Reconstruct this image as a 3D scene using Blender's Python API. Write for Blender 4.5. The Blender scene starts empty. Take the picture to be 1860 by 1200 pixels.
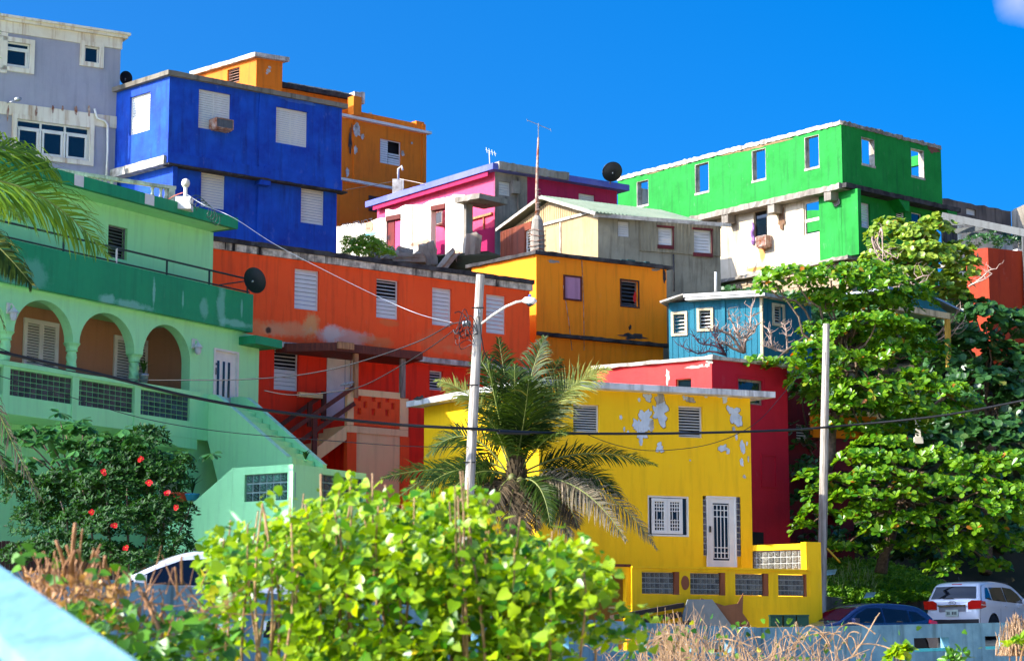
import bpy, bmesh, math, random
import numpy as np
from mathutils import Vector, Matrix, noise
from mathutils.geometry import delaunay_2d_cdt
random.seed(7); RNG = np.random.default_rng(7)
scene = bpy.context.scene
R = math.radians
# ------------------------------------------------------------------ camera, sky, sun, exposure
FPX = 4000.0; TH = math.atan(620.0/FPX)
cam_d = bpy.data.cameras.new('camera'); cam = bpy.data.objects.new('camera', cam_d)
scene.collection.objects.link(cam); scene.camera = cam
cam_d.sensor_width = 36; cam_d.lens = 36*FPX/1860; cam_d.clip_end = 8000; cam_d.clip_start = .1
cam.rotation_euler = (math.pi/2 + TH, 0, 0)
cam_d.dof.use_dof = True; cam_d.dof.focus_distance = 68; cam_d.dof.aperture_fstop = 6.3
SUN = Vector((-.93, -.37, .58)).normalized()          # towards the sun
SE = math.asin(SUN.z); AZ = math.atan2(SUN.x, SUN.y)
world = bpy.data.worlds.new('World'); scene.world = world; world.use_nodes = True
wt = world.node_tree; wt.nodes.clear()
wo = wt.nodes.new('ShaderNodeOutputWorld'); bg = wt.nodes.new('ShaderNodeBackground')
sky = wt.nodes.new('ShaderNodeTexSky'); sky.sky_type = 'NISHITA'; sky.sun_disc = False
sky.sun_elevation = SE; sky.sun_rotation = AZ; sky.altitude = 0; sky.air_density = 0.5; sky.dust_density = 5.0; sky.ozone_density = 9.5
bg.inputs[1].default_value = 0.125
hs = wt.nodes.new('ShaderNodeHueSaturation'); hs.inputs['Saturation'].default_value = 1.24; hs.inputs['Hue'].default_value = .495; hs.inputs['Value'].default_value = 1.25
wt.links.new(sky.outputs[0], hs.inputs['Color'])
# small fair-weather clouds
tc = wt.nodes.new('ShaderNodeTexCoord'); nz = wt.nodes.new('ShaderNodeTexNoise'); mr = wt.nodes.new('ShaderNodeMapRange')
nz.inputs['Scale'].default_value = 9; nz.inputs['Detail'].default_value = 7
vs = wt.nodes.new('ShaderNodeVectorMath'); vs.operation = 'DISTANCE'
_y = -(-5-600)/FPX; _d = Vector(((1850-930)/FPX, math.cos(TH)-_y*math.sin(TH), math.sin(TH)+_y*math.cos(TH))).normalized()
vs.inputs[1].default_value = _d
m1 = wt.nodes.new('ShaderNodeMath'); m1.operation = 'MULTIPLY_ADD'; m1.inputs[1].default_value = -14.0; m1.inputs[2].default_value = 0.13
m2 = wt.nodes.new('ShaderNodeMath'); m2.operation = 'ADD'
m3 = wt.nodes.new('ShaderNodeMath'); m3.operation = 'MAXIMUM'; m3.inputs[1].default_value = -.4
mr.inputs['From Min'].default_value = .46; mr.inputs['From Max'].default_value = .84
mx = wt.nodes.new('ShaderNodeMix'); mx.data_type = 'RGBA'; mx.inputs[7].default_value = (3.6, 3.5, 4.6, 1)
L = wt.links.new
L(tc.outputs['Generated'], nz.inputs['Vector']); L(tc.outputs['Generated'], vs.inputs[0])
L(vs.outputs['Value'], m1.inputs[0]); L(m1.outputs[0], m3.inputs[0]); L(m3.outputs[0], m2.inputs[0]); L(nz.outputs[0], m2.inputs[1])
L(m2.outputs[0], mr.inputs['Value']); L(mr.outputs[0], mx.inputs[0]); L(hs.outputs[0], mx.inputs[6])
L(mx.outputs[2], bg.inputs[0]); L(bg.outputs[0], wo.inputs[0])
sd = bpy.data.lights.new('sun', 'SUN'); sd.energy = 3.8; sd.angle = R(.53); sd.color = (1, .93, .80)
so = bpy.data.objects.new('sun', sd); scene.collection.objects.link(so)
so.rotation_euler = SUN.to_track_quat('Z', 'Y').to_euler()
vsx = scene.view_settings; vsx.view_transform = 'Standard'; vsx.look = 'None'; vsx.exposure = 1.4; vsx.gamma = 1; vsx.use_curve_mapping = False
scene.render.engine = 'CYCLES'; scene.cycles.max_bounces = 7; scene.cycles.diffuse_bounces = 4; scene.cycles.transparent_max_bounces = 8
scene.cycles.use_denoising = True
scene.cycles.sample_clamp_indirect = 6

# ------------------------------------------------------------------ pixel rays
def ray(px, py):
    x = (px-930)/FPX; y = -(py-600)/FPX
    return Vector((x, math.cos(TH)-y*math.sin(TH), math.sin(TH)+y*math.cos(TH)))
def at(px, py, d): r = ray(px, py); return r*(d/r.y)
def atz(px, py, z): r = ray(px, py); return r*(z/r.z)
def zc(ox, oy, s): return lambda x, y: (ox+x/s, oy+y/s)
Z1 = zc(0, 0, 2.5); Z2 = zc(180, 80, 3); Z3 = zc(600, 200, 2.727); Z4 = zc(1080, 200, 2.385); Z5 = zc(0, 300, 2.858); Z6 = zc(0, 600, 2.666)
B1 = zc(380, 420, 2.5); B2 = zc(660, 580, 2.5); B3 = zc(1000, 600, 2.142); B4 = zc(1340, 380, 2.858); B5 = zc(1400, 760, 2.728)
B6 = zc(0, 900, 3.1); B8 = zc(1000, 1000, 2.163)
C1 = zc(600, 360, 5.8125); C2 = zc(1180, 480, 6); C3 = zc(1660, 340, 5); C4 = zc(480, 600, 4); C5 = zc(320, 700, 4)

class Fac:
    def __init__(s, P0, P1):
        s.P0 = Vector((P0[0], P0[1], 0)); s.P1 = Vector((P1[0], P1[1], 0)); d = s.P1-s.P0
        s.L = d.length; s.U = d.normalized(); s.V = Vector((-s.U.y, s.U.x, 0))
        s.M = Matrix(((s.U.x, s.V.x, 0, s.P0.x), (s.U.y, s.V.y, 0, s.P0.y), (0, 0, 1, 0), (0, 0, 0, 1)))
    def uz(s, p, y=0):
        r = ray(*p); t = (s.P0.dot(s.V)+y)/r.dot(s.V); P = r*t
        return ((P-s.P0).dot(s.U), P.z)
    def w(s, u, y, z): return s.P0+s.U*u+s.V*y+Vector((0, 0, z))
    def off(s, y, u0=0, u1=None):
        if u1 is None: u1 = s.L
        return Fac(s.w(u0, y, 0), s.w(u1, y, 0))
def fline(pl, pr, d=None, z=None, dr=None):
    if z is None: z = at(*pl, d).z if d else at(*pr, dr).z
    return Fac(atz(*pl, z), atz(*pr, z)), z

# ------------------------------------------------------------------ mesh builder
class MB:
    def __init__(s): s.v = []; s.f = []
    def add(s, vs, fs):
        n = len(s.v); s.v += [tuple(v) for v in vs]; s.f += [tuple(i+n for i in f) for f in fs]; return s
    def box(s, x0, y0, z0, x1, y1, z1, M=None):
        if x0 > x1: x0, x1 = x1, x0
        if y0 > y1: y0, y1 = y1, y0
        if z0 > z1: z0, z1 = z1, z0
        vs = [Vector(p) for p in ((x0,y0,z0),(x1,y0,z0),(x1,y1,z0),(x0,y1,z0),(x0,y0,z1),(x1,y0,z1),(x1,y1,z1),(x0,y1,z1))]
        if M: vs = [M @ v for v in vs]
        return s.add(vs, [(0,3,2,1),(4,5,6,7),(0,1,5,4),(1,2,6,5),(2,3,7,6),(3,0,4,7)])
    def beam(s, a, b, w, h, up=Vector((0,0,1))):
        a = Vector(a); b = Vector(b); d = (b-a); l = d.length; x = d/l; y = up.cross(x)
        if y.length < 1e-4: y = Vector((0,1,0))
        y.normalize(); z = x.cross(y)
        M = Matrix(((x.x,y.x,z.x,a.x),(x.y,y.y,z.y,a.y),(x.z,y.z,z.z,a.z),(0,0,0,1)))
        return s.box(0, -w/2, -h/2, l, w/2, h/2, M)
    def tube(s, pts, r, n=6, caps=True):
        pts = [Vector(p) for p in pts]; k = len(pts)
        rs = r if isinstance(r, (list, tuple)) else [r]*k
        base = len(s.v); up = Vector((.31, .17, .93))
        for i, p in enumerate(pts):
            d = (pts[min(i+1, k-1)]-pts[max(i-1, 0)])
            if d.length < 1e-6: d = Vector((0,0,1))
            d.normalize(); a = d.cross(up)
            if a.length < .05: a = d.cross(Vector((1,0,0)))
            a.normalize(); b = d.cross(a)
            for j in range(n):
                t = 2*math.pi*j/n; s.v.append(tuple(p+a*rs[i]*math.cos(t)+b*rs[i]*math.sin(t)))
        for i in range(k-1):
            for j in range(n):
                q = (j+1) % n; s.f.append((base+i*n+j, base+i*n+q, base+(i+1)*n+q, base+(i+1)*n+j))
        if caps:
            s.f.append(tuple(base+j for j in range(n))[::-1]); s.f.append(tuple(base+(k-1)*n+j for j in range(n)))
        return s
    def lathe(s, prof, n=16, c=(0,0,0)):
        base = len(s.v); k = len(prof)
        for r, z in prof:
            for j in range(n):
                t = 2*math.pi*j/n; s.v.append((c[0]+r*math.cos(t), c[1]+r*math.sin(t), c[2]+z))
        for i in range(k-1):
            for j in range(n):
                q = (j+1) % n; s.f.append((base+i*n+j, base+i*n+q, base+(i+1)*n+q, base+(i+1)*n+j))
        s.f.append(tuple(base+j for j in range(n))[::-1]); s.f.append(tuple(base+(k-1)*n+j for j in range(n)))
        return s
    def prism(s, poly, a, b, axis='z'):
        """extrude a polygon (2-D list) between a and b along an axis"""
        n = len(poly); A = sum(poly[i][0]*poly[(i+1) % n][1]-poly[(i+1) % n][0]*poly[i][1] for i in range(n))
        if A < 0: poly = poly[::-1]
        if axis == 'z': vs = [(x, y, a) for x, y in poly]+[(x, y, b) for x, y in poly]
        else: vs = [(x, b, y) for x, y in poly]+[(x, a, y) for x, y in poly]      # poly in x,z
        return s.add(vs, [tuple(range(n))[::-1], tuple(range(n, 2*n))]+[(i, (i+1) % n, n+(i+1) % n, n+i) for i in range(n)])
    def mesh(s, name='mesh', smooth=False):
        m = bpy.data.meshes.new(name); m.from_pydata(s.v, [], s.f); m.update()
        if smooth: m.shade_smooth()
        return m

COL = scene.collection; I4 = Matrix.Identity(4); WM = {}
def thing(name, label, cat, loc=(0,0,0), group=None, kind=None, M=None):
    o = bpy.data.objects.new(name, None); COL.objects.link(o); o.empty_display_size = .3
    MM = M if M is not None else Matrix.Translation(Vector(loc)); o.matrix_basis = MM; WM[o.name] = MM
    tag(o, label, cat, group, kind); return o
def tag(o, label=None, cat=None, group=None, kind=None):
    if label: o['label'] = label
    if cat: o['category'] = cat
    if group: o['group'] = group
    if kind: o['kind'] = kind
    return o
def part(name, mb, mat, parent=None, M=None, smooth=False, label=None, kind=None):
    me = mb if isinstance(mb, bpy.types.Mesh) else mb.mesh(name, smooth)
    if mat is not None and len(me.materials) == 0: me.materials.append(mat)
    o = bpy.data.objects.new(name, me); COL.objects.link(o); M = M if M is not None else I4
    if parent is not None: o.parent = parent; o.matrix_basis = WM[parent.name].inverted() @ M
    else: o.matrix_basis = M
    WM[o.name] = M
    if label: o['label'] = label
    if kind: o['kind'] = kind
    return o
def single(name, mb, mat, label, cat, M=None, group=None, kind=None, smooth=False):
    return tag(part(name, mb, mat, None, M, smooth), label, cat, group, kind)
def Sc(x, y, z): return Matrix.Diagonal((x, y, z, 1))
T = Matrix.Translation
def Rot(a, ax): return Matrix.Rotation(a, 4, ax)

# ------------------------------------------------------------------ materials
def lin(c): return tuple(((v/255)/12.92 if v/255 <= .04045 else ((v/255+.055)/1.055)**2.4) for v in c)+(1,)
class NT:
    def __init__(s, name):
        s.m = bpy.data.materials.new(name); s.m.use_nodes = True; s.t = s.m.node_tree; s.n = s.t.nodes
        s.b = s.n['Principled BSDF']; s.out = s.n['Material Output']
    def node(s, typ, **kw):
        n = s.n.new(typ)
        for k, v in kw.items():
            if isinstance(k, str) and hasattr(n, k): setattr(n, k, v)
        return n
    def l(s, a, b): s.t.links.new(a, b)
    def math(s, op, a, b=None, c=None, clamp=False):
        n = s.n.new('ShaderNodeMath'); n.operation = op; n.use_clamp = clamp
        for i, v in enumerate((a, b, c)):
            if v is None: continue
            if isinstance(v, (int, float)): n.inputs[i].default_value = v
            else: s.l(v, n.inputs[i])
        return n.outputs[0]
    def noise(s, vec, scale, detail=4, rough=.55, scl=None):
        if scl:
            mp = s.n.new('ShaderNodeMapping'); mp.inputs['Scale'].default_value = scl; s.l(vec, mp.inputs[0]); vec = mp.outputs[0]
        n = s.n.new('ShaderNodeTexNoise'); n.inputs['Scale'].default_value = scale; n.inputs['Detail'].default_value = detail
        n.inputs['Roughness'].default_value = rough; s.l(vec, n.inputs['Vector']); return n.outputs[0]
    def mapr(s, v, a, b, c=0, d=1):
        n = s.n.new('ShaderNodeMapRange'); s.l(v, n.inputs[0])
        for i, x in enumerate((a, b, c, d)): n.inputs[i+1].default_value = x
        return n.outputs[0]
    def mix(s, f, a, b, bt='MIX'):
        n = s.n.new('ShaderNodeMix'); n.data_type = 'RGBA'; n.blend_type = bt
        if isinstance(f, (int, float)): n.inputs[0].default_value = f
        else: s.l(f, n.inputs[0])
        for i, v in ((6, a), (7, b)):
            if isinstance(v, tuple): n.inputs[i].default_value = v
            else: s.l(v, n.inputs[i])
        return n.outputs[2]
    def bump(s, h, st, dist=.02):
        n = s.n.new('ShaderNodeBump'); n.inputs['Strength'].default_value = st; n.inputs['Distance'].default_value = dist
        s.l(h, n.inputs['Height']); s.l(n.outputs[0], s.b.inputs['Normal'])
def paint(name, rgb, alt=None, var=.5, streak=.25, grime=(40,34,26), blobs=(), rough=.72, bump=.35, wet=0, spec=.3, band=None, altscale=.55):
    """stucco paint: mottled, streaked, with stains at given wall positions (u, z, ru, rz, colour, strength)"""
    k = NT(name); co = k.node('ShaderNodeTexCoord').outputs['Object']
    base = lin(rgb); alt = lin(alt) if alt else tuple(c*.72 for c in base[:3])+(1,)
    n1 = k.noise(co, altscale, 6, .62); n2 = k.noise(co, 3.2, 5, .6); n3 = k.noise(co, 1.0, 5, .6, scl=(4.5, 4.5, .45)); n4 = k.noise(co, 30, 3)
    c = k.mix(k.math('MULTIPLY', k.mapr(n1, .38, .68), var, clamp=True), base, alt)
    c = k.mix(k.math('MULTIPLY', k.mapr(n2, .45, .75), var*.35, clamp=True), c, tuple(min(1, x*1.25+.01) for x in base[:3])+(1,))
    c = k.mix(k.math('MULTIPLY', k.mapr(n3, .50, .74), streak*1.5, clamp=True), c, lin(grime))
    n5 = k.noise(co, 1.4, 7, .72, scl=(2.2, 2.2, 1)); c = k.mix(k.math('MULTIPLY', k.mapr(n5, .60, .68), var*.45, clamp=True), c, tuple(min(1, x*.7+.10) for x in base[:3])+(1,))
    if blobs:
        sep = k.node('ShaderNodeSeparateXYZ'); k.l(co, sep.inputs[0]); nb = k.noise(co, 2.2, 6, .7); nbo = k.math('MULTIPLY_ADD', nb, 1.9, -.95)
        for (u, z, ru, rz, col, st) in blobs:
            a = k.math('MULTIPLY', k.math('SUBTRACT', sep.outputs[0], u), 1/max(ru, .01)); b = k.math('MULTIPLY', k.math('SUBTRACT', sep.outputs[2], z), 1/max(rz, .01))
            d = k.math('SQRT', k.math('ADD', k.math('MULTIPLY', a, a), k.math('MULTIPLY', b, b)))
            f = k.mapr(k.math('ADD', d, nbo), 1.0, .55, 0, st)
            c = k.mix(f, c, lin(col))
    if band:   # (z0, z1, colour) horizontal band, used for painted shade low on the pink wall
        sep = k.node('ShaderNodeSeparateXYZ'); k.l(co, sep.inputs[0])
        for (z0, z1, col) in band:
            wob = k.math('MULTIPLY_ADD', n2, .3, -.15)
            zz = k.math('ADD', sep.outputs[2], wob)
            f = k.math('MULTIPLY', k.mapr(zz, z0, z0+.03), k.mapr(zz, z1, z1-.03)); c = k.mix(f, c, lin(col))
    k.l(c, k.b.inputs['Base Color']); k.b.inputs['Roughness'].default_value = rough; k.b.inputs['Specular IOR Level'].default_value = spec
    k.bump(k.math('ADD', k.math('MULTIPLY', n4, .35), k.math('ADD', n2, k.math('MULTIPLY', n1, 2))), bump, .03)
    return k.m
def plain(name, rgb, rough=.5, metal=0, spec=.5, var=.15, sc=6, coat=0):
    k = NT(name); co = k.node('ShaderNodeTexCoord').outputs['Object']; b = lin(rgb)
    n = k.noise(co, sc, 4); k.l(k.mix(k.mapr(n, .35, .7), b, tuple(x*(1-var) for x in b[:3])+(1,)), k.b.inputs['Base Color'])
    k.b.inputs['Roughness'].default_value = rough; k.b.inputs['Metallic'].default_value = metal; k.b.inputs['Specular IOR Level'].default_value = spec
    k.b.inputs['Coat Weight'].default_value = coat
    return k.m
def glassy(name, rgb, rough=.05):
    k = NT(name); k.b.inputs['Base Color'].default_value = lin(rgb); k.b.inputs['Roughness'].default_value = rough
    k.b.inputs['Specular IOR Level'].default_value = .6; return k.m
def leafmat(name, ca, cb, cc=None, trans=.35, rough=.38, tcol=None, spec=.45):
    k = NT(name); at_ = k.node('ShaderNodeAttribute'); at_.attribute_name = 'rnd'; oi = k.node('ShaderNodeObjectInfo')
    v = k.math('FRACT', k.math('ADD', at_.outputs['Fac'], oi.outputs['Random']))
    rp = k.node('ShaderNodeValToRGB'); k.l(v, rp.inputs[0]); e = rp.color_ramp.elements
    e[0].color = lin(ca); e[1].color = lin(cb); e[1].position = .985
    if cc: x = e.new(.997); x.color = lin(cc)
    k.l(rp.outputs[0], k.b.inputs['Base Color']); k.b.inputs['Roughness'].default_value = rough; k.b.inputs['Specular IOR Level'].default_value = spec
    tr = k.node('ShaderNodeBsdfTranslucent'); ms = k.node('ShaderNodeMixShader'); ms.inputs[0].default_value = trans
    hs = k.node('ShaderNodeHueSaturation'); hs.inputs['Value'].default_value = 1.5; hs.inputs['Saturation'].default_value = 1.1; hs.inputs['Hue'].default_value = .485
    k.l(rp.outputs[0], hs.inputs['Color']); k.l(hs.outputs[0], tr.inputs['Color'])
    k.l(k.b.outputs[0], ms.inputs[1]); k.l(tr.outputs[0], ms.inputs[2]); k.l(ms.outputs[0], k.out.inputs[0]); return k.m
def woodmat(name, a, b, scl=(6, 6, .6), rough=.8):
    k = NT(name); co = k.node('ShaderNodeTexCoord').outputs['Object']; n = k.noise(co, 3, 6, .65, scl=scl); n2 = k.noise(co, 1.2, 4)
    c = k.mix(k.mapr(n, .38, .65), lin(a), lin(b)); c = k.mix(k.math('MULTIPLY', k.mapr(n2, .5, .75), .4, clamp=True), c, lin((60, 50, 40)))
    k.l(c, k.b.inputs['Base Color']); k.b.inputs['Roughness'].default_value = rough; k.bump(n, .4, .02); return k.m

M_ = {}
M_['white'] = plain('white_paint', (222, 218, 206), .55, var=.14, sc=3)
M_['whitelv'] = plain('white_louvre', (220, 216, 206), .5, var=.12, sc=2)
M_['offwhite'] = paint('offwhite_plaster', (226, 216, 196), (180, 165, 140), .5, .45, (120, 84, 48))
M_['dark'] = plain('dark_interior', (16, 16, 18), .9)  # near black, stands in for the darkness behind slats and openings
M_['glass'] = glassy('window_glass', (14, 26, 34))
M_['tar'] = paint('tar_edge', (40, 37, 38), (88, 84, 80), .8, .2, rough=.95, altscale=2.5)
M_['concrete'] = paint('bare_concrete', (158, 148, 134), (96, 88, 78), .8, .4, (45, 40, 34), rough=.95)
M_['oldwhite'] = paint('flaking_whitewash', (205, 196, 180), (80, 70, 60), .7, .5, (40, 35, 30), rough=.9, altscale=3)
M_['rust'] = paint('rusty_metal', (136, 72, 34), (200, 190, 178), .8, .3, rough=.8, altscale=6)
M_['metal'] = plain('galvanised_metal', (150, 154, 158), .4, .7)
M_['black'] = plain('black_plastic', (14, 16, 18), .45)
M_['cable'] = plain('black_cable', (12, 12, 14), .6)
M_['wood'] = woodmat('weathered_wood', (150, 134, 114), (98, 84, 70))
M_['rail'] = woodmat('brown_stained_wood', (116, 52, 28), (78, 32, 18))
M_['palewood'] = woodmat('pale_wood', (196, 140, 88), (150, 100, 60))
M_['bark'] = woodmat('bark', (128, 106, 84), (76, 60, 46), scl=(3, 3, 3))
M_['pale_bark'] = woodmat('pale_dry_branch', (186, 160, 142), (130, 104, 90), scl=(3, 3, 3))
M_['greenmetal'] = plain('green_rail_metal', (16, 46, 34), .5)
M_['block'] = glassy('glass_block', (74, 80, 84), .12)
M_['block_dark'] = glassy('dark_glass_block', (44, 40, 50), .2)
M_['block_green'] = glassy('green_glass_block', (40, 74, 62), .12)

# ------------------------------------------------------------------ walls with holes
def wall(F, u0, u1, z0, z1, holes=(), t=.2, y=0, top=None, bot=None, step=None, rev=True):
    us = {round(u0, 4), round(u1, 4)}; zs = {round(z0, 4), round(z1, 4)}
    for h in holes:
        for a in (h[0], h[2]):
            if u0 < a < u1: us.add(round(a, 4))
        for a in (h[1], h[3]):
            if z0 < a < z1: zs.add(round(a, 4))
    if step:
        n = int((u1-u0)/step)
        for i in range(1, n):
            x = round(u0+(u1-u0)*i/n, 4)
            if min(abs(x-q) for q in us) > step*.35: us.add(x)
    us = sorted(us); zs = sorted(zs); mb = MB(); idx = {}
    def vert(i, j, s):
        k = (i, j, s)
        if k not in idx:
            z = zs[j]
            if top and j == len(zs)-1: z += top(us[i])
            if bot and j == 0: z += bot(us[i])
            idx[k] = len(mb.v); mb.v.append((us[i], y+(t if s else 0), z))
        return idx[k]
    def solid(i, j):
        if i < 0 or j < 0 or i >= len(us)-1 or j >= len(zs)-1: return False
        cu = (us[i]+us[i+1])/2; cz = (zs[j]+zs[j+1])/2
        return not any(h[0] < cu < h[2] and h[1] < cz < h[3] for h in holes)
    for i in range(len(us)-1):
        for j in range(len(zs)-1):
            if not solid(i, j): continue
            a, b, c, d = vert(i, j, 0), vert(i+1, j, 0), vert(i+1, j+1, 0), vert(i, j+1, 0)
            e, f, g, h = vert(i, j, 1), vert(i+1, j, 1), vert(i+1, j+1, 1), vert(i, j+1, 1)
            mb.f += [(a, b, c, d), (f, e, h, g)]
            if not solid(i-1, j): mb.f.append((e, a, d, h))
            if not solid(i+1, j): mb.f.append((b, f, g, c))
            if not solid(i, j-1): mb.f.append((e, f, b, a))
            if not solid(i, j+1): mb.f.append((d, c, g, h))
    return mb
def rag(amp, f=2.2, seed=0): return lambda u: amp*(noise.noise(Vector((u*f, seed, 1.7)))+.5*noise.noise(Vector((u*f*3.3, seed, 4.2))))

UNIT = MB().box(-.5, -.5, -.5, .5, .5, .5)
_unit = {}
def unit(mat):
    if mat.name not in _unit:
        m = UNIT.mesh('slat_mesh'); m.materials.append(mat); _unit[mat.name] = m
    return _unit[mat.name]
def hole_of(F, w, y=0):
    a = F.uz((w[0], w[1]), y); b = F.uz((w[2], w[3]), y)
    return (a[0], b[1], b[0], a[1])
def slats(fr, F, u0, u1, z0, z1, y, n, tilt, thick=.012, depth=None, mat=None):
    p = (z1-z0)/n; me = unit(mat or M_['whitelv'])
    dep = depth or p*.94
    for i in range(n):
        z = z0+p*(i+.5)
        part('slat', me, None, fr, F.M @ T((( u0+u1)/2, y, z)) @ Rot(tilt, 'X') @ Sc(u1-u0, thick, dep))
def frame_mb(u0, z0, u1, z1, w, y0, y1):
    m = MB(); m.box(u0, y0, z0, u0+w, y1, z1); m.box(u1-w, y0, z0, u1, y1, z1); m.box(u0+w, y0, z0, u1-w, y1, z0+w); m.box(u0+w, y0, z1-w, u1-w, y1, z1); return m
def window(H, F, h, kind, y=0, mat=None, n=None, fw=.035, rec=.09, gap=None, label=None):
    u0, z0, u1, z1 = h; hh = z1-z0; fm = mat or M_['whitelv']; y0 = y+rec; y1 = y+rec+.05
    if kind == 'void': return None
    m = frame_mb(u0, z0, u1, z1, fw, y0, y1)
    if kind in ('shut2', 'glass2', 'open2'): m.box((u0+u1)/2-.02, y0-.004, z0+fw, (u0+u1)/2+.02, y1, z1-fw)
    fr = part('window', m, fm, H, F.M, label=label)
    n = n or max(4, round(hh/.115)); a0, a1, b0, b1 = u0+fw, u1-fw, z0+fw, z1-fw
    if kind == 'shut': slats(fr, F, a0, a1, b0, b1, y0+.02, n, R(-13), mat=fm)
    elif kind == 'shut2':
        c = (u0+u1)/2; slats(fr, F, a0, c-.02, b0, b1, y0+.02, n, R(-13), mat=fm); slats(fr, F, c+.02, a1, b0, b1, y0+.02, n, R(-11), mat=fm)
    elif kind == 'open': slats(fr, F, a0, a1, b0, b1, y0+.03, n, R(-55), thick=.01, depth=(b1-b0)/n*.75, mat=fm)
    elif kind == 'half':
        zm = b1-(b1-b0)*(gap or .4); k = max(3, round((b1-zm)/.11)); slats(fr, F, a0, a1, zm, b1, y0+.03, k, R(-58), thick=.01, depth=(b1-zm)/k*.7, mat=fm)
        slats(fr, F, a0, a1, b0, zm, y0+.02, max(3, round((zm-b0)/.115)), R(-13), mat=fm)
    elif kind in ('glass', 'glass2'): part('pane', MB().box(a0, y0+.02, b0, a1, y0+.03, b1), M_['glass'], fr, F.M)
    elif kind == 'halfblack':
        c = u0+(u1-u0)*.42; slats(fr, F, a0, c, b0, b1, y0+.02, n, R(-13), mat=fm); slats(fr, F, c+.03, a1, b0, b0+(b1-b0)*.28, y0+.02, 3, R(-13), mat=fm)
        slats(fr, F, c+.03, a1, b0+(b1-b0)*.3, b0+(b1-b0)*.5, y0+.02, 2, R(-30), mat=fm)
    if kind in ('open', 'half', 'halfblack'): part('dark_room_panel', MB().box(u0-.1, y1+.25, z0-.15, u1+.5, y1+.27, z1+.3), M_['dark'], fr, F.M)  # black panel standing in for the unlit room behind the slats
    return fr
def facade(H, F, mat, z0, z1, wins=(), u0=.003, u1=None, t=.2, y=0, name='wall', **kw):
    u1 = F.L-.003 if u1 is None else u1; hs = [hole_of(F, w, y) for w in wins]
    o = part(name, wall(F, u0, u1, z0, z1, hs, t, y, **kw), mat, H, F.M)
    for w, h in zip(wins, hs):
        opt = w[5] if len(w) > 5 else {}
        window(H, F, h, w[4], y, **opt)
    return o
def slab(F, u0, u1, z0, z1, y0, y1, jit=0, step=.3, seed=0):
    """a slab lying along a facade with a broken edge"""
    n = max(1, int((u1-u0)/step)) if jit else 1; mb = MB(); N = lambda i, k: jit*noise.noise(Vector((i*.9+seed*7.7, k*3.1, seed)))
    for i in range(n+1):
        u = u0+(u1-u0)*i/n
        mb.v += [(u, y0+N(i, 0), z0+N(i, 1)*.7), (u, y1, z0), (u, y1, z1), (u, y0+N(i, 2), z1+N(i, 3)*.8)]
    for i in range(n):
        a = 4*i; b = a+4
        mb.f += [(a, b, b+3, a+3), (a+3, b+3, b+2, a+2), (a+2, b+2, b+1, a+1), (a+1, b+1, b, a)]
    mb.f += [(0, 3, 2, 1), (4*n, 4*n+1, 4*n+2, 4*n+3)]
    return mb
def corner_house(name, label, pl, pc, pr, d, depth=None):
    """two visible facades meeting at the near corner pc; returns house, left, right facade, top height"""
    z = at(*pc, d).z; A = atz(*pl, z); C = atz(*pc, z); B = atz(*pr, z)
    H = thing(name, label, 'house', (C.x, C.y, 0)); FL = Fac(A, C); FR = Fac(C, B)
    return H, FL, FR, z
def backs(H, FL, FR, mat, z0, z1):
    A = FL.P0; B = FR.P1; D = A+(B-FL.P1)
    for P, Q in ((D, A), (B, D)):
        F = Fac(P, Q); part('wall', wall(F, .2, F.L-.2, z0, z1, (), .2, .0), mat, H, F.M)
def roof(H, FL, FR, z0, z1, over, mat, name='roof', jit=0, backover=0, y_in=None, seed=0):
    """one roof slab over both facades: polygon outline pushed out by over, its rim broken by jit"""
    A, C, B = FL.P0, FL.P1, FR.P1; D = A+(B-C); cen = (A+B)/2
    pts = [A, C, B, D]; out = []
    n = 4; offs = []
    for i in range(n):
        p0, p, p2 = pts[i-1], pts[i], pts[(i+1) % n]
        e1 = (p-p0).normalized(); e2 = (p2-p).normalized(); n1 = Vector((e1.y, -e1.x, 0)); n2 = Vector((e2.y, -e2.x, 0))
        offs.append(p+(n1+n2)*over/(1+n1.dot(n2)))
    o = WM[H.name].translation.copy(); o.z = 0
    ring = []
    for i in range(n):
        a, b = offs[i], offs[(i+1) % n]; k = max(1, int((b-a).length/.35)) if jit else 1
        for j in range(k):
            p = a.lerp(b, j/k)
            if jit: p = p+Vector((noise.noise(p*1.7+Vector((seed,0,0))), noise.noise(p*1.7+Vector((9,seed,0))), 0))*jit*1.4
            ring.append(p-o)
    m = len(ring); mb = MB()
    for z, s in ((z0, 1), (z1, 5)):
        for i, p in enumerate(ring): mb.v.append((p.x, p.y, z+(jit*noise.noise(Vector((i*.8, s, seed))) if jit else 0)))
    mb.f = [tuple(range(m))[::-1], tuple(range(m, 2*m))]+[(i, (i+1) % m, m+(i+1) % m, m+i) for i in range(m)]
    return part(name, mb, mat, H, T(o))
def tubeobj(name, pts, r, mat, H=None, n=6): return part(name, MB().tube(pts, r, n), mat, H, None, smooth=True)
def patch(F, p, rx, ry, y=-.006, seed=0, k=22, rough=.55):
    """flake outline around a photo position"""
    c = F.uz(p, y); s = (F.uz((p[0]+rx, p[1]), y)[0]-c[0]); sz = c[1]-F.uz((p[0], p[1]+ry), y)[1]; pts = []
    for i in range(k):
        t = 2*math.pi*i/k; q = 1+rough*(noise.noise(Vector((math.cos(t)*1.6+seed, math.sin(t)*1.6, seed*3.1)))+.6*noise.noise(Vector((math.cos(t)*5+seed, math.sin(t)*5, 2))))
        pts.append((c[0]+s*q*math.cos(t), c[1]+sz*q*math.sin(t)))
    return MB().prism(pts, y, y+.004, 'y')
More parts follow.
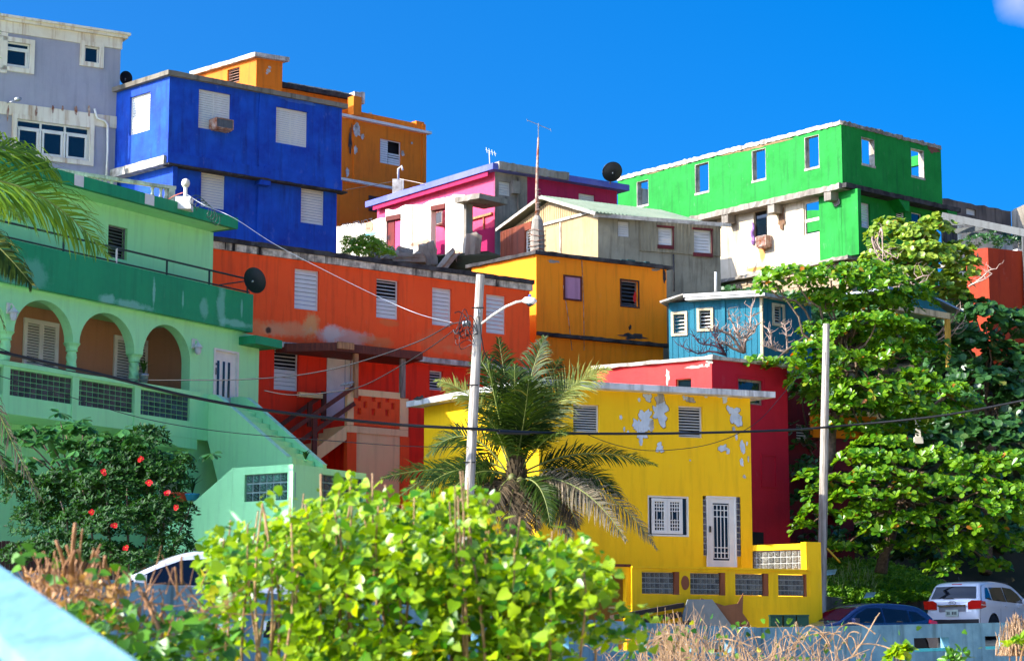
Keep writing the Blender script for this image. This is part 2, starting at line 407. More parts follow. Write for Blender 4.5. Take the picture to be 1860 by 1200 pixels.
# ------------------------------------------------------------------ ground
def gz(x, y):
    b = [(-50, -1.6), (12, -1.5), (22, -.8), (33, -.6), (39, -.5), (41.5, .3), (62, .5), (68, 2.0), (76, 8.0), (84, 13.4), (92, 16.6), (102, 17.6), (150, 18), (260, 10), (8000, 0)]
    if x > 5.5:   # on the right the street runs deeper before the bank
        k = min(1, (x-5.5)/3); b2 = [(-50, -1.6), (12, -1.5), (22, -.8), (33, -.6), (44, -.5), (46.5, .3), (61, .36), (66, .95), (75, 1.3), (79, 4), (82.5, 9), (85.5, 13), (93, 15.5), (100, 16.6), (150, 18), (260, 10), (8000, 0)]
    else: k = 0; b2 = b
    def f(b):
        for (a, p), (c, q) in zip(b, b[1:]):
            if y <= c: t = max(0, (y-a)/(c-a)); return p+(q-p)*t
        return b[-1][1]
    return f(b)*(1-k)+f(b2)*k
xs = [-4000, -900, -300, -120, -70]+[-45+1.5*i for i in range(61)]+[70, 120, 300, 900, 4000]
ys = [-4000, -500, -60]+[-10+1.5*i for i in range(88)]+[130, 150, 260, 700, 2000, 7000]
mb = MB()
for y in ys:
    for x in xs:
        z = gz(x, y)
        if 66 < y < 150 and abs(x) < 60: z += .35*noise.noise(Vector((x*.4, y*.4, 0)))
        mb.v.append((x, y, z))
nx = len(xs)
for j in range(len(ys)-1):
    for i in range(nx-1): a = j*nx+i; mb.f.append((a, a+1, a+nx+1, a+nx))
M_['soil'] = paint('hillside_soil', (70, 62, 42), (34, 44, 20), .9, .3, rough=.95, altscale=.6)
k = NT('bounce_sand_and_dirt'); co = k.node('ShaderNodeTexCoord').outputs['Object']; sep = k.node('ShaderNodeSeparateXYZ'); k.l(co, sep.inputs[0]); n1 = k.noise(co, .5, 6); n2 = k.noise(co, 5, 4)
bounce_sand = k.mix(k.mapr(n2, .35, .7), lin((214, 196, 160)), lin((184, 166, 126))); dirt = k.mix(k.mapr(n1, .35, .7), lin((70, 62, 42)), lin((34, 44, 20)))  # pale sand out of view, added to bounce light onto shaded facades
k.l(k.mix(k.mapr(k.math('ADD', sep.outputs[1], k.math('MULTIPLY', n1, 4)), 65, 68), bounce_sand, dirt), k.b.inputs['Base Color']); k.b.inputs['Roughness'].default_value = .95; k.bump(n2, .4, .05); M_['bounce_ground'] = k.m
single('ground', mb, M_['bounce_ground'], 'earth hillside the houses are built on', 'ground', kind='structure', smooth=True)
del_cat = lambda o: o.pop('category', None)
M_['asphalt'] = paint('pale_bounce_concrete', (150, 146, 136), (120, 116, 108), .6, .1, rough=.95)  # street kept pale so that it bounces light onto the shaded walls
mb = MB(); rx = [-22+1*i for i in range(36)]; ry = [0, .1, .25, .5, .75, 1]
RL_ = [(-22, 8), (-9, 10.5), (-4.4, 15.2), (-3.2, 19.8), (1.08, 33.2), (4.2, 39.5), (10.4, 44.5), (14, 46), (30, 50)]
def raily(x): return next(a[1]+(b[1]-a[1])*(x-a[0])/(b[0]-a[0]) for a, b in zip(RL_, RL_[1:]) if x <= b[0])
for v in ry:
    for x in rx: y = raily(x)+.24; y = y+(58-y)*v; mb.v.append((x, y, max(.28+.12*max(0, (y-33))/25, gz(x, y)+.012)))
for j in range(len(ry)-1):
    for i in range(len(rx)-1): a = j*len(rx)+i; mb.f.append((a, a+1, a+len(rx)+1, a+len(rx)))
single('street', mb, M_['asphalt'], 'worn street, pale for bounce light, between the blue railing and the houses', 'street', kind='structure')

# ------------------------------------------------------------------ grey house, far left
Mg = paint('grey_lilac_stucco', (158, 156, 166), (138, 136, 148), .4, .12)
Mtrim = paint('cream_trim_stucco', (226, 216, 196), (206, 186, 150), .5, .5, (150, 100, 50))
F, z = fline(Z1(-60, 66), Z1(560, 160), dr=79.4)
H = thing('grey_house', 'lilac grey house with cream window surrounds at the upper left edge', 'house', F.P0)
zt = z; ud = F.uz(Z1(560, 160))[0]
F = Fac(F.P0-F.U*.2, F.w(F.uz(Z1(548, 230))[0], 0, 0)); ur = F.L
wU = [hole_of(F, (*Z1(12, 185), *Z1(132, 318))), hole_of(F, (*Z1(-120, 150), *Z1(8, 312)))]; wS = hole_of(F, (*Z1(384, 208), *Z1(448, 292)))
wL = hole_of(F, (*Z1(76, 540), *Z1(402, 735)))
part('wall', wall(F, 0, ur, 7, zt-.15, wU+[wS, wL]), Mg, H, F.M)
bk = Fac(F.w(F.L, 0, 0), F.w(F.L, 5.2, 0)); part('wall', wall(bk, .22, 5.2, 7, zt-.15), Mg, H, bk.M)
bk = Fac(F.w(0, 5.2, 0), F.w(F.L, 5.2, 0)); part('wall', wall(bk, 0, F.L-.25, 7, zt-.15), Mg, H, bk.M)
part('cornice', MB().box(0, -.16, zt-.15, ur+.22, 5.4, zt-.04).box(-.02, -.24, zt-.037, ur+.3, 5.5, zt+.05), Mtrim, H, F.M)
zb = F.uz(Z1(165, 168))[1]; part('trim_band', MB().box(0, -.045, zb, ur+.045, 0, zt-.153), Mtrim, H, F.M)
def surround(u0, z0, u1, z1, w=.17, dn=.15): return frame_mb(u0-w, z0-dn, u1+w, z1+w, w, -.07, 0)
zq = F.uz(Z1(160, 485))[1]; zq2 = F.uz(Z1(160, 535))[1]
part('trim_band', MB().box(0, -.05, zq2-.02, ur+.02, 0, zq+.02), Mtrim, H, F.M)
for h, k in ((wU[0], 1), (wU[1], 1), (wS, 1), (wL, 3)):
    part('window_surround', surround(*h), Mtrim, H, F.M)
    u0, z0, u1, z1 = h; fr = frame_mb(u0, z0, u1, z1, .06, .05, .12); tz = z0+(z1-z0)*.78 if h is not wS else z1
    if h is not wS: fr.box(u0+.06, .05, tz-.03, u1-.06, .12, tz+.03)
    for i in range(1, k): x = u0+(u1-u0)*i/k; fr.box(x-.035, .046, z0+.06, x+.035, .12, z1-.06)
    w = part('window', fr, M_['white'], H, F.M)
    for i in range(k):
        a = u0+(u1-u0)*i/k; b = u0+(u1-u0)*(i+1)/k; part('pane', MB().box(a+.04, .085, z0+.05, b-.04, .09, z1-.05), M_['glass'], w, F.M)
        if h is not wS: part('sash', frame_mb(a+.07, z0+.06, b-.07, tz-.03, .07, .035, .085), M_['white'], w, F.M)
for x, s in ((165, 60), (345, 45), (405, 48), (35, 70), (240, 30), (285, 26)):   # rust runs on the band
    c = F.uz(Z1(x, 480)); part('rust_stain', patch(F, Z1(x, 480+s*.5), 2.2, s/2.5*.5, -.056, seed=x), M_['rust'], H, F.M)
p = F.w(*[F.uz(Z1(430, 500))[0], 0, 0]); q = lambda x, y, o=-.12: F.w(F.uz(Z1(x, y))[0], o, F.uz(Z1(x, y))[1])
tubeobj('drain_pipe', [q(425, 498), q(436, 540), q(470, 552), q(484, 570), q(484, 690), q(478, 810)], .045, M_['white'], H, 8)
lb = thing('flood_lamp', 'small grey flood lamp on the rust streaked band of the grey house', 'lamp', q(60, 465))
part('lamp_head', MB().lathe([(.03, -.14), (.075, -.1), (.09, .02), (.06, .1), (.02, .13)], 12), M_['metal'], lb, T(q(66, 462, -.4)) @ Rot(R(78), 'Y'), True)
tubeobj('arm', [q(28, 470, 0), q(50, 468, -.35)], .02, M_['metal'], lb)

# ------------------------------------------------------------------ blue house
bb = (10, 78, 184); bs = (5, 42, 146)
H, FL, FR, zt = corner_house('blue_house', 'tall cobalt blue two storey block with white louvred shutters', Z2(52, 278), Z2(385, 174), Z2(1320, 352), 77)
zled = FL.uz(Z2(380, 605))[1]; zledb = zled-.33
MbL = paint('blue_paint', bb, bs, .85, .35, (8, 16, 70), altscale=.9); 
MbR = MbL
uL = FR.L; zr0 = FR.uz(Z2(900, 640))[1]
split = FR.uz(Z2(872, 300))[0]
facade(H, FL, MbL, zled, zt, [(*Z2(168, 292), *Z2(274, 468), 'shut', dict(n=14))])
facade(H, FR, MbR, zled, zt, [(*Z2(545, 243), *Z2(715, 486), 'shut2', dict(n=16))], u1=split, )
facade(H, FR, MbR, zled, zt, [(*Z2(966, 340), *Z2(1135, 566), 'shut2', dict(n=16))], u0=split, y=-.05)
# recessed lower storey
facade(H, FL, MbL, 9, zledb, [], y=.25, u1=FL.L-.003)
sp2 = FR.uz(Z2(862, 800), .25)[0]
facade(H, FR, MbR, 9, zledb, [(*Z2(558, 672), *Z2(685, 905), 'shut', dict(n=14))], y=.25, u0=.26, u1=sp2)
facade(H, FR, MbR, 9, zledb, [(*Z2(1102, 770), *Z2(1226, 990), 'shut', dict(n=13))], y=.16, u0=sp2, u1=FR.L-.1)
part('ledge', slab(FR, -.05, FR.L+.02, zledb+.05, zled+.12, -.09, .3), MbR, H, FR.M)
part('ledge', slab(FR, -.02, FR.L+.25, zledb-.02, zledb+.047, -.12, .3, .03, .25), M_['tar'], H, FR.M)
part('ledge', slab(FL, -.1, FL.L-.02, zledb-.0, zled-.02, -.16, .3, .03, .25, 3), M_['oldwhite'], H, FL.M)
a = FR.uz(Z2(865, 765)); b = FR.uz(Z2(935, 660)); part('bracket', MB().prism([(a[0], a[1]), (b[0]-.05, a[1]), (b[0], b[1]), (a[0]+.25, b[1]-.1)], -.1, .2, 'y'), MbR, H, FR.M)
backs(H, FL, FR, MbR, 9, zt)
roof(H, FL, FR, zt-.0, zt+.17, .17, paint('roof_slab', (128, 120, 106), (84, 78, 70), .7, .5, rough=.9), jit=.015)
part('water_stain', patch(FR, Z2(1080, 310), 30, 5, -.056, 5), paint('faded_blue', (60, 110, 190), (40, 70, 170), .9), H, FR.M)
# air conditioner in the left shutter
def aircon(F, p0, p1, label, body, grille, dep=.45, y=0):
    a = F.uz(p0, y-dep); b = F.uz(p1, y-dep); M = F.M @ T((a[0], y-dep, b[1])); w = b[0]-a[0]; h = a[1]-b[1]
    A = thing('air_conditioner', label, 'air conditioner', M=M)
    part('casing', frame_mb(0, 0, w, h, .03, 0, dep+.08).box(.03, .05, .03, w-.03, dep, h-.03), body, A, M)
    part('grille', MB().box(.035, .03, .035, w-.035, .048, h-.035), grille, A, M)
    m = MB(); [m.box(.05+i*(w-.1)/7, .012, .04, .065+i*(w-.1)/7, .03, h-.04) for i in range(8)]
    part('fins', m, grille, A, M); part('bracket', MB().box(.03, .05, -.04, w-.03, dep, -.004), M_['rust'], A, M); return A
gr = plain('grey_grille', (92, 96, 102), .7)
aircon(FR, Z2(640, 398), Z2(733, 468), 'rusty window air conditioner under the left shutter of the blue house', M_['rust'], gr)
FRblue, FLblue, ztblue = FR, FL, zt

# ------------------------------------------------------------------ ochre house behind the blue one
Mo = paint('ochre_paint', (226, 118, 8), (206, 98, 6), .5, .25, (110, 60, 20))
H = thing('ochre_house', 'ochre yellow house behind the blue block with white roof lip', 'house', at(600, 455, 101))
F0 = WM[H.name].translation
# stair tower with sloping white roof
A = at(*Z2(540, 165), 101); C = at(*Z2(858, 75), 97); Bp = at(*Z2(998, 90), 98.4)
zt = C.z; A = atz(*Z2(530, 172), zt); Bp = atz(*Z2(1000, 97), zt)
fl = Fac(A, C); fr = Fac(C, Bp)
facade(H, fl, Mo, 13, zt, [(*Z2(700, 142), *Z2(764, 205), 'open', dict(mat=M_['rust'], n=5))])
facade(H, fr, Mo, 13, zt); backs(H, fl, fr, Mo, 13, zt)
roof(H, fl, fr, zt, zt+.2, .2, M_['oldwhite'], jit=.02)
for i, (x, y, s) in enumerate(((925, 145, 6), (915, 158, 4), (930, 128, 4))): part('bare_patch', patch(fr, Z2(x, y), s/1.6, s/1.6, seed=i+3), M_['oldwhite'], H, fr.M)
# middle block with tar roof edge
Fm, zm = fline(Z2(985, 225), Z2(1420, 305), d=98.5)
facade(H, Fm, Mo, 13, zm-.1); part('roof', slab(Fm, -.1, Fm.L+.1, zm-.1, zm+.12, -.2, 5, .05, .25, 2), M_['tar'], H, Fm.M)
part('roof_lip', slab(Fm, .4, Fm.L*.85, zm+.125, zm+.2, -.1, 1, .03, .3, 5), M_['oldwhite'], H, Fm.M)
# right block: parapet, white band, window, lower band
Fr, zq = fline(Z2(1322, 398), Z2(1780, 492), d=99)
Fr = Fac(Fr.P0-Fr.U*1.0, Fr.P1)
zp = Fr.uz(Z2(1405, 360))[1]
facade(H, Fr, Mo, 13, zq, [(*Z2(1532, 513), *Z2(1646, 668), 'halfblack', {})])
facade(H, Fr, Mo, zq+.12, zp, (), y=.15)
part('parapet_end', MB().box(Fr.L-.5, .1, zq+.12, Fr.L-.02, .9, zp+.12), Mo, H, Fr.M)
sd_ = Fac(Fr.P1, Fr.w(Fr.L, 6, 0)); facade(H, sd_, Mo, 13, zp)
bk_ = Fr.off(6); facade(H, bk_, Mo, 13, zp); tp = MB().box(0, .3, zq-.2, Fr.L-.3, 5.9, zq); part('roof', tp, M_['concrete'], H, Fr.M)
part('white_band', MB().box(.2, -.22, zq, Fr.L+.2, .1, zq+.12), M_['white'], H, Fr.M)
zl = Fr.uz(Z2(1335, 735))[1]; part('white_band', MB().box(.2, -.2, zl-.12, Fr.L-.4, -.002, zl), M_['white'], H, Fr.M)
e = Fr.uz(Z2(1362, 360))[0]; e2 = Fr.uz(Z2(1405, 360))[0]
part('pilaster', MB().box(e, -.35, zq+.13, e2, .1, zm-.35), Mo, H, Fr.M)
e = Fr.uz(Z2(1385, 600))[0]; e2 = Fr.uz(Z2(1400, 600))[0]; part('pilaster', MB().box(e, -.06, zl+.005, e2, -.002, zq-.005), Mo, H, Fr.M)
e = Fr.uz(Z2(1758, 600))[0]; part('pilaster', MB().box(e, -.06, zl+.005, Fr.L-.003, -.002, zq-.005), Mo, H, Fr.M)
for i, (x, y, rx, ry) in enumerate(((1408, 470, 7, 11), (1437, 505, 3, 5), (1398, 575, 3, 8), (1655, 595, 3, 5), (1480, 378, 3, 1.5), (1352, 700, 3, 8), (1400, 452, 4, 4), (1705, 540, 2, 2))):
    part('bare_patch', patch(Fr, Z2(x, y), rx, ry, -.066, seed=i*2.3), M_['oldwhite'], H, Fr.M)
part('crack', patch(Fr, Z2(1372, 520), 2.5, 26, -.066, 3, rough=1.2), M_['tar'], H, Fr.M)
w = hole_of(Fr, (*Z2(1468, 825), *Z2(1560, 925))); part('doorway', MB().box(w[0], -.03, w[1], w[2], -.004, w[3]), paint('dark_shutter', (70, 52, 50), (50, 40, 44), .6), H, Fr.M)
part('roof_debris', slab(Fm, Fm.L-.5, Fm.L+.05, zm-.25, zm+.28, -.35, .3, .09, .12, 9), M_['oldwhite'], H, Fm.M)

# ------------------------------------------------------------------ pink house with blue roof rim, and the ruined white wall before it
H, FL, FR, zt = corner_house('pink_house', 'magenta pink house with blue roof rim behind the broken white wall', Z3(232, 480), Z3(815, 305), Z3(1420, 402), 89)
zs = FL.uz(Z3(745, 592))[1]
Mp = paint('pink_paint', (224, 76, 112), (210, 60, 96), .4, .2, (120, 30, 60), band=[(10, zs, (158, 14, 82))])  # darker lower band is the shadow on this wall, put into its colour
Mpd = paint('shaded_pink_paint', (170, 20, 76), (140, 16, 60), .6, .3, (90, 10, 50))  # darker copy of the pink, with shade in its colour, for unlit walls
facade(H, FL, Mp, 14, zt)
uc = FR.uz(Z3(975, 400))[0]
facade(H, FR, M_['concrete'], 14, zt, [(*Z3(835, 350), *Z3(893, 428), 'shut', {})], u1=uc, )
facade(H, FR, Mpd, 14, zt, [(*Z3(1230, 410), *Z3(1312, 468), 'shut', {})], u0=uc)
backs(H, FL, FR, Mpd, 14, zt)
Mru = paint('blue_roof_rim', (84, 92, 176), (130, 130, 190), .6, .1); 
roof(H, FL, FR, zt, zt+.26, .38, Mru, jit=.0)
e = FR.uz(Z3(1150, 340))[0]; part('broken_rim', slab(FR, -.1, e, zt+.02, zt+.34, -.46, .4, .07, .18, 4), M_['concrete'], H, FR.M)
a = FL.uz(Z3(670, 545)); b = FL.uz(Z3(810, 508)); part('timber_rail', MB().box(a[0], -.1, a[1]-.09, b[0]-.05, -.004, a[1]), M_['palewood'], H, FL.M)
for x in (690, 764): e = FL.uz(Z3(x, 560))[0]; part('timber_strut', MB().box(e-.025, -.07, zs-.02, e+.025, -.004, a[1]-.09), M_['palewood'], H, FL.M)
part('roof_shade_strip', MB().box(.1, -.3, zt-.2, FL.L-.1, -.25, zt-.003), Mpd, H, FL.M)  # dark strip standing in for the shade under the roof rim
tubeobj('conduit', [FR.w(FR.uz(Z3(925, 360))[0], -.08, zt-.1), FR.w(FR.uz(Z3(922, 440))[0], -.1, zt-1.2), FR.w(FR.uz(Z3(935, 530))[0], -.06, zt-2.4)], .04, M_['wood'], H)
h = hole_of(FR, (*Z3(892, 352), *Z3(930, 420))); part('meter_box', MB().box(h[0], -.2, h[1], h[2], -.003, h[3]), M_['concrete'], H, FR.M)
pz = zt
# ruined wall
Mw = paint('sunlit_whitewash', (236, 226, 206), (205, 186, 156), .5, .35, (110, 90, 60))
F, z = fline(C1(600, 190), C1(1400, 30), dr=88)
F = Fac(F.P0-F.U*5.2, F.P1)
uS = F.uz(C1(590, 190))[0]; zlow = F.uz(C1(595, 185))[1]; zhi = F.uz(C1(890, 80))[1]+.05
W = thing('ruined_wall', 'broken white wall with empty doorways and graffiti in front of the pink house', 'wall', F.P0)
un = F.uz(C1(118, 268))[0]-.3
part('wall_section', wall(F, un, uS, 13.6, zlow-.05, (), .22, 0, rag(.12, 1.4, 2), rag(.0), .2), Mw, W, F.M)
h1 = hole_of(F, (*C1(600, 225), *C1(750, 650))); h2 = hole_of(F, (*C1(1072, 105), *C1(1222, 700)))
ue = F.uz(C1(1425, 100))[0]
part('wall_section', wall(F, uS+.003, ue, 13.6, zhi, [(h1[0], 13, h1[2], h1[3]), (h2[0], 13, h2[2], h2[3])], .3, -.05, rag(.1, 2, 5), rag(.1), .2), Mw, W, F.M)
a = F.uz(C1(1425, 40)); b = F.uz(C1(1660, 0)); part('lintel_stub', slab(F, ue-.1, b[0], a[1]-.1, a[1]+.12, -.5, 1.2, .06, .15, 3), M_['concrete'], W, F.M)
for q_, s_ in (((1395, 300), 1), ): part('broken_edge', slab(F, ue-.02, ue+.16, 13.8, zhi-.1, -.1, .28, .1, .08, 4), M_['concrete'], W, F.M)
for (x0, x1, y) in ((600, 750, 205), (1072, 1222, 95)):
    h = hole_of(F, (*C1(x0, y-8), *C1(x1, y+25))); part('door_lintel', MB().box(h[0], -.09, h[3]-.2, h[2], .26, h[3]), paint('rotten_door_wood', (112, 40, 28), (70, 30, 22), .8), W, F.M)
h = hole_of(F, (*C1(600, 240), *C1(668, 650))); part('door_leaf', MB().box(h[0]+.02, .02, 13.7, h[2], .07, h[3]), paint('red_brown_door', (120, 36, 30), (90, 26, 26), .7), W, F.M)
tubeobj('wall_pipe', [F.w(F.uz(C1(882, 75))[0], -.1, F.uz(C1(882, 75))[1]), F.w(F.uz(C1(880, 600))[0], -.1, F.uz(C1(880, 600))[1])], .018, M_['black'], W)
part('skirting_patch', patch(F, C1(960, 470), 18, 5, -.056, 3, rough=.4), paint('bare_pink_plaster', (206, 160, 128), (190, 140, 104), .6), W, F.M)
part('skirting_patch', patch(F, C1(1310, 590), 14, 7, -.056, 6, rough=.3), paint('bare_pink_plaster_low', (214, 160, 128), (190, 140, 104), .6), W, F.M)
# graffiti
ink = plain('graffiti_ink', (40, 38, 48), .8)
def text(s, size, M, mat, name, parent=None, ext=.002, **kw):
    cu = bpy.data.curves.new(name, 'FONT'); cu.body = s; cu.size = size; cu.extrude = ext; cu.resolution_u = 2
    o = bpy.data.objects.new(name, cu); COL.objects.link(o); dg = bpy.context.evaluated_depsgraph_get(); me = bpy.data.meshes.new_from_object(o.evaluated_get(dg))
    bpy.data.objects.remove(o); me.materials.clear(); return part(name, me, mat, parent, M, **kw)
c = F.uz(C1(120, 330)); text('TRVENOZ-', .34, F.M @ T((c[0], -.006, c[1])) @ Rot(R(90), 'X') @ Sc(1.25, 1, 1), ink, 'graffiti_lettering', W)
c = F.uz(C1(500, 460)); text('KWUE', .26, F.M @ T((c[0], -.006, c[1])) @ Rot(R(90), 'X'), ink, 'graffiti_lettering', W)
part('graffiti_drawing', patch(F, C1(412, 305), 7.6, 10.6, -.012, 2, rough=.12), ink, W, F.M)
part('graffiti_drawing', patch(F, C1(412, 305), 6.9, 9.9, -.017, 2, rough=.12), plain('graffiti_salmon', (226, 146, 110), .8), W, F.M)
for x in (388, 408): part('graffiti_drawing', patch(F, C1(x, 320), .8, 1.8, -.022, 2, rough=.1), ink, W, F.M)
part('graffiti_drawing', patch(F, C1(425, 375), 10, 2.6, -.022, 7, rough=.3), plain('graffiti_blue', (120, 200, 226), .8), W, F.M)
Fw = F
# old window unit in the doorway
aircon(FL, (600+1095/5.8125, 360+155/5.8125), (600+1180/5.8125, 360+262/5.8125), 'rusty air conditioner seen through the doorway of the broken white wall', M_['rust'], gr, .5)
# rubble lumps
Mst = paint('broken_masonry', (176, 160, 140), (110, 98, 86), .8, .3, rough=.95)
def lump(name, c, s, mat, label, cat, rot=(0, 0, 0), seed=0, group=None, sub=2):
    bm = bmesh.new(); bmesh.ops.create_cube(bm, size=1); bmesh.ops.subdivide_edges(bm, edges=bm.edges, cuts=sub, use_grid_fill=True)
    for v in bm.verts:
        p = v.co.copy(); v.co += Vector([noise.noise(p*1.9+Vector((seed, k*5, 0))) for k in range(3)])*.22
    me = bpy.data.meshes.new(name); bm.to_mesh(me); bm.free()
    M = T(c) @ Rot(rot[2], 'Z') @ Rot(rot[1], 'Y') @ Rot(rot[0], 'X') @ Sc(*s)
    return single(name, me, mat, label, cat, M, group)
lump('concrete_slab', at(*C1(1035, 600), 86), (.62, .25, .95), Mst, 'grey concrete slab leaning on the rubble below the second doorway', 'slab', (0, R(-10), 0), 1)
lump('masonry_block', at(*C1(1490, 590), 86.5), (.6, .5, 1.5), Mst, 'broken pale masonry stump right of the white wall', 'masonry', (0, R(5), .2), 4)
RUB = ['long flat rubble slab before the second pier of the white wall', 'rubble lump below the red brown door leaf', 'small rubble lump at the foot of the wall pipe', 'rubble lump left of the leaning concrete slab', 'wide rubble lump between leaning slab and masonry stump', 'rubble lump at the right edge of the green weeds', 'low rubble ridge under the green weeds', 'topmost small stone on the rubble heap', 'rubble lump right beside the masonry stump']
for i, (x, y, sx, sz) in enumerate(((840, 640, 1.2, .35), (700, 625, .6, .35), (770, 590, .5, .3), (900, 660, .6, .3), (1200, 700, 1.4, .35), (600, 600, .5, .3), (500, 590, .9, .3), (820, 600, .5, .2), (1290, 690, .7, .3))):
    lump('rubble_stone', at(*C1(x, y), 85.2+.15*i), (sx, .6, sz), Mst, RUB[i], 'rubble', (.1*i, .2*i, i), i*3, 'rubble stones below the white wall')
lump('rubble_mound', at(*C1(560, 760), 88)-Vector((0,0,1.1)), (10, 4, 2.6), M_['soil'], 'low earth mound under the grass and rubble', 'mound', (0, 0, 0), 3, sub=5)

# ------------------------------------------------------------------ tan gabled house
Mt = paint('tan_boards', (176, 152, 112), (150, 124, 86), .6, .35, (110, 80, 50)); Mtg = paint('grey_tan_render', (150, 142, 118), (116, 106, 84), .8, .5, (70, 62, 50), altscale=.9)
Mcor = paint('tan_corrugated', (156, 146, 118), (122, 112, 88), .7, .5, (80, 66, 48))
Mgr = paint('green_roof_metal', (132, 142, 120), (92, 118, 96), .5, .2)
H, FL, FR, zt = corner_house('tan_gabled_house', 'weathered tan house with corrugated walls and green metal gable roof', Z3(885, 665), Z3(1325, 515), Z3(1930, 560), 80)
zt = FR.uz(Z3(1330, 512))[1]
A_ = FL.uz(Z3(885, 620)); pk = FL.uz(Z3(1080, 440)); zb_ = 10.
L_ = FL.L
# gable wall polygon
u_l = FL.uz(Z3(880, 620))[0]; zl_ = FL.uz(Z3(880, 600))[1]
gb = MB().prism([(u_l, zb_), (L_-.003, zb_), (L_-.003, zt), (pk[0], pk[1]-.08), (u_l, zl_)], 0, .15, 'y'); part('gable_wall', gb, Mt, H, FL.M)
m = MB(); n = int((L_-u_l)/.16)   # vertical corrugations
for i in range(n):
    u = u_l+.05+i*.16; top_ = (zl_+(pk[1]-zl_)*(u-u_l)/(pk[0]-u_l)) if u < pk[0] else (pk[1]+(zt-pk[1])*(u-pk[0])/(L_-pk[0]))
    cut = pk[1]-1.15 if u > pk[0]-.2 else zb_+.1
    m.box(u, -.018, cut, u+.06, -.001, top_-.14)
part('corrugation', m, Mt, H, FL.M, kind='stuff')
p0 = FL.uz(Z3(1045, 572)); p1 = FL.uz(Z3(1285, 508)); part('batten', MB().beam((p0[0], -.05, p0[1]), (p1[0], -.05, p1[1]), .06, .1), M_['oldwhite'], H, FL.M)
p0 = FL.uz(Z3(1143, 555)); part('batten', MB().box(p0[0]-.03, -.05, zb_, p0[0]+.03, -.002, p0[1]), M_['oldwhite'], H, FL.M)
# brown shed wing at the left, with jalousie
hh = FL.uz(Z3(870, 612)); h2_ = FL.uz(Z3(1002, 560)); Mbr = paint('brown_boards', (128, 60, 34), (96, 44, 28), .6, .4)
part('shed_wall', wall(FL, hh[0], h2_[0]+.3, zb_, hh[1]+.05, [hole_of(FL, (*Z3(962, 598), *Z3(1000, 700)), -.25)], .1, -.25), Mbr, H, FL.M)
window(H, FL, hole_of(FL, (*Z3(962, 598), *Z3(1000, 700)), -.25), 'open', -.25)
m = MB(); [m.box(hh[0]+.05+i*.13, -.268, zb_, hh[0]+.1+i*.13, -.251, hh[1]+.02) for i in range(8)]; part('board_ribs', m, Mbr, H, FL.M, kind='stuff')
# roof planes: ridge runs back along FL normal
rd = MB(); e0 = FL.uz(Z3(866, 606)); ov = -.35; bk = FR.L+.3; th = .06
PK = Vector((pk[0], 0, pk[1]+.03)); E0 = Vector((e0[0]-.1, 0, e0[1]+.08)); E1 = Vector((L_+.42, 0, zt-.12))
for P, Q in ((E0, PK), (PK, E1)):
    d = (Q-P); vs = [(P.x, ov, P.z), (Q.x, ov, Q.z), (Q.x, bk, Q.z), (P.x, bk, P.z)]; vs += [(x, y, z+th) for x, y, z in vs]
    rd.add(vs, [(0,3,2,1), (4,5,6,7), (0,1,5,4), (1,2,6,5), (2,3,7,6), (3,0,4,7)])
part('roof', rd, Mgr, H, FL.M)
m = MB(); k = int((bk-ov)/.16)
for i in range(k):
    y = ov+.04+i*.16; m.beam((PK.x, y, PK.z+th), (E1.x+.03, y, E1.z+th), .07, .05)
part('roof_ribs', m, Mgr, H, FL.M, kind='stuff')
part('barge_board', MB().beam((E0.x, ov-.02, E0.z), (PK.x, ov-.02, PK.z), .03, .12).beam((PK.x, ov-.02, PK.z), (E1.x, ov-.02, E1.z), .03, .12), M_['oldwhite'], H, FL.M)
part('eave_board', MB().box(-.3, -.36, zt-.22, FR.L+.3, -.33, zt-.08), M_['oldwhite'], H, FR.M)
us_ = FR.uz(Z3(1530, 620))[0]; zc_ = FR.uz(Z3(1640, 705))[1]
facade(H, FR, Mtg, zb_, zt-.05, [(*Z3(1425, 550), *Z3(1482, 628), 'shut', dict(n=6))], u1=us_)
zz = zt-.05
facade(H, FR, Mtg, zb_, zc_, (), u0=us_)
hs = [(*Z3(1625, 580), *Z3(1694, 672), 'shut', dict(n=6)), ((1080+430/2.385), (200+517/2.385), (1080+505/2.385), (200+622/2.385), 'shut', dict(n=7))]
facade(H, FR, Mcor, zc_, zz, hs, u0=us_, y=-.04)
hh_ = [hole_of(FR, w, -.04) for w in hs]; m = MB()
for i in range(int((FR.L-us_)/.15)):
    u = us_+.04+i*.15
    cuts = [(zc_, zz)]
    for h in hh_:
        if h[0]-.1 < u+.03 < h[2]+.1: cuts = [(zc_, h[1]-.1), (h[3]+.05, zz)]
    for a, b in cuts: m.box(u, -.062, a, u+.055, -.041, b)
part('corrugation', m, Mcor, H, FR.M, kind='stuff')
Mrb = paint('red_brown_trim', (104, 34, 36), (70, 28, 30), .6)
for h in hh_: part('window_trim', MB().box(h[0]-.07, -.1, h[3], h[2]+.07, -.045, h[3]+.07).box(h[2], -.09, h[1], h[2]+.05, -.045, h[3]).box(h[0]-.05, -.09, h[1]-.14, h[2]+.05, -.045, h[1]), Mrb, H, FR.M)
backs(H, FL, FR, Mtg, zb_, zt-.3)
tubeobj('vent_pipe', [at(1300, 530, 79.0), at(1300, 494, 79.0)], .05, M_['white'], H, 8)
tubeobj('drain_pipe', [FR.w(FR.uz((1222, 462))[0], -.07, FR.uz((1222, 462))[1]), FR.w(FR.uz((1223, 530))[0], -.07, FR.uz((1223, 530))[1])], .03, M_['tar'], H)

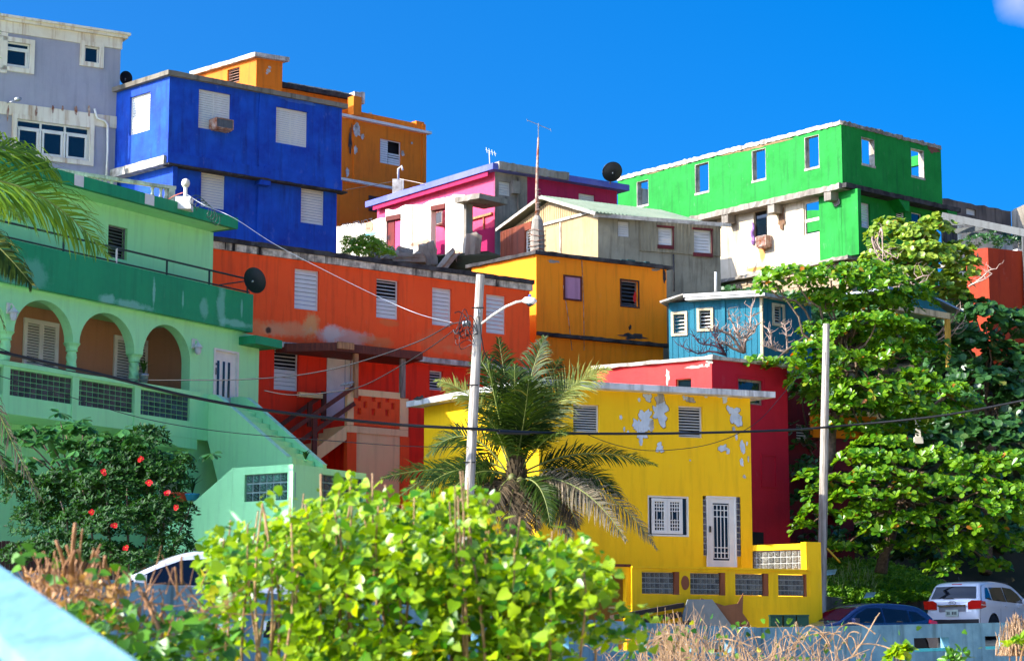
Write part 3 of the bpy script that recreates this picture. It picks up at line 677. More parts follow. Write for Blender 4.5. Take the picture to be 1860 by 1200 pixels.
# ------------------------------------------------------------------ green ruin
Mgn = paint('green_paint', (4, 122, 32), (24, 142, 50), .95, .4, (6, 84, 30), altscale=.9); 
H, FL, FR, zt = corner_house('green_ruin', 'roofless bright green building with empty window openings on the hilltop', Z4(100, 300), Z4(1068, 55), Z4(1500, 165), 89)
zf = FL.uz(Z4(1075, 318))[1]
# wall top is exactly level in the photo only at the corner: use broken rim
def px(ws): return [(*Z4(a, b), *Z4(c, d), 'void') for a, b, c, d in ws]
wl = px(((182, 312, 234, 410), (434, 238, 496, 352), (680, 178, 743, 298), (908, 120, 974, 246)))
wr = px(((1155, 115, 1215, 248), (1369, 163, 1430, 300)))
facade(H, FL, Mgn, zf, zt, wl, t=.28, top=rag(.16, 2.4, 1), step=.25)
facade(H, FR, Mgn, zf, zt, wr, t=.28, top=rag(.1, 2.4, 8), step=.25)
part('broken_rim', slab(FL, 0, FL.L, zt-.08, zt+.1, -.05, .32, .09, .16, 2), M_['oldwhite'], H, FL.M)
part('broken_rim', slab(FR, 0, FR.L, zt-.07, zt+.09, -.05, .32, .09, .16, 7), M_['concrete'], H, FR.M)
part('torn_patch', patch(FL, Z4(700, 160), 52, 3.2, -.012, 5, 34, .9), paint('torn_plaster', (150, 118, 76), (90, 80, 50), .8), H, FL.M)
part('torn_patch', patch(FL, Z4(300, 255), 34, 3, -.012, 8, 34, .9), paint('torn_plaster_two', (178, 150, 106), (90, 80, 50), .8), H, FL.M)
part('torn_patch', patch(FR, Z4(1468, 165), 12, 7, -.012, 4, 34, .7), paint('torn_brick', (120, 76, 56), (80, 50, 40), .8), H, FR.M)
for w in wl+wr:    # bare plaster sills and jambs
    Fx = FL if w in wl else FR; h = hole_of(Fx, w)
    part('window_reveal', frame_mb(h[0], h[1]-.02, h[2], h[3]+.01, .028, .006, .276).box(h[0]-.02, -.02, h[1]-.05, h[2]+.02, .29, h[1]+.05), M_['oldwhite'], H, Fx.M)
# inner cross wall near the left end, rear fragments
inn = Fac(FL.w(1.3, .3, 0), FL.w(1.3, 5, 0)); part('inner_wall', wall(inn, .02, 4.7, zf, zt-.6, [(1.1, zf+1.0, 1.9, zt-1.1)], .15), M_['offwhite'], H, inn.M)
D = FL.P0+(FR.P1-FL.P1); e2 = Fac(D, FL.P0); part('wall', wall(e2, .1, e2.L-.32, zf, zf+.7, (), .2, 0, rag(.3, .8, 3), None, .3), M_['offwhite'], H, e2.M)
e3 = Fac(FR.P1, D); part('wall', wall(e3, .1, e3.L-.3, zf, zf+1.0, (), .2, 0, rag(.25, .7, 3), None, .3), Mgn, H, e3.M)
e4 = Fac(FR.w(FR.L, .3, 0), FR.w(FR.L, 3.4, 0)); part('wall', wall(e4, 0, 3.1, zf, zt-.15, [(.7, zf+1.0, 1.5, zt-.6)], .2, 0), Mgn, H, e4.M)
# cantilever floor slab and eroded edge
part('floor_slab', slab(FL, 0, FL.L, zf-.25, zf-.003, -.22, .6, .07, .2, 3), M_['concrete'], H, FL.M)
part('floor_slab', slab(FR, -.1, FR.L+.9, zf-.2, zf-.003, -.28, .6, .05, .2, 6), M_['tar'], H, FR.M)
m = MB()
for x, y in ((575, 445), (775, 395), (1020, 345)): u = FL.uz(Z4(x, y))[0]; m.box(u-.18, -.18, zf-.62, u+.2, .4, zf-.25)
u = FR.uz(Z4(1130, 340))[0]; m.box(u-.1, -.24, zf-.55, u+.25, .4, zf-.2)
part('slab_bracket', m, M_['concrete'], H, FL.M, kind='stuff')
m = MB(); 
for x in (1335, 1540): u = FR.uz(Z4(x, 400))[0]; m.prism([(u-.6, zf-.2), (u+.15, zf-.2), (u+.15, zf-.65), (u-.1, zf-.65)], -.24, .35, 'y')
part('green_bracket', m, Mgn, H, FR.M, kind='stuff')
# middle storey set back: bare render at left, green at the corner
zg = FL.uz(Z4(1060, 632))[1]; y2 = .35
ug = FL.uz(Z4(976, 480), y2)[0]; zb2 = FL.uz(Z4(900, 655), y2)[1]; us0 = FL.uz(Z4(530, 480), y2)[0]
Mbare = paint('bare_sunlit_render', (214, 196, 168), (176, 152, 118), .7, .35, (120, 84, 50), blobs=[(FL.uz(Z4(725, 600), y2)[0], FL.uz(Z4(725, 615), y2)[1], .25, .7, (206, 120, 30), .8), (FL.uz(Z4(700, 688), y2)[0], FL.uz(Z4(700, 688), y2)[1], .8, .12, (220, 140, 20), .8)], rough=.95)
Wm = [(*Z4(688, 442), *Z4(748, 542), 'glass', dict(mat=M_['wood'])), (*Z4(905, 402), *Z4(974, 530), 'void')]
facade(H, FL, Mbare, zg, zf-.25, Wm, u0=us0, u1=ug, y=y2)
h = hole_of(FL, Wm[1], y2); part('window_sash', frame_mb(h[0], h[1], h[2], h[3], .05, y2+.06, y2+.12).box(h[0], y2+.05, h[1]+.55, h[2], y2+.11, h[1]+.68), M_['offwhite'], H, FL.M)
part('dark_room_panel', MB().box(h[0]-.1, y2+1.2, h[1]-.1, h[2]+.3, y2+1.3, h[3]+.1), paint('brown_room', (70, 48, 38), (50, 36, 30), .5), H, FL.M)
part('wall', wall(FL, 0, us0-.003, zg-1, zf-.25, (), .2, y2), M_['concrete'], H, FL.M)
u_c = FL.L-.36
facade(H, FL, Mgn, zg, zf-.25, (), u0=ug+.003, u1=u_c+.9, y=y2-.05)
part('erosion_scar', patch(FL, Z4(812, 470), 5, 20, y2-.06, 3, rough=.8), paint('exposed_brick', (126, 90, 60), (90, 66, 44), .8), H, FL.M)
part('erosion_scar', patch(FL, Z4(1047, 397), 6, 9, y2-.11, 5, rough=.3), M_['concrete'], H, FL.M)
FR2 = FR.off(.35, .3, FR.L+.0)
facade(H, FR2, Mgn, zg-2.2, zf-.2, [(*Z4(1143, 396), *Z4(1195, 515), 'shut', dict(gap=.5)), (*Z4(1306, 432), *Z4(1345, 478), 'open'), (*Z4(1372, 440), *Z4(1420, 495), 'glass')], u0=.003)
part('base_ledge', slab(FL, us0-.4, FL.L+.1, zg-.14, zg-.003, .1, .9, .07, .2, 9), M_['concrete'], H, FL.M)
Mfs = paint('foundation_masonry', (182, 160, 130), (120, 100, 80), .9, .4, (80, 60, 44), rough=.95, altscale=1.6)
part('foundation_core', wall(FL, us0-.6, FL.L-.1, zg-4.5, zg-.14, (), .3, .55), Mfs, H, FL.M)
# foundation blocks
bme = MB().box(-.5, -.5, -.5, .5, .5, .5).mesh('block'); bme.materials.append(Mfs); rr = random.Random(4); zrow = zg-.16; 
for r in range(6):
    u = us0-.3+rr.random()*.3
    while u < FL.L-.2:
        w_ = .35+rr.random()*.35
        if rr.random() < .87: part('stone_block', bme, None, H, FL.M @ T((u+w_/2, .52+rr.uniform(-.05, .04), zrow-.12)) @ Rot(rr.uniform(-.03, .03), 'Y') @ Sc(w_-.03, .2, .21))
        u += w_
    zrow -= .235
aircon(FL, Z4(699, 548), Z4(742, 586), 'rust eaten air conditioner under the cloth hung window of the green ruin', M_['rust'], M_['rust'], .4, y2)
c = FL.uz(Z4(692, 530), y2-.03); m = MB(); pts = [(c[0]-.08+.03*math.sin(i*1.3), y2-.04-.03*math.cos(i*2), c[1]+.45-i*.14) for i in range(8)]
single('hanging_cloth', MB().tube(pts, [.03, .06, .07, .09, .09, .08, .1, .05], 7), plain('lilac_cloth', (150, 110, 170), .9), 'lilac cloth hanging from the window beside the rusty air conditioner', 'cloth', FL.M)
FLg, FRg, zgr = FL, FR, zt

# ------------------------------------------------------------------ amber house
Ma = paint('amber_paint', (255, 144, 4), (248, 126, 4), .4, .22, (130, 60, 10))
H, FL, FR, zt = corner_house('amber_house', 'amber orange upper house with black roof edge and two small windows', Z3(700, 782), Z3(1020, 715), Z3(1665, 790), 75.5)
zl = FR.uz(Z3(1030, 1098))[1]
W_ = [(*Z3(1153, 815), *Z3(1243, 948), 'panel'), (*Z3(1440, 842), *Z3(1524, 975), 'open', dict(mat=M_['metal'], n=6))]
facade(H, FR, Ma, zl, zt, [W_[0], W_[1]] if 0 else [W_[1]])
h = hole_of(FR, W_[0]); part('window_frame', frame_mb(h[0], h[1], h[2], h[3], .06, -.05, .0-.002), paint('brown_frame', (96, 40, 30), (60, 30, 24), .6), H, FR.M)
part('window_panel', MB().box(h[0]+.06, -.03, h[1]+.06, h[2]-.06, -.003, h[3]-.06), paint('mauve_panel', (184, 132, 152), (168, 116, 138), .5), H, FR.M)
h = hole_of(FR, W_[1]); part('window_frame', frame_mb(h[0]-.05, h[1]-.05, h[2]+.05, h[3]+.05, .05, -.03, .02), paint('dark_frame', (70, 40, 28), (40, 30, 24), .6), H, FR.M)
part('red_rag', patch(FR, Z3(1508, 925), 3.2, 9, -.05, 4, rough=.5), plain('red_cloth', (200, 30, 24), .9), H, FR.M)
facade(H, FL, Ma, zl-4, zt)
facade(H, FR, Ma, zl-4.5, zl-.12, (), y=.12, u0=.13, u1=FR.L-.1)
part('ledge', slab(FR, -.0, FR.L+.15, zl-.12, zl-.003, -.1, .15, .04, .2, 4), M_['tar'], H, FR.M)
backs(H, FL, FR, Ma, zl-4, zt)
roof(H, FL, FR, zt, zt+.12, .14, M_['tar'], jit=.04)
for i, x in enumerate(range(1430, 1640, 30)): c = FR.uz(Z3(x, 745)); part('tarp_scrap', MB().box(c[0], -.16, zt+.125, c[0]+.25+.1*math.sin(i), .3, zt+.15+.03*math.sin(i*2)), paint('teal_tarp_%d' % i, (40, 84, 84), (34, 40, 44), .8), H, FR.M)
for i, (x, y, rx, ry, mt) in enumerate(((1105, 748, 12, 2.5, 'concrete'), (1484, 1075, 3, 4, 'tar'), (1655, 820, 2.5, 12, 'tar'), (1500, 1120, 20, 5, 'tar'), (1615, 790, 6, 3, 'concrete'))):
    part('wall_scar', patch(FR, Z3(x, y), rx, ry, -.008, i*3+1, 26, .7), M_[mt], H, FR.M)
for i, (x, y0, x1, y1) in enumerate(((1152, 870, 1195, 1190), (1243, 740, 1255, 1190))):
    a = FR.uz(Z3(x, y0)); b = FR.uz(Z3(x1, y1)); tubeobj('wall_cable', [FR.w(a[0], -.03, a[1]), FR.w((a[0]+b[0])/2+.03, -.03, (a[1]+b[1])/2), FR.w(b[0], -.03, b[1])], .011, M_['rust'], H)

# ------------------------------------------------------------------ orange house
zt_l = B1(18, 50); F, zt = fline(B1(-60, 34), B1(1455, 240), d=65.5)
H = thing('orange_house', 'long vermilion orange house with white louvred windows and wooden porch', 'house', F.P0)
zb_ = F.uz(B1(210, 490))[1]
bl = []
for (x, y, rx, ry, c, s) in ((465, 425, .35, .5, (224, 160, 96), .8), (350, 445, 1.1, .3, (222, 150, 100), .65), (610, 480, 1.3, .32, (206, 170, 150), .7), (560, 462, .5, .3, (210, 190, 176), .7), (225, 440, .5, .35, (230, 150, 90), .5), (300, 450, .5, .2, (220, 150, 110), .5), (760, 500, .8, .2, (216, 130, 70), .5), (1040, 500, .9, .4, (226, 110, 60), .6), (820, 415, .5, .15, (216, 120, 60), .5), (1160, 540, 1, .2, (226, 130, 80), .5), (270, 448, .12, .12, (30, 24, 20), .9)):
    c0 = F.uz(B1(x, y)); bl.append((c0[0], c0[1], rx, ry, c, s))
Mor = paint('vermilion_paint', (255, 88, 26), (246, 72, 16), .5, .25, (150, 40, 16), blobs=bl)
zr = zt-.24
facade(H, F, Mor, zb_, zr, [(*B1(389, 167), *B1(498, 363), 'shut', dict(n=9)), (*B1(760, 212), *B1(859, 402), 'half', dict(gap=.48)), (*B1(1013, 252), *B1(1101, 434), 'shut', dict(n=9)), (*B1(1258, 283), *B1(1347, 470), 'shut', dict(n=9))])
part('roof_fascia', slab(F, -.05, F.L+.06, zr, zt-.02, -.1, .3, .012, .3, 3), paint('dripping_fascia', (222, 206, 180), (60, 50, 44), .75, .9, (30, 26, 24), rough=.9, altscale=5), H, F.M)
part('roof', slab(F, -.1, F.L+.1, zt-.015, zt+.13, -.15, 6.5, .04, .25, 3), M_['tar'], H, F.M)
part('ledge', slab(F, F.uz(B1(195, 480))[0], F.L, zb_-.17, zb_-.003, -.13, .25, .02, .3, 5), M_['oldwhite'], H, F.M)
# lower storey
zg0 = 1.0; y3 = .2
Mor2 = paint('deep_vermilion_paint', (248, 52, 8), (228, 42, 8), .5, .3, (120, 20, 10))
dh = hole_of(F, (*C4(466, 185), *C4(628, 640)), y3)
low = [(*C4(74, 130), *C4(246, 443), 'half', dict(gap=.48)), (*B1(1001, 630), *B1(1061, 724), 'open')]
hs_ = [hole_of(F, w, y3) for w in low]
part('wall', wall(F, .003, F.L-.05, zg0, zb_-.17, hs_+[dh], .2, y3), Mor2, H, F.M)
for w, h in zip(low, hs_): window(H, F, h, w[4], y3, **(w[5] if len(w) > 5 else {}))
w3 = hole_of(F, (*B1(1240, 655), *B1(1300, 700)), y3); window(H, F, w3, 'open', y3-.12)
dr = part('door', MB().box(dh[0], y3+.04, dh[1], dh[2], y3+.09, dh[3]), M_['white'], H, F.M)
part('door_frame', frame_mb(dh[0]-.06, dh[1], dh[2]+.06, dh[3]+.06, .06, y3-.03, y3+.02), M_['white'], dr, F.M)
part('door_seam', MB().box(dh[2]-.22, y3+.03, dh[1]+.05, dh[2]-.2, y3+.041, dh[3]-.03), M_['metal'], dr, F.M)
sdw = Fac(F.P1, F.w(F.L, 6.4, 0)); part('wall', wall(sdw, .22, 6.4, 1, zr), Mor, H, sdw.M)
sdw = Fac(F.w(0, 6.4, 0), F.P0); part('wall', wall(sdw, .1, 6.1, 1, zr), Mor, H, sdw.M)
Fo = F
# porch: canopy, posts, landing, stairs
Mc = paint('salmon_render', (252, 200, 134), (240, 180, 112), .3, .2, (150, 90, 50))
yp = -1.15    # porch front plane
P = thing('wooden_porch', 'entrance porch with salmon landing, pierced orange parapet and brown wooden stair rails', 'porch', F.w(F.uz(C4(650, 600), yp)[0], yp, zg0))
U = lambda x, y, o=yp: F.uz(C4(x, y), o)
c0 = U(255, 118)[0]; c1 = F.uz(B1(955, 560), yp)[0]; zc_ = U(640, 130)[1]; zc2 = U(640, 165)[1]
cm = MB().prism([(U(250, 125)[0], 0), (U(500, 125)[0], -.0)] and [(c0, y3), (c0+.1, -.2), (U(500, 125)[0], yp-.18), (c1, yp-.18), (c1+.3, y3)], zc2, zc_+.1, 'z')
part('canopy', cm, M_['rail'], P, F.M)
part('canopy_board', MB().box(U(505, 100)[0], yp-.24, zc2+.07, U(622, 140)[0], yp-.185, zc_+.13), M_['palewood'], P, F.M)
for x, x1 in ((652, 680), (990, 1022)):
    a = U(x, 160)[0]; b = U(x1, 160)[0]; part('post', MB().box(a, yp-.05, U(x, 430)[1]-.25, b, yp+.07, zc2-.003), M_['wood'] if x > 900 else M_['palewood'], P, F.M)
pl_ = U(605, 420)[0]; pm = U(652, 430)[0]; pr_ = U(988, 470)[0]; pe = U(1048, 480)[0]; ptop = U(660, 418)[1]; pb = U(660, 690)[1]
part('landing', MB().box(pl_, yp, pb-.22, pe, y3-.01, pb-.01), Mc, P, F.M)
fr_ = MB().box(pl_, yp, pb, pm, yp+.14, ptop).box(pr_, yp, pb, pe, yp+.14, ptop-.18).box(pm, yp, ptop-.22, pr_, yp+.14, ptop-.02); part('parapet_frame', fr_, Mc, P, F.M)
hol = []
for x, y in ((695, 488), (797, 492), (897, 497), (736, 537), (838, 541), (937, 548), (693, 585), (796, 590), (896, 596)):
    a = U(x-13, y-24); b = U(x+13, y+25); hol.append((a[0], b[1], b[0], a[1]))
part('parapet_panel', wall(F, pm+.003, pr_-.003, pb+.02, ptop-.22, hol, .1, yp+.02), Mor, P, F.M)
q1 = U(672, 800)[0]; q2 = U(990, 800)[0]
part('pier', MB().box(U(605, 800)[0], yp+.01, zg0, q1, yp+.2, pb-.22), Mor, P, F.M)
part('base_wall', MB().box(q1, yp+.04, zg0, q2, yp+.2, pb-.22), Mc, P, F.M)
part('pier', MB().box(q2, yp+.01, zg0, U(1055, 800)[0], yp+.2, pb-.22), Mor, P, F.M)
part('base_side', MB().box(pl_+.2, yp+.21, zg0, pl_+.35, y3-.02, pb-.23), Mor2, P, F.M)
part('base_side', MB().box(U(1050, 800)[0]-.15, yp+.21, zg0, U(1050, 800)[0]-.01, y3-.02, pb-.23), Mc, P, F.M)
# stairs go down to the left along the facade
u0, z0 = pl_, pb; nst = 9; run = .27; rise = .185
sm = MB()
for i in range(nst): sm.box(u0-run*(i+1), yp+.1, z0-rise*(i+1)-.2, u0-run*i-.001, y3-.15, z0-rise*(i+1))
part('steps', sm, Mc, P, F.M)
part('stringer', MB().prism([(u0, z0-.02), (u0, z0-.45), (u0-run*nst, z0-rise*nst-.45), (u0-run*nst, z0-rise*nst-.02)], yp+.02, yp+.09, 'y'), Mc, P, F.M)
def B3d(x, y, o): c = F.uz(C4(x, y), o); return Vector((c[0], o, c[1]))
for k, (a, b, o) in enumerate((((650, 412), (170, 745), yp-.05), ((655, 530), (245, 815), yp-.05), ((440, 455), (110, 695), y3-.3), ((430, 560), (180, 740), y3-.3))):
    part('handrail', MB().beam(B3d(*a, o), B3d(*b, o), .05, .13), M_['rail'], P, F.M)
for (x, y0, y1, o) in ((365, 620, 905, yp-.09), (432, 440, 660, y3-.34), (330, 520, 700, y3-.34)):
    a = U(x-14, y0, o); b = U(x+14, y1, o); part('newel_post', MB().box(a[0], o-.04, b[1], b[0], o+.04, a[1]), M_['rail'], P, F.M)
a = U(250, 475, -.2); b = U(420, 445, -.2); part('sill_board', MB().box(a[0], -.25, a[1]-.02, b[0], -.1, a[1]+.12), Mc, P, F.M)
bd = thing('pigeon', 'grey and white bird perched on top of the porch stair rail', 'bird', F.M @ B3d(600, 400, yp-.03))
bp = F.M @ B3d(600, 398, yp-.03)
part('body', MB().tube([bp+Vector((-.2, 0, .0)), bp+Vector((-.12, 0, .02)), bp+Vector((0, 0, .045)), bp+Vector((.1, 0, .06)), bp+Vector((.15, 0, .1)), bp+Vector((.19, 0, .1)), bp+Vector((.23, 0, .09))], [.015, .035, .06, .055, .035, .03, .008], 8), plain('bird_feathers', (190, 184, 180), .8, var=.6, sc=20), bd, None, True)
# ------------------------------------------------------------------ teal house
Mte = paint('teal_boards', (30, 112, 130), (20, 92, 112), .5, .3, (20, 60, 80))
H, FL, FR, zt = corner_house('teal_house', 'teal boarded house with cream framed louvred windows beside the amber house', C2(205, 420), C2(1218, 362), C2(1760, 455), 74.5)
wl = [(*C2(262, 548), *C2(386, 745), 'open', dict(mat=M_['white'], n=5, fw=.01)), (*C2(543, 505), *C2(668, 695), 'open', dict(mat=M_['white'], n=5, fw=.01))]
wr = [(*C2(1350, 450), *C2(1450, 650), 'open', dict(mat=M_['white'], n=6, fw=.01))]
facade(H, FL, Mte, 8, zt, wl); facade(H, FR, Mte, 8, zt, wr); backs(H, FL, FR, Mte, 8, zt)
Mcf = paint('cream_frame', (214, 196, 156), (170, 150, 110), .6, .4)
for F_, ws in ((FL, wl), (FR, wr)):
    hs = [hole_of(F_, w) for w in ws]
    for h in hs: part('window_frame', frame_mb(h[0]-.09, h[1]-.1, h[2]+.09, h[3]+.09, .09, -.05, -.002), Mcf, H, F_.M)
    m = MB(); i = 0
    while .1+i*.2 < F_.L-.1:
        u = .1+i*.2; cuts = [(8, zt)]
        for h in hs:
            if h[0]-.13 < u < h[2]+.1: cuts = [(8, h[1]-.1), (h[3]+.09, zt)]
        for a, b in cuts: m.box(u, -.014, a, u+.03, -.002, b-.01)
        i += 1
    part('board_battens', m, Mte, H, F_.M, kind='stuff')
e = FL.uz(C2(800, 600))[0]; part('corner_board', MB().box(e-.05, -.05, 8, e+.08, -.003, zt), Mte, H, FL.M)
part('corner_board', MB().box(FL.L-.05, -.06, 8, FL.L+.04, .1, zt), Mcf, H, FL.M)
uf = FL.uz(C2(400, 320))[0]; ztop = FL.uz(C2(820, 300), -.4)[1]; zbo = FL.uz(C2(820, 352), -.4)[1]
part('roof_fascia', MB().box(uf, -.42, zbo+.06, FL.L+.1, -.38, ztop).box(uf+.05, -.38, zt, FL.L+.2, 4, zt+.1), M_['white'], H, FL.M)
g0 = FL.uz(C2(205, 385), -.4)
part('roof', MB().prism([(g0[0]-.3, g0[1]-.1), (uf, ztop-.02), (uf, ztop+.03), (g0[0]-.3, g0[1]-.03)], -.43, 4, 'y'), M_['oldwhite'], H, FL.M)
part('roof', slab(FR, -.2, FR.L, zt, zt+.12, -.3, 3, .02, .3), M_['oldwhite'], H, FR.M)

# ------------------------------------------------------------------ crimson house
Mcr = paint('crimson_shaded_paint', (178, 10, 38), (160, 8, 32), .35, .15, (110, 6, 20)); Mcl = paint('crimson_sunlit_paint', (226, 44, 44), (214, 70, 60), .5, .2, (150, 30, 26))  # one red in two copies: shaded crimson, and coral for the sunlit wall
H, FL, FR, zt = corner_house('crimson_house', 'crimson red house with crumbling roof edge behind the yellow one', B3(180, 152), B3(627, 112), B3(920, 145), 68.5)
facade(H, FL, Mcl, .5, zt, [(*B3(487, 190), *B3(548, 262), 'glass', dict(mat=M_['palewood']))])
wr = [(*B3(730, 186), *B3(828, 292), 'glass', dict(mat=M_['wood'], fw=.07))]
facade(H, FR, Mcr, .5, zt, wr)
h = hole_of(FR, (*B3(780, 782), *B3(829, 835))); part('vent_opening', MB().box(h[0], -.01, h[1], h[2], -.003, h[3]), M_['dark'], H, FR.M)
h = hole_of(FR, (*B3(818, 478), *B3(880, 612))); part('niche_frame', frame_mb(h[0], h[1], h[2], h[3], .05, -.03, -.003), Mcr, H, FR.M)
h = hole_of(FR, (*B3(722, 170), *B3(836, 300))); part('trim_line', frame_mb(h[0], h[1], h[2], h[3], .025, -.02, -.003), Mcr, H, FR.M)
backs(H, FL, FR, Mcr, .5, zt)
roof(H, FL, FR, zt, zt+.11, .1, M_['oldwhite'], jit=.05)
for i, (x, y, rx, ry) in enumerate(((455, 175, 4, 12), (570, 140, 16, 3), (618, 120, 5, 6), (610, 135, 4, 3))): part('bare_patch', patch(FL, B3(x, y), rx, ry, seed=i*2+1, rough=.9), M_['oldwhite'], H, FL.M)
part('bare_patch', patch(FR, B3(905, 140), 6, 3.5, seed=4, rough=.7), M_['oldwhite'], H, FR.M)

# dark red annex behind the pole
Mdr = paint('dark_red_paint', (120, 18, 26), (90, 14, 20), .6, .3)
A = at(1424, 678, 72.5); H = thing('dark_red_annex', 'shaded dark red building with concrete roof edge behind the right utility pole', 'house', (A.x, A.y, 0))
F = Fac(A, at(1545, 692, 74.0)); facade(H, F, Mdr, 1, A.z, [(1446, 770, 1468, 800, 'open')], t=.2); part('roof', slab(F, -.1, F.L, A.z, A.z+.18, -.2, 3, .05), M_['concrete'], H, F.M)
A = at(1476, 752, 71.6); F2 = Fac(A, at(1592, 742, 72.4)); 
H = thing('yellow_porch_wall', 'low amber wall glimpsed through the leaves right of the pole', 'wall', (A.x, A.y, 0)); part('wall', wall(F2, 0, F2.L, A.z-.75, A.z, (), .2, 0), Ma, H, F2.M); part('coping', MB().box(-.03, -.05, A.z, F2.L+.03, .25, A.z+.06), Mcf, H, F2.M)
b = at(1668, 800, 73); single('white_post', MB().box(-.08, -.08, 0, .08, .08, 1.6).box(-.11, -.11, 1.6, .11, .11, 1.68).box(-.14, -.14, -.1, .14, .14, .12), M_['white'], 'white porch post half hidden by leaves', 'post', T(b))
# teal and yellow porch on the right
A = at(1628, 560, 76); B = at(1720, 578, 78); F = Fac(A, B); H = thing('teal_porch', 'teal gabled porch roof with yellow beam and post among the trees', 'porch', (A.x, A.y, 0))
z1 = F.uz(B4(850, 520))[1]; z2 = F.uz(B4(1090, 570))[1]; L_ = F.uz((1725, 600))[0]
part('beam', MB().box(-.3, -.05, z2, L_, .1, z2+.22), Mcf, H, F.M); part('post', MB().box(L_-.18, -.04, z2-1.75, L_, .09, z2-.002), paint('yellow_post', (206, 160, 60), (180, 130, 40), .5, .3), H, F.M)
part('gable', MB().prism([(-.4, z2+.22), (L_, z2+.22), (L_*.55, z2+.62), (-.4, z2+.62)], 0, .08, 'y'), Mte, H, F.M)
part('roof', MB().prism([(-.8, z2+.62), (L_*.5, z2+.66), (L_+.45, z2+.28), (L_+.45, z2+.34), (L_*.5, z2+.74), (-.8, z2+.70)], -.3, 2, 'y'), M_['metal'], H, F.M)

# ------------------------------------------------------------------ brick red retaining block, pergola and concrete building, far right
Mbk = paint('brick_red_paint', (170, 54, 14), (144, 42, 12), .5, .35, (70, 24, 14))
H, FL, FR, zt = corner_house('brick_red_terrace', 'brick red terrace wall at the right edge above the trees', C3(470, 570), C3(672, 549), C3(1250, 610), 84)
facade(H, FL, Mbk, 8, zt); facade(H, FR, Mbk, 8, zt); part('terrace_floor', MB().box(0, .21, zt-.3, FR.L, 3.2, zt-.15), M_['concrete'], H, FR.M)
part('white_tray', MB().box(FR.uz(C3(950, 600))[0], .05, zt+.02, FR.L, .5, zt+.09), M_['white'], H, FR.M)
Mpg = paint('grey_beam_paint', (96, 98, 96), (70, 70, 68), .5, .3)
PG = thing('pergola', 'grey concrete pergola beams right of the green ruin', 'pergola', at(1760, 420, 86))
A = at(*C3(262, 262), 87.5); B = at(*C3(1150, 445), 84.5)
part('beam', MB().beam(A, B, .2, .26*1.1), Mpg, PG)
for (a, b, da, db) in (((262, 330), (480, 320), 90, 88), ((380, 400), (650, 370), 91, 87), ((500, 430), (620, 440), 91, 88)):
    part('rafter', MB().beam(at(*C3(*a), da), at(*C3(*b), db), .14, .2), Mpg, PG)
part('column', MB().box(-.12, -.12, -3, .12, .12, 0), Mpg, PG, T(at(*C3(1010, 450), 84.7)))
H = thing('stained_concrete_house', 'soot stained grey concrete house on the skyline behind the pergola', 'house', at(1750, 400, 98))
A = at(*C3(270, 95), 96); F, z = fline(C3(270, 95), C3(880, 222), d=96)
Msc = paint('stained_concrete', (128, 112, 98), (44, 36, 30), .95, .6, (30, 24, 20), altscale=.8)
facade(H, F, Msc, 15, z, [(*C3(475, 188), *C3(566, 262), 'shut', dict(n=5))], top=rag(.07, 2, 3), step=.3)
F2 = Fac(at(*C3(885, 222), 95), at(*C3(1150, 170), 92)); z2 = at(*C3(885, 212), 95).z
part('wall', wall(F2, 0, F2.L, 15, z2, (), .3, 0, rag(.1, 2, 3), None, .3), M_['concrete'], H, F2.M)
F3, z3 = fline(C3(430, 325), C3(960, 480), d=93); part('low_wall', wall(F3, 0, F3.L, 14, z3, (), .2, 0), M_['offwhite'], H, F3.M)

# ------------------------------------------------------------------ yellow house
By = [(60, 1)]
H, FL, FR, zt = corner_house('yellow_house', 'bright yellow house with peeling plaster, thin white roof slab and walled terrace', B2(196, 372), (964, 686.5), B3(875, 238), 58.8)
over = .42
Fy = FR.off(over, over, FR.uz((1362.5, 720), over)[0]); Fx = FL.off(over, .3, FL.L-over)
My = paint('yellow_paint', (252, 196, 0), (240, 178, 0), .4, .16, (150, 100, 10), blobs=[])
zw = zt-.17
Fx = Fac(Fx.P0, Fy.P0)
wins = [(*B3(88, 285), *B3(190, 397), 'open', dict(n=10, mat=M_['white'])), (*B3(498, 292), *B3(593, 418), 'open', dict(n=10, mat=M_['white'])), (*B3(90, 572), *B3(197, 672), 'open', dict(n=9, mat=M_['white']))]
hs = [hole_of(Fy, w) for w in wins]; fh = hole_of(Fy, (*B3(378, 640), *B3(540, 802))); dh = hole_of(Fy, (*B3(592, 642), *B3(743, 920)))
part('wall', wall(Fy, .003, Fy.L-.003, 1, zw, hs+[fh, dh]), My, H, Fy.M)
for w, h in zip(wins, hs): window(H, Fy, h, w[4], **w[5])
facade(H, Fx, My, 1, zw); 
sdw = Fac(Fy.P1, Fy.w(Fy.L, 5.5, 0)); part('wall', wall(sdw, .2, 5.5, 1, zw), My, H, sdw.M)
sdw = Fac(Fy.w(Fy.L, 5.5, 0), Fx.P0); part('wall', wall(sdw, .1, sdw.L-.25, 1, zw), My, H, sdw.M)
roof(H, FL, FR, zw, zt, 0, paint('white_roof_slab', (216, 214, 208), (150, 146, 140), .7, .5, (60, 50, 40), altscale=2), jit=.012)
part('downpipe_notch', patch(FL, (742+20, 722), 9, 3.5, -.02, 3), M_['tar'], H, FL.M)
Mpl = paint('bare_pale_plaster', (206, 212, 214), (170, 182, 190), .8, .3, altscale=3); M_['old_yellow'] = paint('old_yellow', (150, 112, 20), (120, 90, 30), .6)
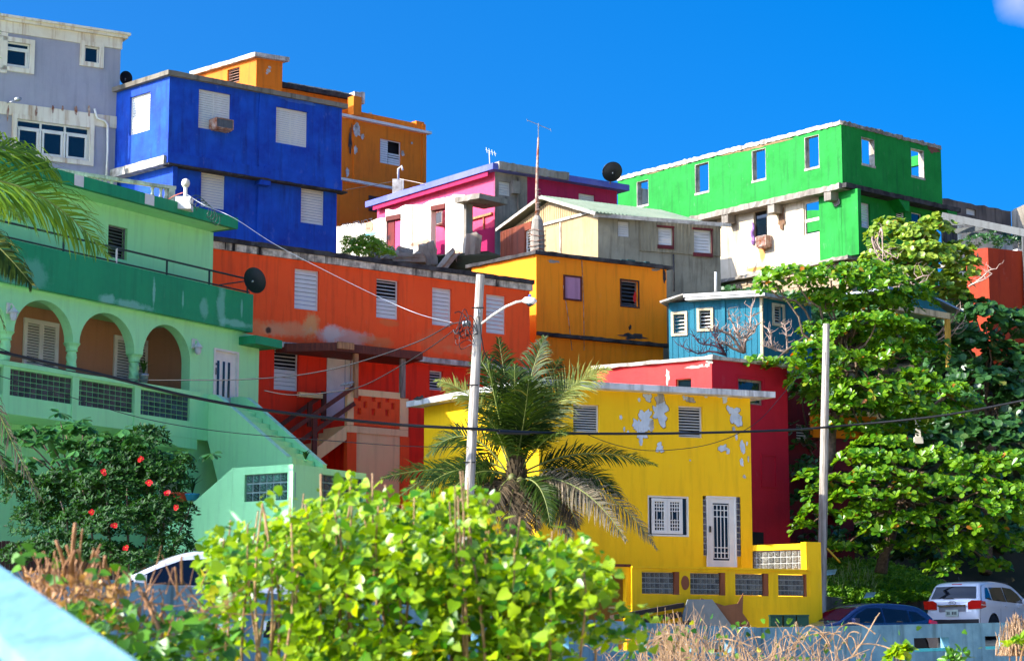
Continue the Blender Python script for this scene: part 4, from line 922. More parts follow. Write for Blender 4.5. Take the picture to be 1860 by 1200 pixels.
for i, (x, y, rx, ry, rg) in enumerate(((430, 270, 9, 14, .7), (425, 320, 13, 18, .8), (372, 345, 13, 17, .9), (345, 372, 12, 14, .9), (355, 405, 8, 8, .8), (352, 430, 4, 9, .6), (393, 370, 4, 9, .6), (378, 260, 7, 8, .7), (345, 269, 2.6, 3.4, .5),
        (273, 338, 2.4, 4.4, .5), (287, 383, 2, 4, .6), (302, 395, 2, 3, .6), (543, 268, 9, 5, .8), (523, 262, 5, 5, .8), (677, 266, 5, 8, .7), (660, 256, 5, 2.5, .7), (713, 320, 12, 13, .8), (730, 355, 7, 10, .8), (713, 382, 3, 4, .6), (723, 412, 2, 6, .5),
        (672, 457, 7, 6, .7), (691, 470, 3, 5, .5), (748, 455, 4.6, 12, .6), (745, 513, 3.4, 8, .5), (754, 568, 3, 3.6, .4), (424, 458, 7, 9, .8), (543, 505, 1.5, 1.5, .3), (764, 440, 1.5, 4, .5), (605, 258, 3, 2, .5), (740, 260, 5, 2, .8), (770, 500, 1.2, 6, .5))):
    if rx > 6: part('lifted_paint', patch(Fy, B3(x+.6, y+1), rx*1.07, ry*1.06, -.0055-.0004*i, seed=i*1.7, rough=rg, k=30), M_['old_yellow'], H, Fy.M)
    part('bare_patch', patch(Fy, B3(x, y), rx, ry, -.006-.0004*i, seed=i*1.7, rough=rg, k=30), Mpl if i % 6 else M_['oldwhite'], H, Fy.M)
# casement windows with geometric grilles
def grille(u0, z0, u1, z1, y, nx, nz, w=.012):
    m = MB()
    for i in range(nx+1): x = u0+(u1-u0)*i/nx; m.box(x-w, y, z0, x+w, y+.012, z1)
    for (t) in nz: z = z0+(z1-z0)*t; m.box(u0, y-.003, z-w, u1, y+.009, z+w)
    return m
Mgd = plain('dark_blue_glass_mat', (10, 28, 40), .1)
u0, z0, u1, z1 = fh; fr = part('casement_window', frame_mb(u0, z0, u1, z1, .05, .02, .1), M_['white'], H, Fy.M)
part('pane', MB().box(u0+.05, .085, z0+.05, u1-.05, .095, z1-.05), Mgd, fr, Fy.M)
a = Fy.uz(B3(395, 700))[0]; b = Fy.uz(B3(515, 700))[0]; c = (a+b)/2
for x0, x1 in ((a, c), (c, b)):
    part('casement', frame_mb(x0+.004, z0+.07, x1-.004, z1-.07, .085, .01, .075), M_['white'], fr, Fy.M)
    g0, g1, k0, k1 = x0+.089, x1-.089, z0+.155, z1-.155
    part('grille', grille(g0, k0, g1, k1, .03, 4, (0, .12, .24, .36, .68, .8, .92, 1)), M_['white'], fr, Fy.M)
    part('grille_pane', MB().box((g0*3+g1)/4+.02, .028, k0+(k1-k0)*.40, (g0+3*g1)/4-.02, .046, k0+(k1-k0)*.64), Mgd, fr, Fy.M)
# door with leaded glass and glass block sides
u0, z0, u1, z1 = dh; a = Fy.uz(B3(612, 700))[0]; b = Fy.uz(B3(718, 700))[0]
dr = part('door', frame_mb(a, z0+.01, b, z1-.02, .17, .03, .09), M_['white'], H, Fy.M)
part('door_frame', frame_mb(a-.04, z0, b+.04, z1, .04, .0, .1), M_['white'], dr, Fy.M)
part('pane', MB().box(a+.17, .075, z0+.17, b-.17, .08, z1-.18), Mgd, dr, Fy.M)
part('grille', grille(a+.2, z0+.24, b-.2, z1-.24, .05, 4, (0, .1, .2, .78, .9, 1)), M_['white'], dr, Fy.M)
part('handle', MB().box(a+.05, .0, z0+.95, a+.1, .03, z0+1.12), M_['black'], dr, Fy.M)
def blocks(H, F, u0, z0, u1, z1, y, nx, nz, mat, mortar, name='glass_block', parent_name='block_panel'):
    g = part(parent_name, MB().box(u0, y+.03, z0, u1, y+.06, z1), mortar, H, F.M); w = (u1-u0)/nx; h = (z1-z0)/nz
    key = 'blk_'+mat.name
    if key not in _unit:
        m = MB(); m.add([(-.5,-.3,-.5),(.5,-.3,-.5),(.5,-.3,.5),(-.5,-.3,.5),(-.38,-.5,-.38),(.38,-.5,-.38),(.38,-.5,.38),(-.38,-.5,.38),(-.5,.5,-.5),(.5,.5,-.5),(.5,.5,.5),(-.5,.5,.5)],
              [(4,5,6,7),(0,1,5,4),(1,2,6,5),(2,3,7,6),(3,0,4,7),(8,9,1,0),(9,10,2,1),(10,11,3,2),(11,8,0,3)]); me = m.mesh('glass_block'); me.materials.append(mat); _unit[key] = me
    for i in range(nx):
        for j in range(nz):
            part(name, _unit[key], None, g, F.M @ T((u0+w*(i+.5), y+.02, z0+h*(j+.5))) @ Sc(w*.78, .05, h*.78))
    return g
Mmo = plain('block_mortar', (176, 174, 162), .8)
def blockmat(name, c1, c2, rough=.15):
    k = NT(name); co = k.node('ShaderNodeTexCoord').outputs['Object']; oi = k.node('ShaderNodeObjectInfo')
    n = k.noise(co, 5, 4, .7); f = k.math('ADD', k.mapr(n, .4, .65), k.math('MULTIPLY_ADD', oi.outputs['Random'], .7, -.35), clamp=True)
    k.l(k.mix(f, lin(c1), lin(c2)), k.b.inputs['Base Color']); k.b.inputs['Roughness'].default_value = rough; k.b.inputs['Specular IOR Level'].default_value = .7; k.bump(n, .8, .1); return k.m
Mb1 = blockmat('clear_glass_block', (74, 78, 76), (156, 154, 140)); Mb2 = blockmat('smoky_glass_block', (34, 32, 40), (104, 88, 96)); Mb3 = blockmat('green_tinted_glass_block', (14, 36, 34), (96, 156, 130)); Mb4 = blockmat('blue_tinted_glass_block', (14, 24, 38), (80, 100, 120))
blocks(H, Fy, u0+.01, z0+.3, a-.05, z1-.1, 0, 1, 9, Mb2, Mmo); blocks(H, Fy, b+.05, z0+.3, u1-.01, z1-.01, 0, 2, 10, Mb2, Mmo)
part('door_top', MB().box(u0, .05, z0, a-.04, .12, z0+.3).box(b+.04, .05, z0, u1, .12, z0+.3), My, H, Fy.M)
# terrace
yt = -1.7
tl = Fy.uz(B3(316, 920), yt); tr = Fy.uz(B3(1040, 935), yt); ztp = Fy.uz(B3(700, 930), yt)[1]; hs = [hole_of(Fy, (*B3(a, b), *B3(c, d)), yt) for a, b, c, d in ((355, 933, 503, 1027), (543, 936, 682, 1027), (718, 938, 850, 1027), (885, 940, 1010, 1027))]
zz0 = min(h[1] for h in hs); zz1 = max(h[3] for h in hs); hs = [(h[0], zz0, h[2], min(h[3], ztp-.08)) for h in hs]
Tn = H
part('terrace_wall', wall(Fy, tl[0], tr[0], .3, ztp, hs, .2, yt), My, Tn, Fy.M)
part('terrace_coping', MB().box(tl[0], yt-.04, ztp+.003, tr[0]-.25, yt+.24, ztp+.05), My, Tn, Fy.M)
Mjb = paint('brown_jamb', (150, 84, 50), (120, 64, 40), .5)
for h in hs:
    blocks(Tn, Fy, h[0]+.02, h[1]+.02, h[2]-.14, h[3]-.02, yt+.08, 7, 4, Mb1, Mmo); part('jamb', MB().box(h[2]-.13, yt+.02, h[1]+.003, h[2]-.003, yt+.18, h[3]-.003), Mjb, Tn, Fy.M)
part('terrace_floor', MB().box(tl[0]+.1, yt+.21, ztp-1.0, tr[0]-.21, -.01, ztp-.9), M_['concrete'], Tn, Fy.M)
c = Fy.uz(B3(524, 980), yt); part('brown_oval', patch(Fy, B3(524, 980), 7.4, 13, yt-.006, 1, rough=.05), Mjb, Tn, Fy.M)
# return wall at the right, seen from inside
G = Fac(Fy.w(tr[0]-.2, -.5, 0), Fy.w(tr[0]-.2, yt+.0, 0)); G = Fac(Fy.w(Fy.L+.02, -.02, 0), Fy.w(tr[0], yt+.02, 0))
ztr = G.uz(B3(985, 827))[1]; h = hole_of(G, (*B3(772, 862), *B3(986, 922))); h = (h[0], ztp+.08, h[2], ztr-.16)
part('side_wall', wall(G, -.1, G.L-.003, .3, ztr, [h], .2, .0), My, Tn, G.M); blocks(Tn, G, h[0]+.02, h[1]+.01, h[2]-.02, h[3]-.01, .05, 9, 3, Mb1, Mmo)
part('end_pier', MB().box(tr[0]-.35, yt+.01, .3, tr[0]+.12, yt+.3, ztr+.02), My, Tn, Fy.M)
# cellar door at the left end of the terrace
h = hole_of(Fy, (*B3(225, 945), *B3(300, 1150)), yt+.3); part('cellar_door', MB().box(h[0]-1, yt+.3, .3, h[2], yt+.35, h[3]), paint('mustard_door', (130, 92, 20), (100, 70, 16), .5, .3), Tn, Fy.M)
a = Fy.uz(B3(225, 935), yt+.1); b = Fy.uz(B3(316, 920), yt+.1); part('door_lintel', MB().box(a[0]-1, yt+.1, a[1]-.1, tl[0]-.003, yt+.3, a[1]+.12), My, Tn, Fy.M); part('lintel_board', MB().box(a[0]-1, yt+.05, a[1]+.123, tl[0]-.003, yt+.4, a[1]+.19), M_['rail'], Tn, Fy.M)
part('door_post', MB().box(tl[0]-.12, yt+.1, .3, tl[0]-.003, yt+.3, a[1]-.1), My, Tn, Fy.M)
# boards leaning on the terrace wall
c0 = Fy.uz(B3(525, 1045), yt-.3); c1 = Fy.uz(B3(625, 1045), yt-.3)
single('sheet_board', MB().prism([(c0[0], c0[1]-1.2), (c1[0]+.95, c1[1]-1.4), (c1[0]+.75, c1[1]-.9), (c1[0], c1[1]), (c0[0]+.04, c0[1]), (c0[0]-.14, c0[1]-.45)], yt-.36, yt-.33, 'y'), plain('grey_panel_mat', (150, 150, 140), .7), 'grey sheet panel leaning against the yellow terrace wall', 'panel', Fy.M)
single('torn_cardboard', MB().prism([(c1[0]-.3, c1[1]-1.4), (c1[0]+1.3, c1[1]-1.4), (c1[0]+1.45, c1[1]-1.05), (c1[0]+1.2, c1[1]-1.0), (c1[0]+1.15, c1[1]-.6), (c1[0]+.95, c1[1]-.35), (c1[0]+.98, c1[1]+.18), (c1[0]+.8, c1[1]-.1), (c1[0]+.4, c1[1]-.16), (c1[0]-.3, c1[1]+.03)], yt-.29, yt-.27, 'y'), paint('cardboard', (150, 96, 60), (120, 76, 50), .6), 'torn brown cardboard behind the grey panel', 'cardboard', Fy.M)
single('lumber_pile', MB().beam((c0[0]-2.2, yt-.4, c0[1]-.5), (c0[0]-.1, yt-.3, c0[1]-.15), .25, .12).beam((c0[0]-2.4, yt-.45, c0[1]-.75), (c0[0]-.2, yt-.35, c0[1]-.4), .25, .14).beam((c0[0]-2.0, yt-.5, c0[1]-.95), (c0[0]+.1, yt-.45, c0[1]-.62), .25, .14), woodmat('dark_lumber', (60, 44, 34), (34, 26, 22)), 'pile of dark planks left of the grey panel', 'planks', Fy.M)

# ------------------------------------------------------------------ mint house
Mm = paint('mint_paint', (162, 234, 164), (146, 222, 152), .3, .12, (60, 120, 80), rough=.6)
Fm, zpb = fline(Z5(0, 600), Z5(1312, 868), dr=64)
Fm = Fac(Fm.P0-Fm.U*3.5, Fm.P1); L_ = Fm.L
zpt = Fm.uz(Z5(1300, 668))[1]
bl = []
for (x, y, rx, ry, s) in ((800, 650, .07, .5, .75), (950, 690, .05, .3, .6), (1060, 740, .2, .4, .5), (1150, 740, .22, .8, .55), (1220, 820, .9, .12, .6), (1255, 740, .06, .3, .5), (560, 700, .4, .2, .7), (690, 730, .9, .16, .65), (170, 570, .7, .5, .35), (60, 590, .5, .3, .3)):
    c = Fm.uz(Z5(x, y)); bl.append((c[0], c[1], rx, ry, (128, 190, 170), s))
Mdg = paint('deep_green_paint', (28, 146, 92), (18, 122, 80), .5, .2, (10, 70, 50), blobs=bl, rough=.6)
H = thing('mint_house', 'mint green house with arched porch, deep green parapets and outside stair', 'house', Fm.P1)
ya = .28
part('terrace_parapet', MB().box(0, 0, zpb, L_, .16, zpt).box(L_-.16, .16, zpb, L_, 3, zpt), Mdg, H, Fm.M)
part('terrace_slab', MB().box(0, .165, zpb-.0, L_-.165, 3, zpb+.2), Mm, H, Fm.M)
A_ = lambda x, y, o=ya: Fm.uz(Z5(x, y), o)
# arcade
arches = []
for (xl, xr, xc, yt_, ysp) in ((-330, 30, -150, 620, 870), (72, 380, 225, 704, 920), (413, 700, 557, 768, 975), (744, 990, 867, 822, 1025)):
    ul = A_(xl, 900)[0]; ur = A_(xr, 900)[0]; zs = A_(xr, ysp)[1] if xl > 0 else None
    arches.append([ul, ur, A_(xc, yt_)[1], zs])
zsp = sum(a[3] for a in arches[1:])/3; arches = [(a[0], a[1], zsp) for a in arches]
apex = sum(A_(xc, y)[1] for xc, y in ((225, 704), (557, 768), (867, 822)))/3
uE = Fm.uz(Z6(1253, 200), ya)[0]
mb = MB(); us = [0.]
for (a, b, s) in arches: us += [a+(b-a)*(.5-.5*math.cos(math.pi*i/18)) for i in range(19)]
us = sorted(u for u in set(us) if u >= 0); uA = arches[-1][1]
def lowz(u):
    for (a, b, s) in arches:
        if a <= u <= b: c = (a+b)/2; r = (b-a)/2; return s+(apex-s)*math.sqrt(max(0, 1-((u-c)/r)**2))
    return zsp
for i, u in enumerate(us): z = lowz(u); mb.v += [(u, ya, z), (u, ya, zpb-.003), (u, ya+.32, zpb-.003), (u, ya+.32, z)]
for i in range(len(us)-1):
    a = 4*i; b = a+4; mb.f += [(a, b, b+1, a+1), (a+2, b+2, b+3, a+3), (a+3, b+3, b, a), (a+1, b+1, b+2, a+2)]
part('arcade_wall', mb, Mm, H, Fm.M)
zsill = A_(990, 1165)[1]; Zf = Fm.uz(Z6(1100, 372), ya)[1]
dh = (Fm.uz(Z6(1037, 90), ya)[0], Zf, Fm.uz(Z6(1153, 100), ya)[0], Fm.uz(Z6(1037, 87), ya)[1])
part('wall', wall(Fm, uA, uE, 0.5, zpb-.003, [dh], .32, ya), Mm, H, Fm.M)
Mn2 = M_['white']
dr = part('door', MB().box(dh[0]+.03, ya+.05, dh[1], dh[2]-.03, ya+.1, dh[3]-.03), Mn2, H, Fm.M)
part('door_frame', frame_mb(dh[0]-.02, dh[1], dh[2]+.02, dh[3]+.02, .06, ya-.03, ya+.05), Mn2, dr, Fm.M)
for i, x in enumerate((1063, 1090, 1115)):
    a = Fm.uz(Z6(x-5, 145+i*3), ya)[0]; b = Fm.uz(Z6(x+5, 150), ya)[0]; part('light_slot', MB().box(a, ya+.035, dh[1]+.3, b, ya+.049, Fm.uz(Z6(x, 145+i*5), ya)[1]), Mgd, dr, Fm.M)
part('handle', MB().box(dh[0]+.09, ya-.0, dh[1]+.9, dh[0]+.13, ya+.05, dh[1]+1.1).box(dh[0]+.08, ya-.0, dh[1]+1.18, dh[0]+.14, ya+.05, dh[1]+1.24), M_['black'], dr, Fm.M)
# columns between arches
for i in range(len(arches)-1):
    uc = (arches[i][1]+arches[i+1][0])/2; 
    tw = MB(); n = 16; hh = zsp-.24-zsill
    for k in range(25):
        z = zsill+hh*k/24
        for j in range(n):
            t = 2*math.pi*j/n; r = .13+.018*math.cos(4*t+k*.55); tw.v.append((uc+r*math.cos(t), ya+.16+r*math.sin(t), z))
    for k in range(24):
        for j in range(n): q = (j+1) % n; tw.f.append((k*n+j, k*n+q, (k+1)*n+q, (k+1)*n+j))
    co = part('column', tw, Mm, H, Fm.M, smooth=True)
    part('capital', MB().lathe([(.13, 0), (.17, .03), (.15, .06), (.17, .14), (.22, .2), (.19, .2), (.23, .22), (.23, .24)], 14, (uc, ya+.16, zsp-.243)), Mm, co, Fm.M)
# porch interior
Mta = paint('tan_porch_wall', (176, 124, 90), (160, 110, 80), .3, .1); yb = 2.2
z_pf = zsill-.85
part('porch_back_wall', MB().box(0, yb, z_pf, uA+.3, yb+.1, zpb-.004), Mta, H, Fm.M)
part('porch_end_wall', MB().box(uA+.3, ya+.33, z_pf, uA+.4, yb, zpb-.004), Mta, H, Fm.M)
part('porch_floor', MB().box(0, ya, z_pf-.2, uA+.3, yb, z_pf-.003), M_['concrete'], H, Fm.M)
def lv(x0, y0, x1, y1, leaves):
    h = hole_of(Fm, (*Z5(x0, y0), *Z5(x1, y1)), yb); d = part('louvred_door', frame_mb(h[0], h[1]-.4, h[2], h[3], .05, yb-.06, yb-.002), M_['white'], H, Fm.M)
    w = (h[2]-h[0]-.1)/leaves
    for i in range(leaves):
        a = h[0]+.05+w*i; part('door_leaf', frame_mb(a+.004, h[1]-.35, a+w-.004, h[3]-.055, .07, yb-.055, yb-.01), M_['white'], d, Fm.M); part('louvre_dark', MB().box(a+.07, yb-.012, h[1]-.3, a+w-.07, yb-.006, h[3]-.12), M_['dark'], d, Fm.M)
        slats(d, Fm, a+.075, a+w-.075, h[1]-.28, h[3]-.13, yb-.035, 17, R(-40), thick=.012, depth=.075, mat=M_['white'])
lv(122, 790, 294, 1035, 2); lv(590, 880, 760, 1125, 2)
# inner arch at the end of the porch
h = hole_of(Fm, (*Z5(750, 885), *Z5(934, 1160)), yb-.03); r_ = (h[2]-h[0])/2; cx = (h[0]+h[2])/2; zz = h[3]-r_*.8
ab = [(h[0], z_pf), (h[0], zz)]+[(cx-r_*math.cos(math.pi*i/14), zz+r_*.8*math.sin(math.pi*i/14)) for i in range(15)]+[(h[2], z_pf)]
part('dark_alcove_panel', MB().prism(ab, yb-.03, yb-.004, 'y'), paint('alcove_shade', (28, 16, 12), (22, 12, 10), .5), H, Fm.M)  # flat panel, the alcove's shade is put into its near black colour
# balustrade with glass block panels
yb2 = -.1; Bz = lambda x, y: Fm.uz(Z6(x, y), yb2)
ztb = Bz(500, 228)[1]; zbb = Bz(0, 397)[1]; uB = Bz(1012, 400)[0]
pans = []
for x0, y0, x1, y1 in ((-330, 140, 22-12, 300), (45, 183, 350, 355), (375, 235, 648, 400), (677, 283, 918, 440)):
    pans.append(hole_of(Fm, (*Z6(x0, y0), *Z6(x1, y1)), yb2))
za = sum(p[1] for p in pans[1:])/3; zb3 = sum(p[3] for p in pans[1:])/3; pans = [(max(p[0], .3), za, p[2], zb3) for p in pans]
part('balustrade', wall(Fm, 0, uB, zbb, ztb, pans, .2, yb2), Mm, H, Fm.M)
part('balustrade_coping', MB().box(0, yb2-.06, ztb-.1, uA+.02, yb2-.003, ztb+.02).box(0, yb2-.003, ztb+.003, uA+.02, yb2+.3, ztb+.02), Mm, H, Fm.M)
part('balcony_slab', MB().box(0, yb2+.205, zbb+.003, uB-.01, 2.1, zbb+.2), Mm, H, Fm.M)
for i, p in enumerate(pans): blocks(H, Fm, *p[:2], p[2], p[3], yb2+.06, (8, 11, 10, 9)[i], 5, Mb2 if i < 3 else Mb4, paint('mint_mortar_%d' % i, (120, 190, 130), None, .2))
for i in range(1, 4):
    uc = (pans[i-1][2]+pans[i][0])/2; part('balustrade_post', MB().box(uc-.12, yb2-.035, zbb, uc+.12, yb2-.003, ztb-.105), Mm, H, Fm.M)
# ground floor set back, beam brackets
part('wall', wall(Fm, 0, uE, .3, zbb, (), .2, 1.5), Mm, H, Fm.M)
a = Bz(780, 545); b = Bz(955, 575); part('beam_end', MB().box(a[0], yb2+.3, b[1]-.0, b[0], 1.49, zbb-.003), Mm, H, Fm.M)
a = Bz(865, 575); part('bracket', MB().prism([(a[0], b[1]), (b[0], b[1]), (b[0], zbb-.003), (a[0]-.6, zbb-.003), (a[0]-.6, zbb-.12)], yb2+.01, yb2+.29, 'y'), Mm, H, Fm.M)
hd = hole_of(Fm, (*Z6(770, 655), *Z6(868, 850)), 1.5); part('cellar_door', MB().box(hd[0], 1.44, hd[1]-1, hd[2], 1.49, hd[3]), M_['white'], H, Fm.M)
# side wall of the house at the right end
e = Fm.uz(Z6(1253, 200), ya)[0]; S = Fac(Fm.w(e, ya+.32, 0), Fm.w(e, 7, 0)); part('wall', wall(S, .0, S.L, .5, zpb-.003, (), .2, .0), Mm, H, S.M)
part('small_canopy', MB().box(A_(1240, 900)[0], -.35, A_(1240, 915)[1]-.1, A_(1378, 940)[0], ya+.3, A_(1240, 890)[1]-.0), Mdg, H, Fm.M)
# outside stair: runs straight out from the door
n_ = -Fm.V
p1 = Fm.w(Fm.uz((379, 720), yb2)[0], yb2, 0); S1 = Fac(p1, p1+n_*4)
pol = [S1.uz(C5(*p)) for p in ((238, 62), (262, 62), (292, 72), (330, 100), (440, 195), (808, 518), (845, 518), (845, 900), (500, 900), (300, 690), (62, 482), (155, 470), (155, 398), (238, 400))]
pol = [p for p in pol]; Ms = Mm
pol[0] = (0.0, pol[0][1]); pol[-1] = (0.0, pol[-1][1])
pol = [p for p in pol if p[0] >= -.001]
part('stair_parapet', MB().prism(pol, 0, .16, 'y'), Ms, H, S1.M)
ur_ = Fm.uz(Z6(1165, 330), yb2)[0]; p2 = Fm.w(ur_, ya-.01, 0); S2 = Fac(p2, p2+n_*4)
pol2 = [S2.uz(C5(*p)) for p in ((448, 80), (480, 80), (512, 92), (560, 128), (620, 182), (1068, 578))]; pol2[0] = (0, pol2[0][1])
k_ = pol2[-1]; pol2 += [(k_[0], k_[1]-1.8), (0, k_[1]-.3)]
part('stair_parapet', MB().prism(pol2, 0, .16, 'y'), Ms, H, S2.M)
Wst = (p2-p1).dot(Fm.U)
stp = MB()
for i in range(14): stp.box(.3+i*.27, .17, Zf-.19*(i+1)-.6, .3+(i+1)*.27-.001, Wst-.02, Zf-.19*(i+1))
stp.box(0, .17, Zf-.3, .299, Wst-.02, Zf-.02); part('steps', stp, Ms, H, S1.M)
cpt = MB()
for a, b in zip(pol[2:5], pol[3:6]): cpt.beam((a[0], .08, a[1]+.012), (b[0], .08, b[1]+.012), .2, .025)
part('stair_coping', cpt, paint('pale_mint_coping', (176, 232, 190), (150, 214, 170), .3), H, S1.M)
cpt = MB()
for a, b in zip(pol2[2:5], pol2[3:6]): cpt.beam((a[0], .08, a[1]+.012), (b[0], .08, b[1]+.012), .2, .025)
part('stair_coping', cpt, bpy.data.materials['pale_mint_coping'], H, S2.M)
# landing walls with glass blocks
Cn = at(*C5(850, 570), 56.0); S3 = Fac(Cn-n_*5.2, Cn); o_ = S3.uz(C5(410, 603)); Rr = S3.uz(C5(850, 570)); L3 = S3.L
q = [S3.uz(C5(*p)) for p in ((145, 830), (40, 900), (40, 1300))]
hp = hole_of(S3, (*C5(498, 648), *C5(847, 826)))
uo = o_[0]; part('landing_wall', wall(S3, uo, L3-.003, .3, Rr[1], [hp], .18, 0), Ms, H, S3.M)
part('landing_wall', MB().prism([(uo-.003, Rr[1]), (uo-.003, .3), (q[1][0]-.6, .3), (q[1][0]-.6, q[1][1]-.55), (q[1][0], q[1][1]), (q[0][0], q[0][1])], 0, .18, 'y'), Ms, H, S3.M)
blocks(H, S3, hp[0], hp[1], hp[2], hp[3], .05, 7, 3, Mb3, plain('dark_mortar', (120, 150, 140), .8))
S4 = Fac(Cn, Cn+Fm.U*5); uR = S4.uz(C5(1382, 608))[0]; hp = hole_of(S4, (*C5(1047, 640), *C5(1357, 845)))
part('landing_wall', wall(S4, .003, uR, .3, Rr[1], [hp], .18, 0), Ms, H, S4.M); blocks(H, S4, hp[0], hp[1], hp[2], hp[3], .05, 8, 3, Mb4, bpy.data.materials['dark_mortar'])
# upper storey
yu = 1.7; yf = .75; zrt = Fm.uz(Z5(1236, 275), yf)[1]; zrb = Fm.uz(Z5(1236, 332), yf)[1]
uw = Fm.uz(Z5(1105, 500), yu)[0]; ue_ = Fm.uz(Z5(1236, 300), yf)[0]
facade(H, Fm, Mm, zpb+.2, zrb, [(*Z5(564, 306), *Z5(658, 495), 'open', dict(mat=plain('dark_grey_louvre', (110, 112, 112), .5), n=9))], u0=0, u1=uw, y=yu)
S = Fac(Fm.w(uw, yu+.2, 0), Fm.w(uw, 7, 0)); part('wall', wall(S, .0, S.L, zpb, zrb, (), .2, .0), Mm, H, S.M)
part('roof_fascia', MB().box(0, yf, zrb, ue_, yf+.15, zrt).box(ue_-.15, yf+.15, zrb, ue_, 7, zrt), Mdg, H, Fm.M)
part('roof', MB().box(0, yf+.155, zrb+.004, ue_-.155, 7, zrt-.05), Mm, H, Fm.M)
for x, y in ((375, 110), (742, 175)):
    w = hole_of(Fm, (*Z5(x+35-25, y-5), *Z5(x+35+22, y+50)), yf)
    part('white_paint_patch', MB().box(w[0], yf-.008, zrb+.02, w[2], yf-.002, zrt-.004), M_['white'], H, Fm.M)
bkw = Fac(Fm.w(0, 6.9, 0), Fm.w(uw, 6.9, 0)); part('wall', wall(bkw, 0, bkw.L, 1, zrb, (), .1, 0), Mm, H, bkw.M)
# terrace railing
def rl(x, y): c = Fm.uz(Z5(x, y), .08); return c
RL = thing('terrace_railing', 'dark green pipe railing above the deep green parapet', 'railing', Fm.w(L_-1, .08, zpt))
ztr_ = rl(870, 493)[1]; part('top_rail', MB().tube([(0, .08, ztr_), (L_*.5, .08, ztr_), (rl(1285, 590)[0], .08, ztr_)], .03, 8), M_['greenmetal'], RL, Fm.M)
part('bottom_rail', MB().tube([(0, .08, zpt+.06), (L_-.1, .08, zpt+.06)], .025, 8), M_['greenmetal'], RL, Fm.M)
for x, y, m in ((-100, 400, 'greenmetal'), (330, 400, 'greenmetal'), (605, 450, 'white'), (867, 500, 'greenmetal'), (1087, 560, 'greenmetal'), (1285, 600, 'greenmetal')):
    u = rl(x, y)[0]; part('post', MB().tube([(u, .08, zpt), (u, .08, ztr_)], .03, 8), M_[m], RL, Fm.M)
part('brace', MB().tube([(rl(1140, 620)[0], .08, zpt+.08), (rl(1285, 600)[0], .08, ztr_-.05)], .02, 8), M_['greenmetal'], RL, Fm.M)
# porch lanterns and plant pots
def lantern(p, label, F=Fm, y=ya):
    c = F.uz(p, y-.15); Mx = F.M @ T((c[0], y-.15, c[1])); t = thing('wall_lantern', label, 'lantern', M=Mx, group='white wall lanterns of the mint house')
    part('backplate', MB().box(-.12, .1, .0, -.02, .148, .28), M_['white'], t, Mx); part('bracket', MB().tube([(-.07, .12, .2), (-.02, .05, .26), (0, 0, .18)], .018, 6), M_['white'], t, Mx)
    part('cap', MB().lathe([(.15, .02), (.1, .08), (.03, .16), (.01, .2)], 8), M_['white'], t, Mx); part('glass_cage', MB().lathe([(.045, -.18), (.09, -.12), (.1, .0), (.12, .018)], 8), plain('lantern_glass_%s' % label[:3], (190, 196, 200), .2), t, Mx)
lantern(Z5(70, 770), 'white wall lantern left of the louvred double door arch'); lantern(Z5(1028, 950), 'white wall lantern between the last arch and the white door'); lantern(Z6(957, 685), 'white wall lantern under the outside stair', y=1.5)
def pot(name, label, c, r, h, mat, plantn, ph, lm, seed=0, cat='plant pot', spread=.35):
    t = thing(name, label, cat, c); part('pot', MB().lathe([(r*.7, 0), (r*.95, h*.8), (r, h*.82), (r, h), (r*.85, h)], 14), mat, t, T(c), True)
    m = MB(); rr = random.Random(seed)
    for i in range(plantn):
        a = rr.random()*6.28; s = spread*rr.uniform(.4, 1); top = Vector((math.cos(a)*s, math.sin(a)*s, h+ph*rr.uniform(.6, 1))); b = Vector((0, 0, h*.9)); q = (b+top)/2+Vector((-math.cos(a)*s*.25, -math.sin(a)*s*.25, .08)); w = Vector((-math.sin(a), math.cos(a), 0))*.025
        m.add([b-w*.5, b+w*.5, q+w, q-w, top], [(0, 1, 2, 3), (3, 2, 4)])
    part('foliage', m, lm, t, T(c), kind='stuff'); return t
# ------------------------------------------------------------------ leaves
def mkleaf(kind):
    if kind == 'round': out = [(0,0,0), (.36,.2,.03), (.5,.52,.05), (.34,.85,.02), (0,1,-.05), (-.34,.85,.02), (-.5,.52,.05), (-.36,.2,.03)]
    elif kind == 'obovate': out = [(0,0,0), (.14,.25,.02), (.30,.62,.05), (.24,.88,.02), (0,1,-.06), (-.24,.88,.02), (-.30,.62,.05), (-.14,.25,.02)]
    elif kind == 'heart': out = [(0,.06,0), (.34,0,.04), (.48,.3,.06), (.3,.7,.02), (0,1.05,-.08), (-.3,.7,.02), (-.48,.3,.06), (-.34,0,.04)]
    else: out = [(0,0,0), (.16,.25,.02), (.2,.5,.03), (.12,.8,0), (0,1,-.06), (-.12,.8,0), (-.2,.5,.03), (-.16,.25,.02)]
    v = np.array(out+[(0, .5, -.03)], float); f = np.array([(8, i, (i+1) % 8) for i in range(8)]); return v, f
LK = {k: mkleaf(k) for k in ('round', 'obovate', 'heart', 'lance')}
def nrm(a): return a/np.maximum(np.linalg.norm(a, axis=-1, keepdims=True), 1e-9)
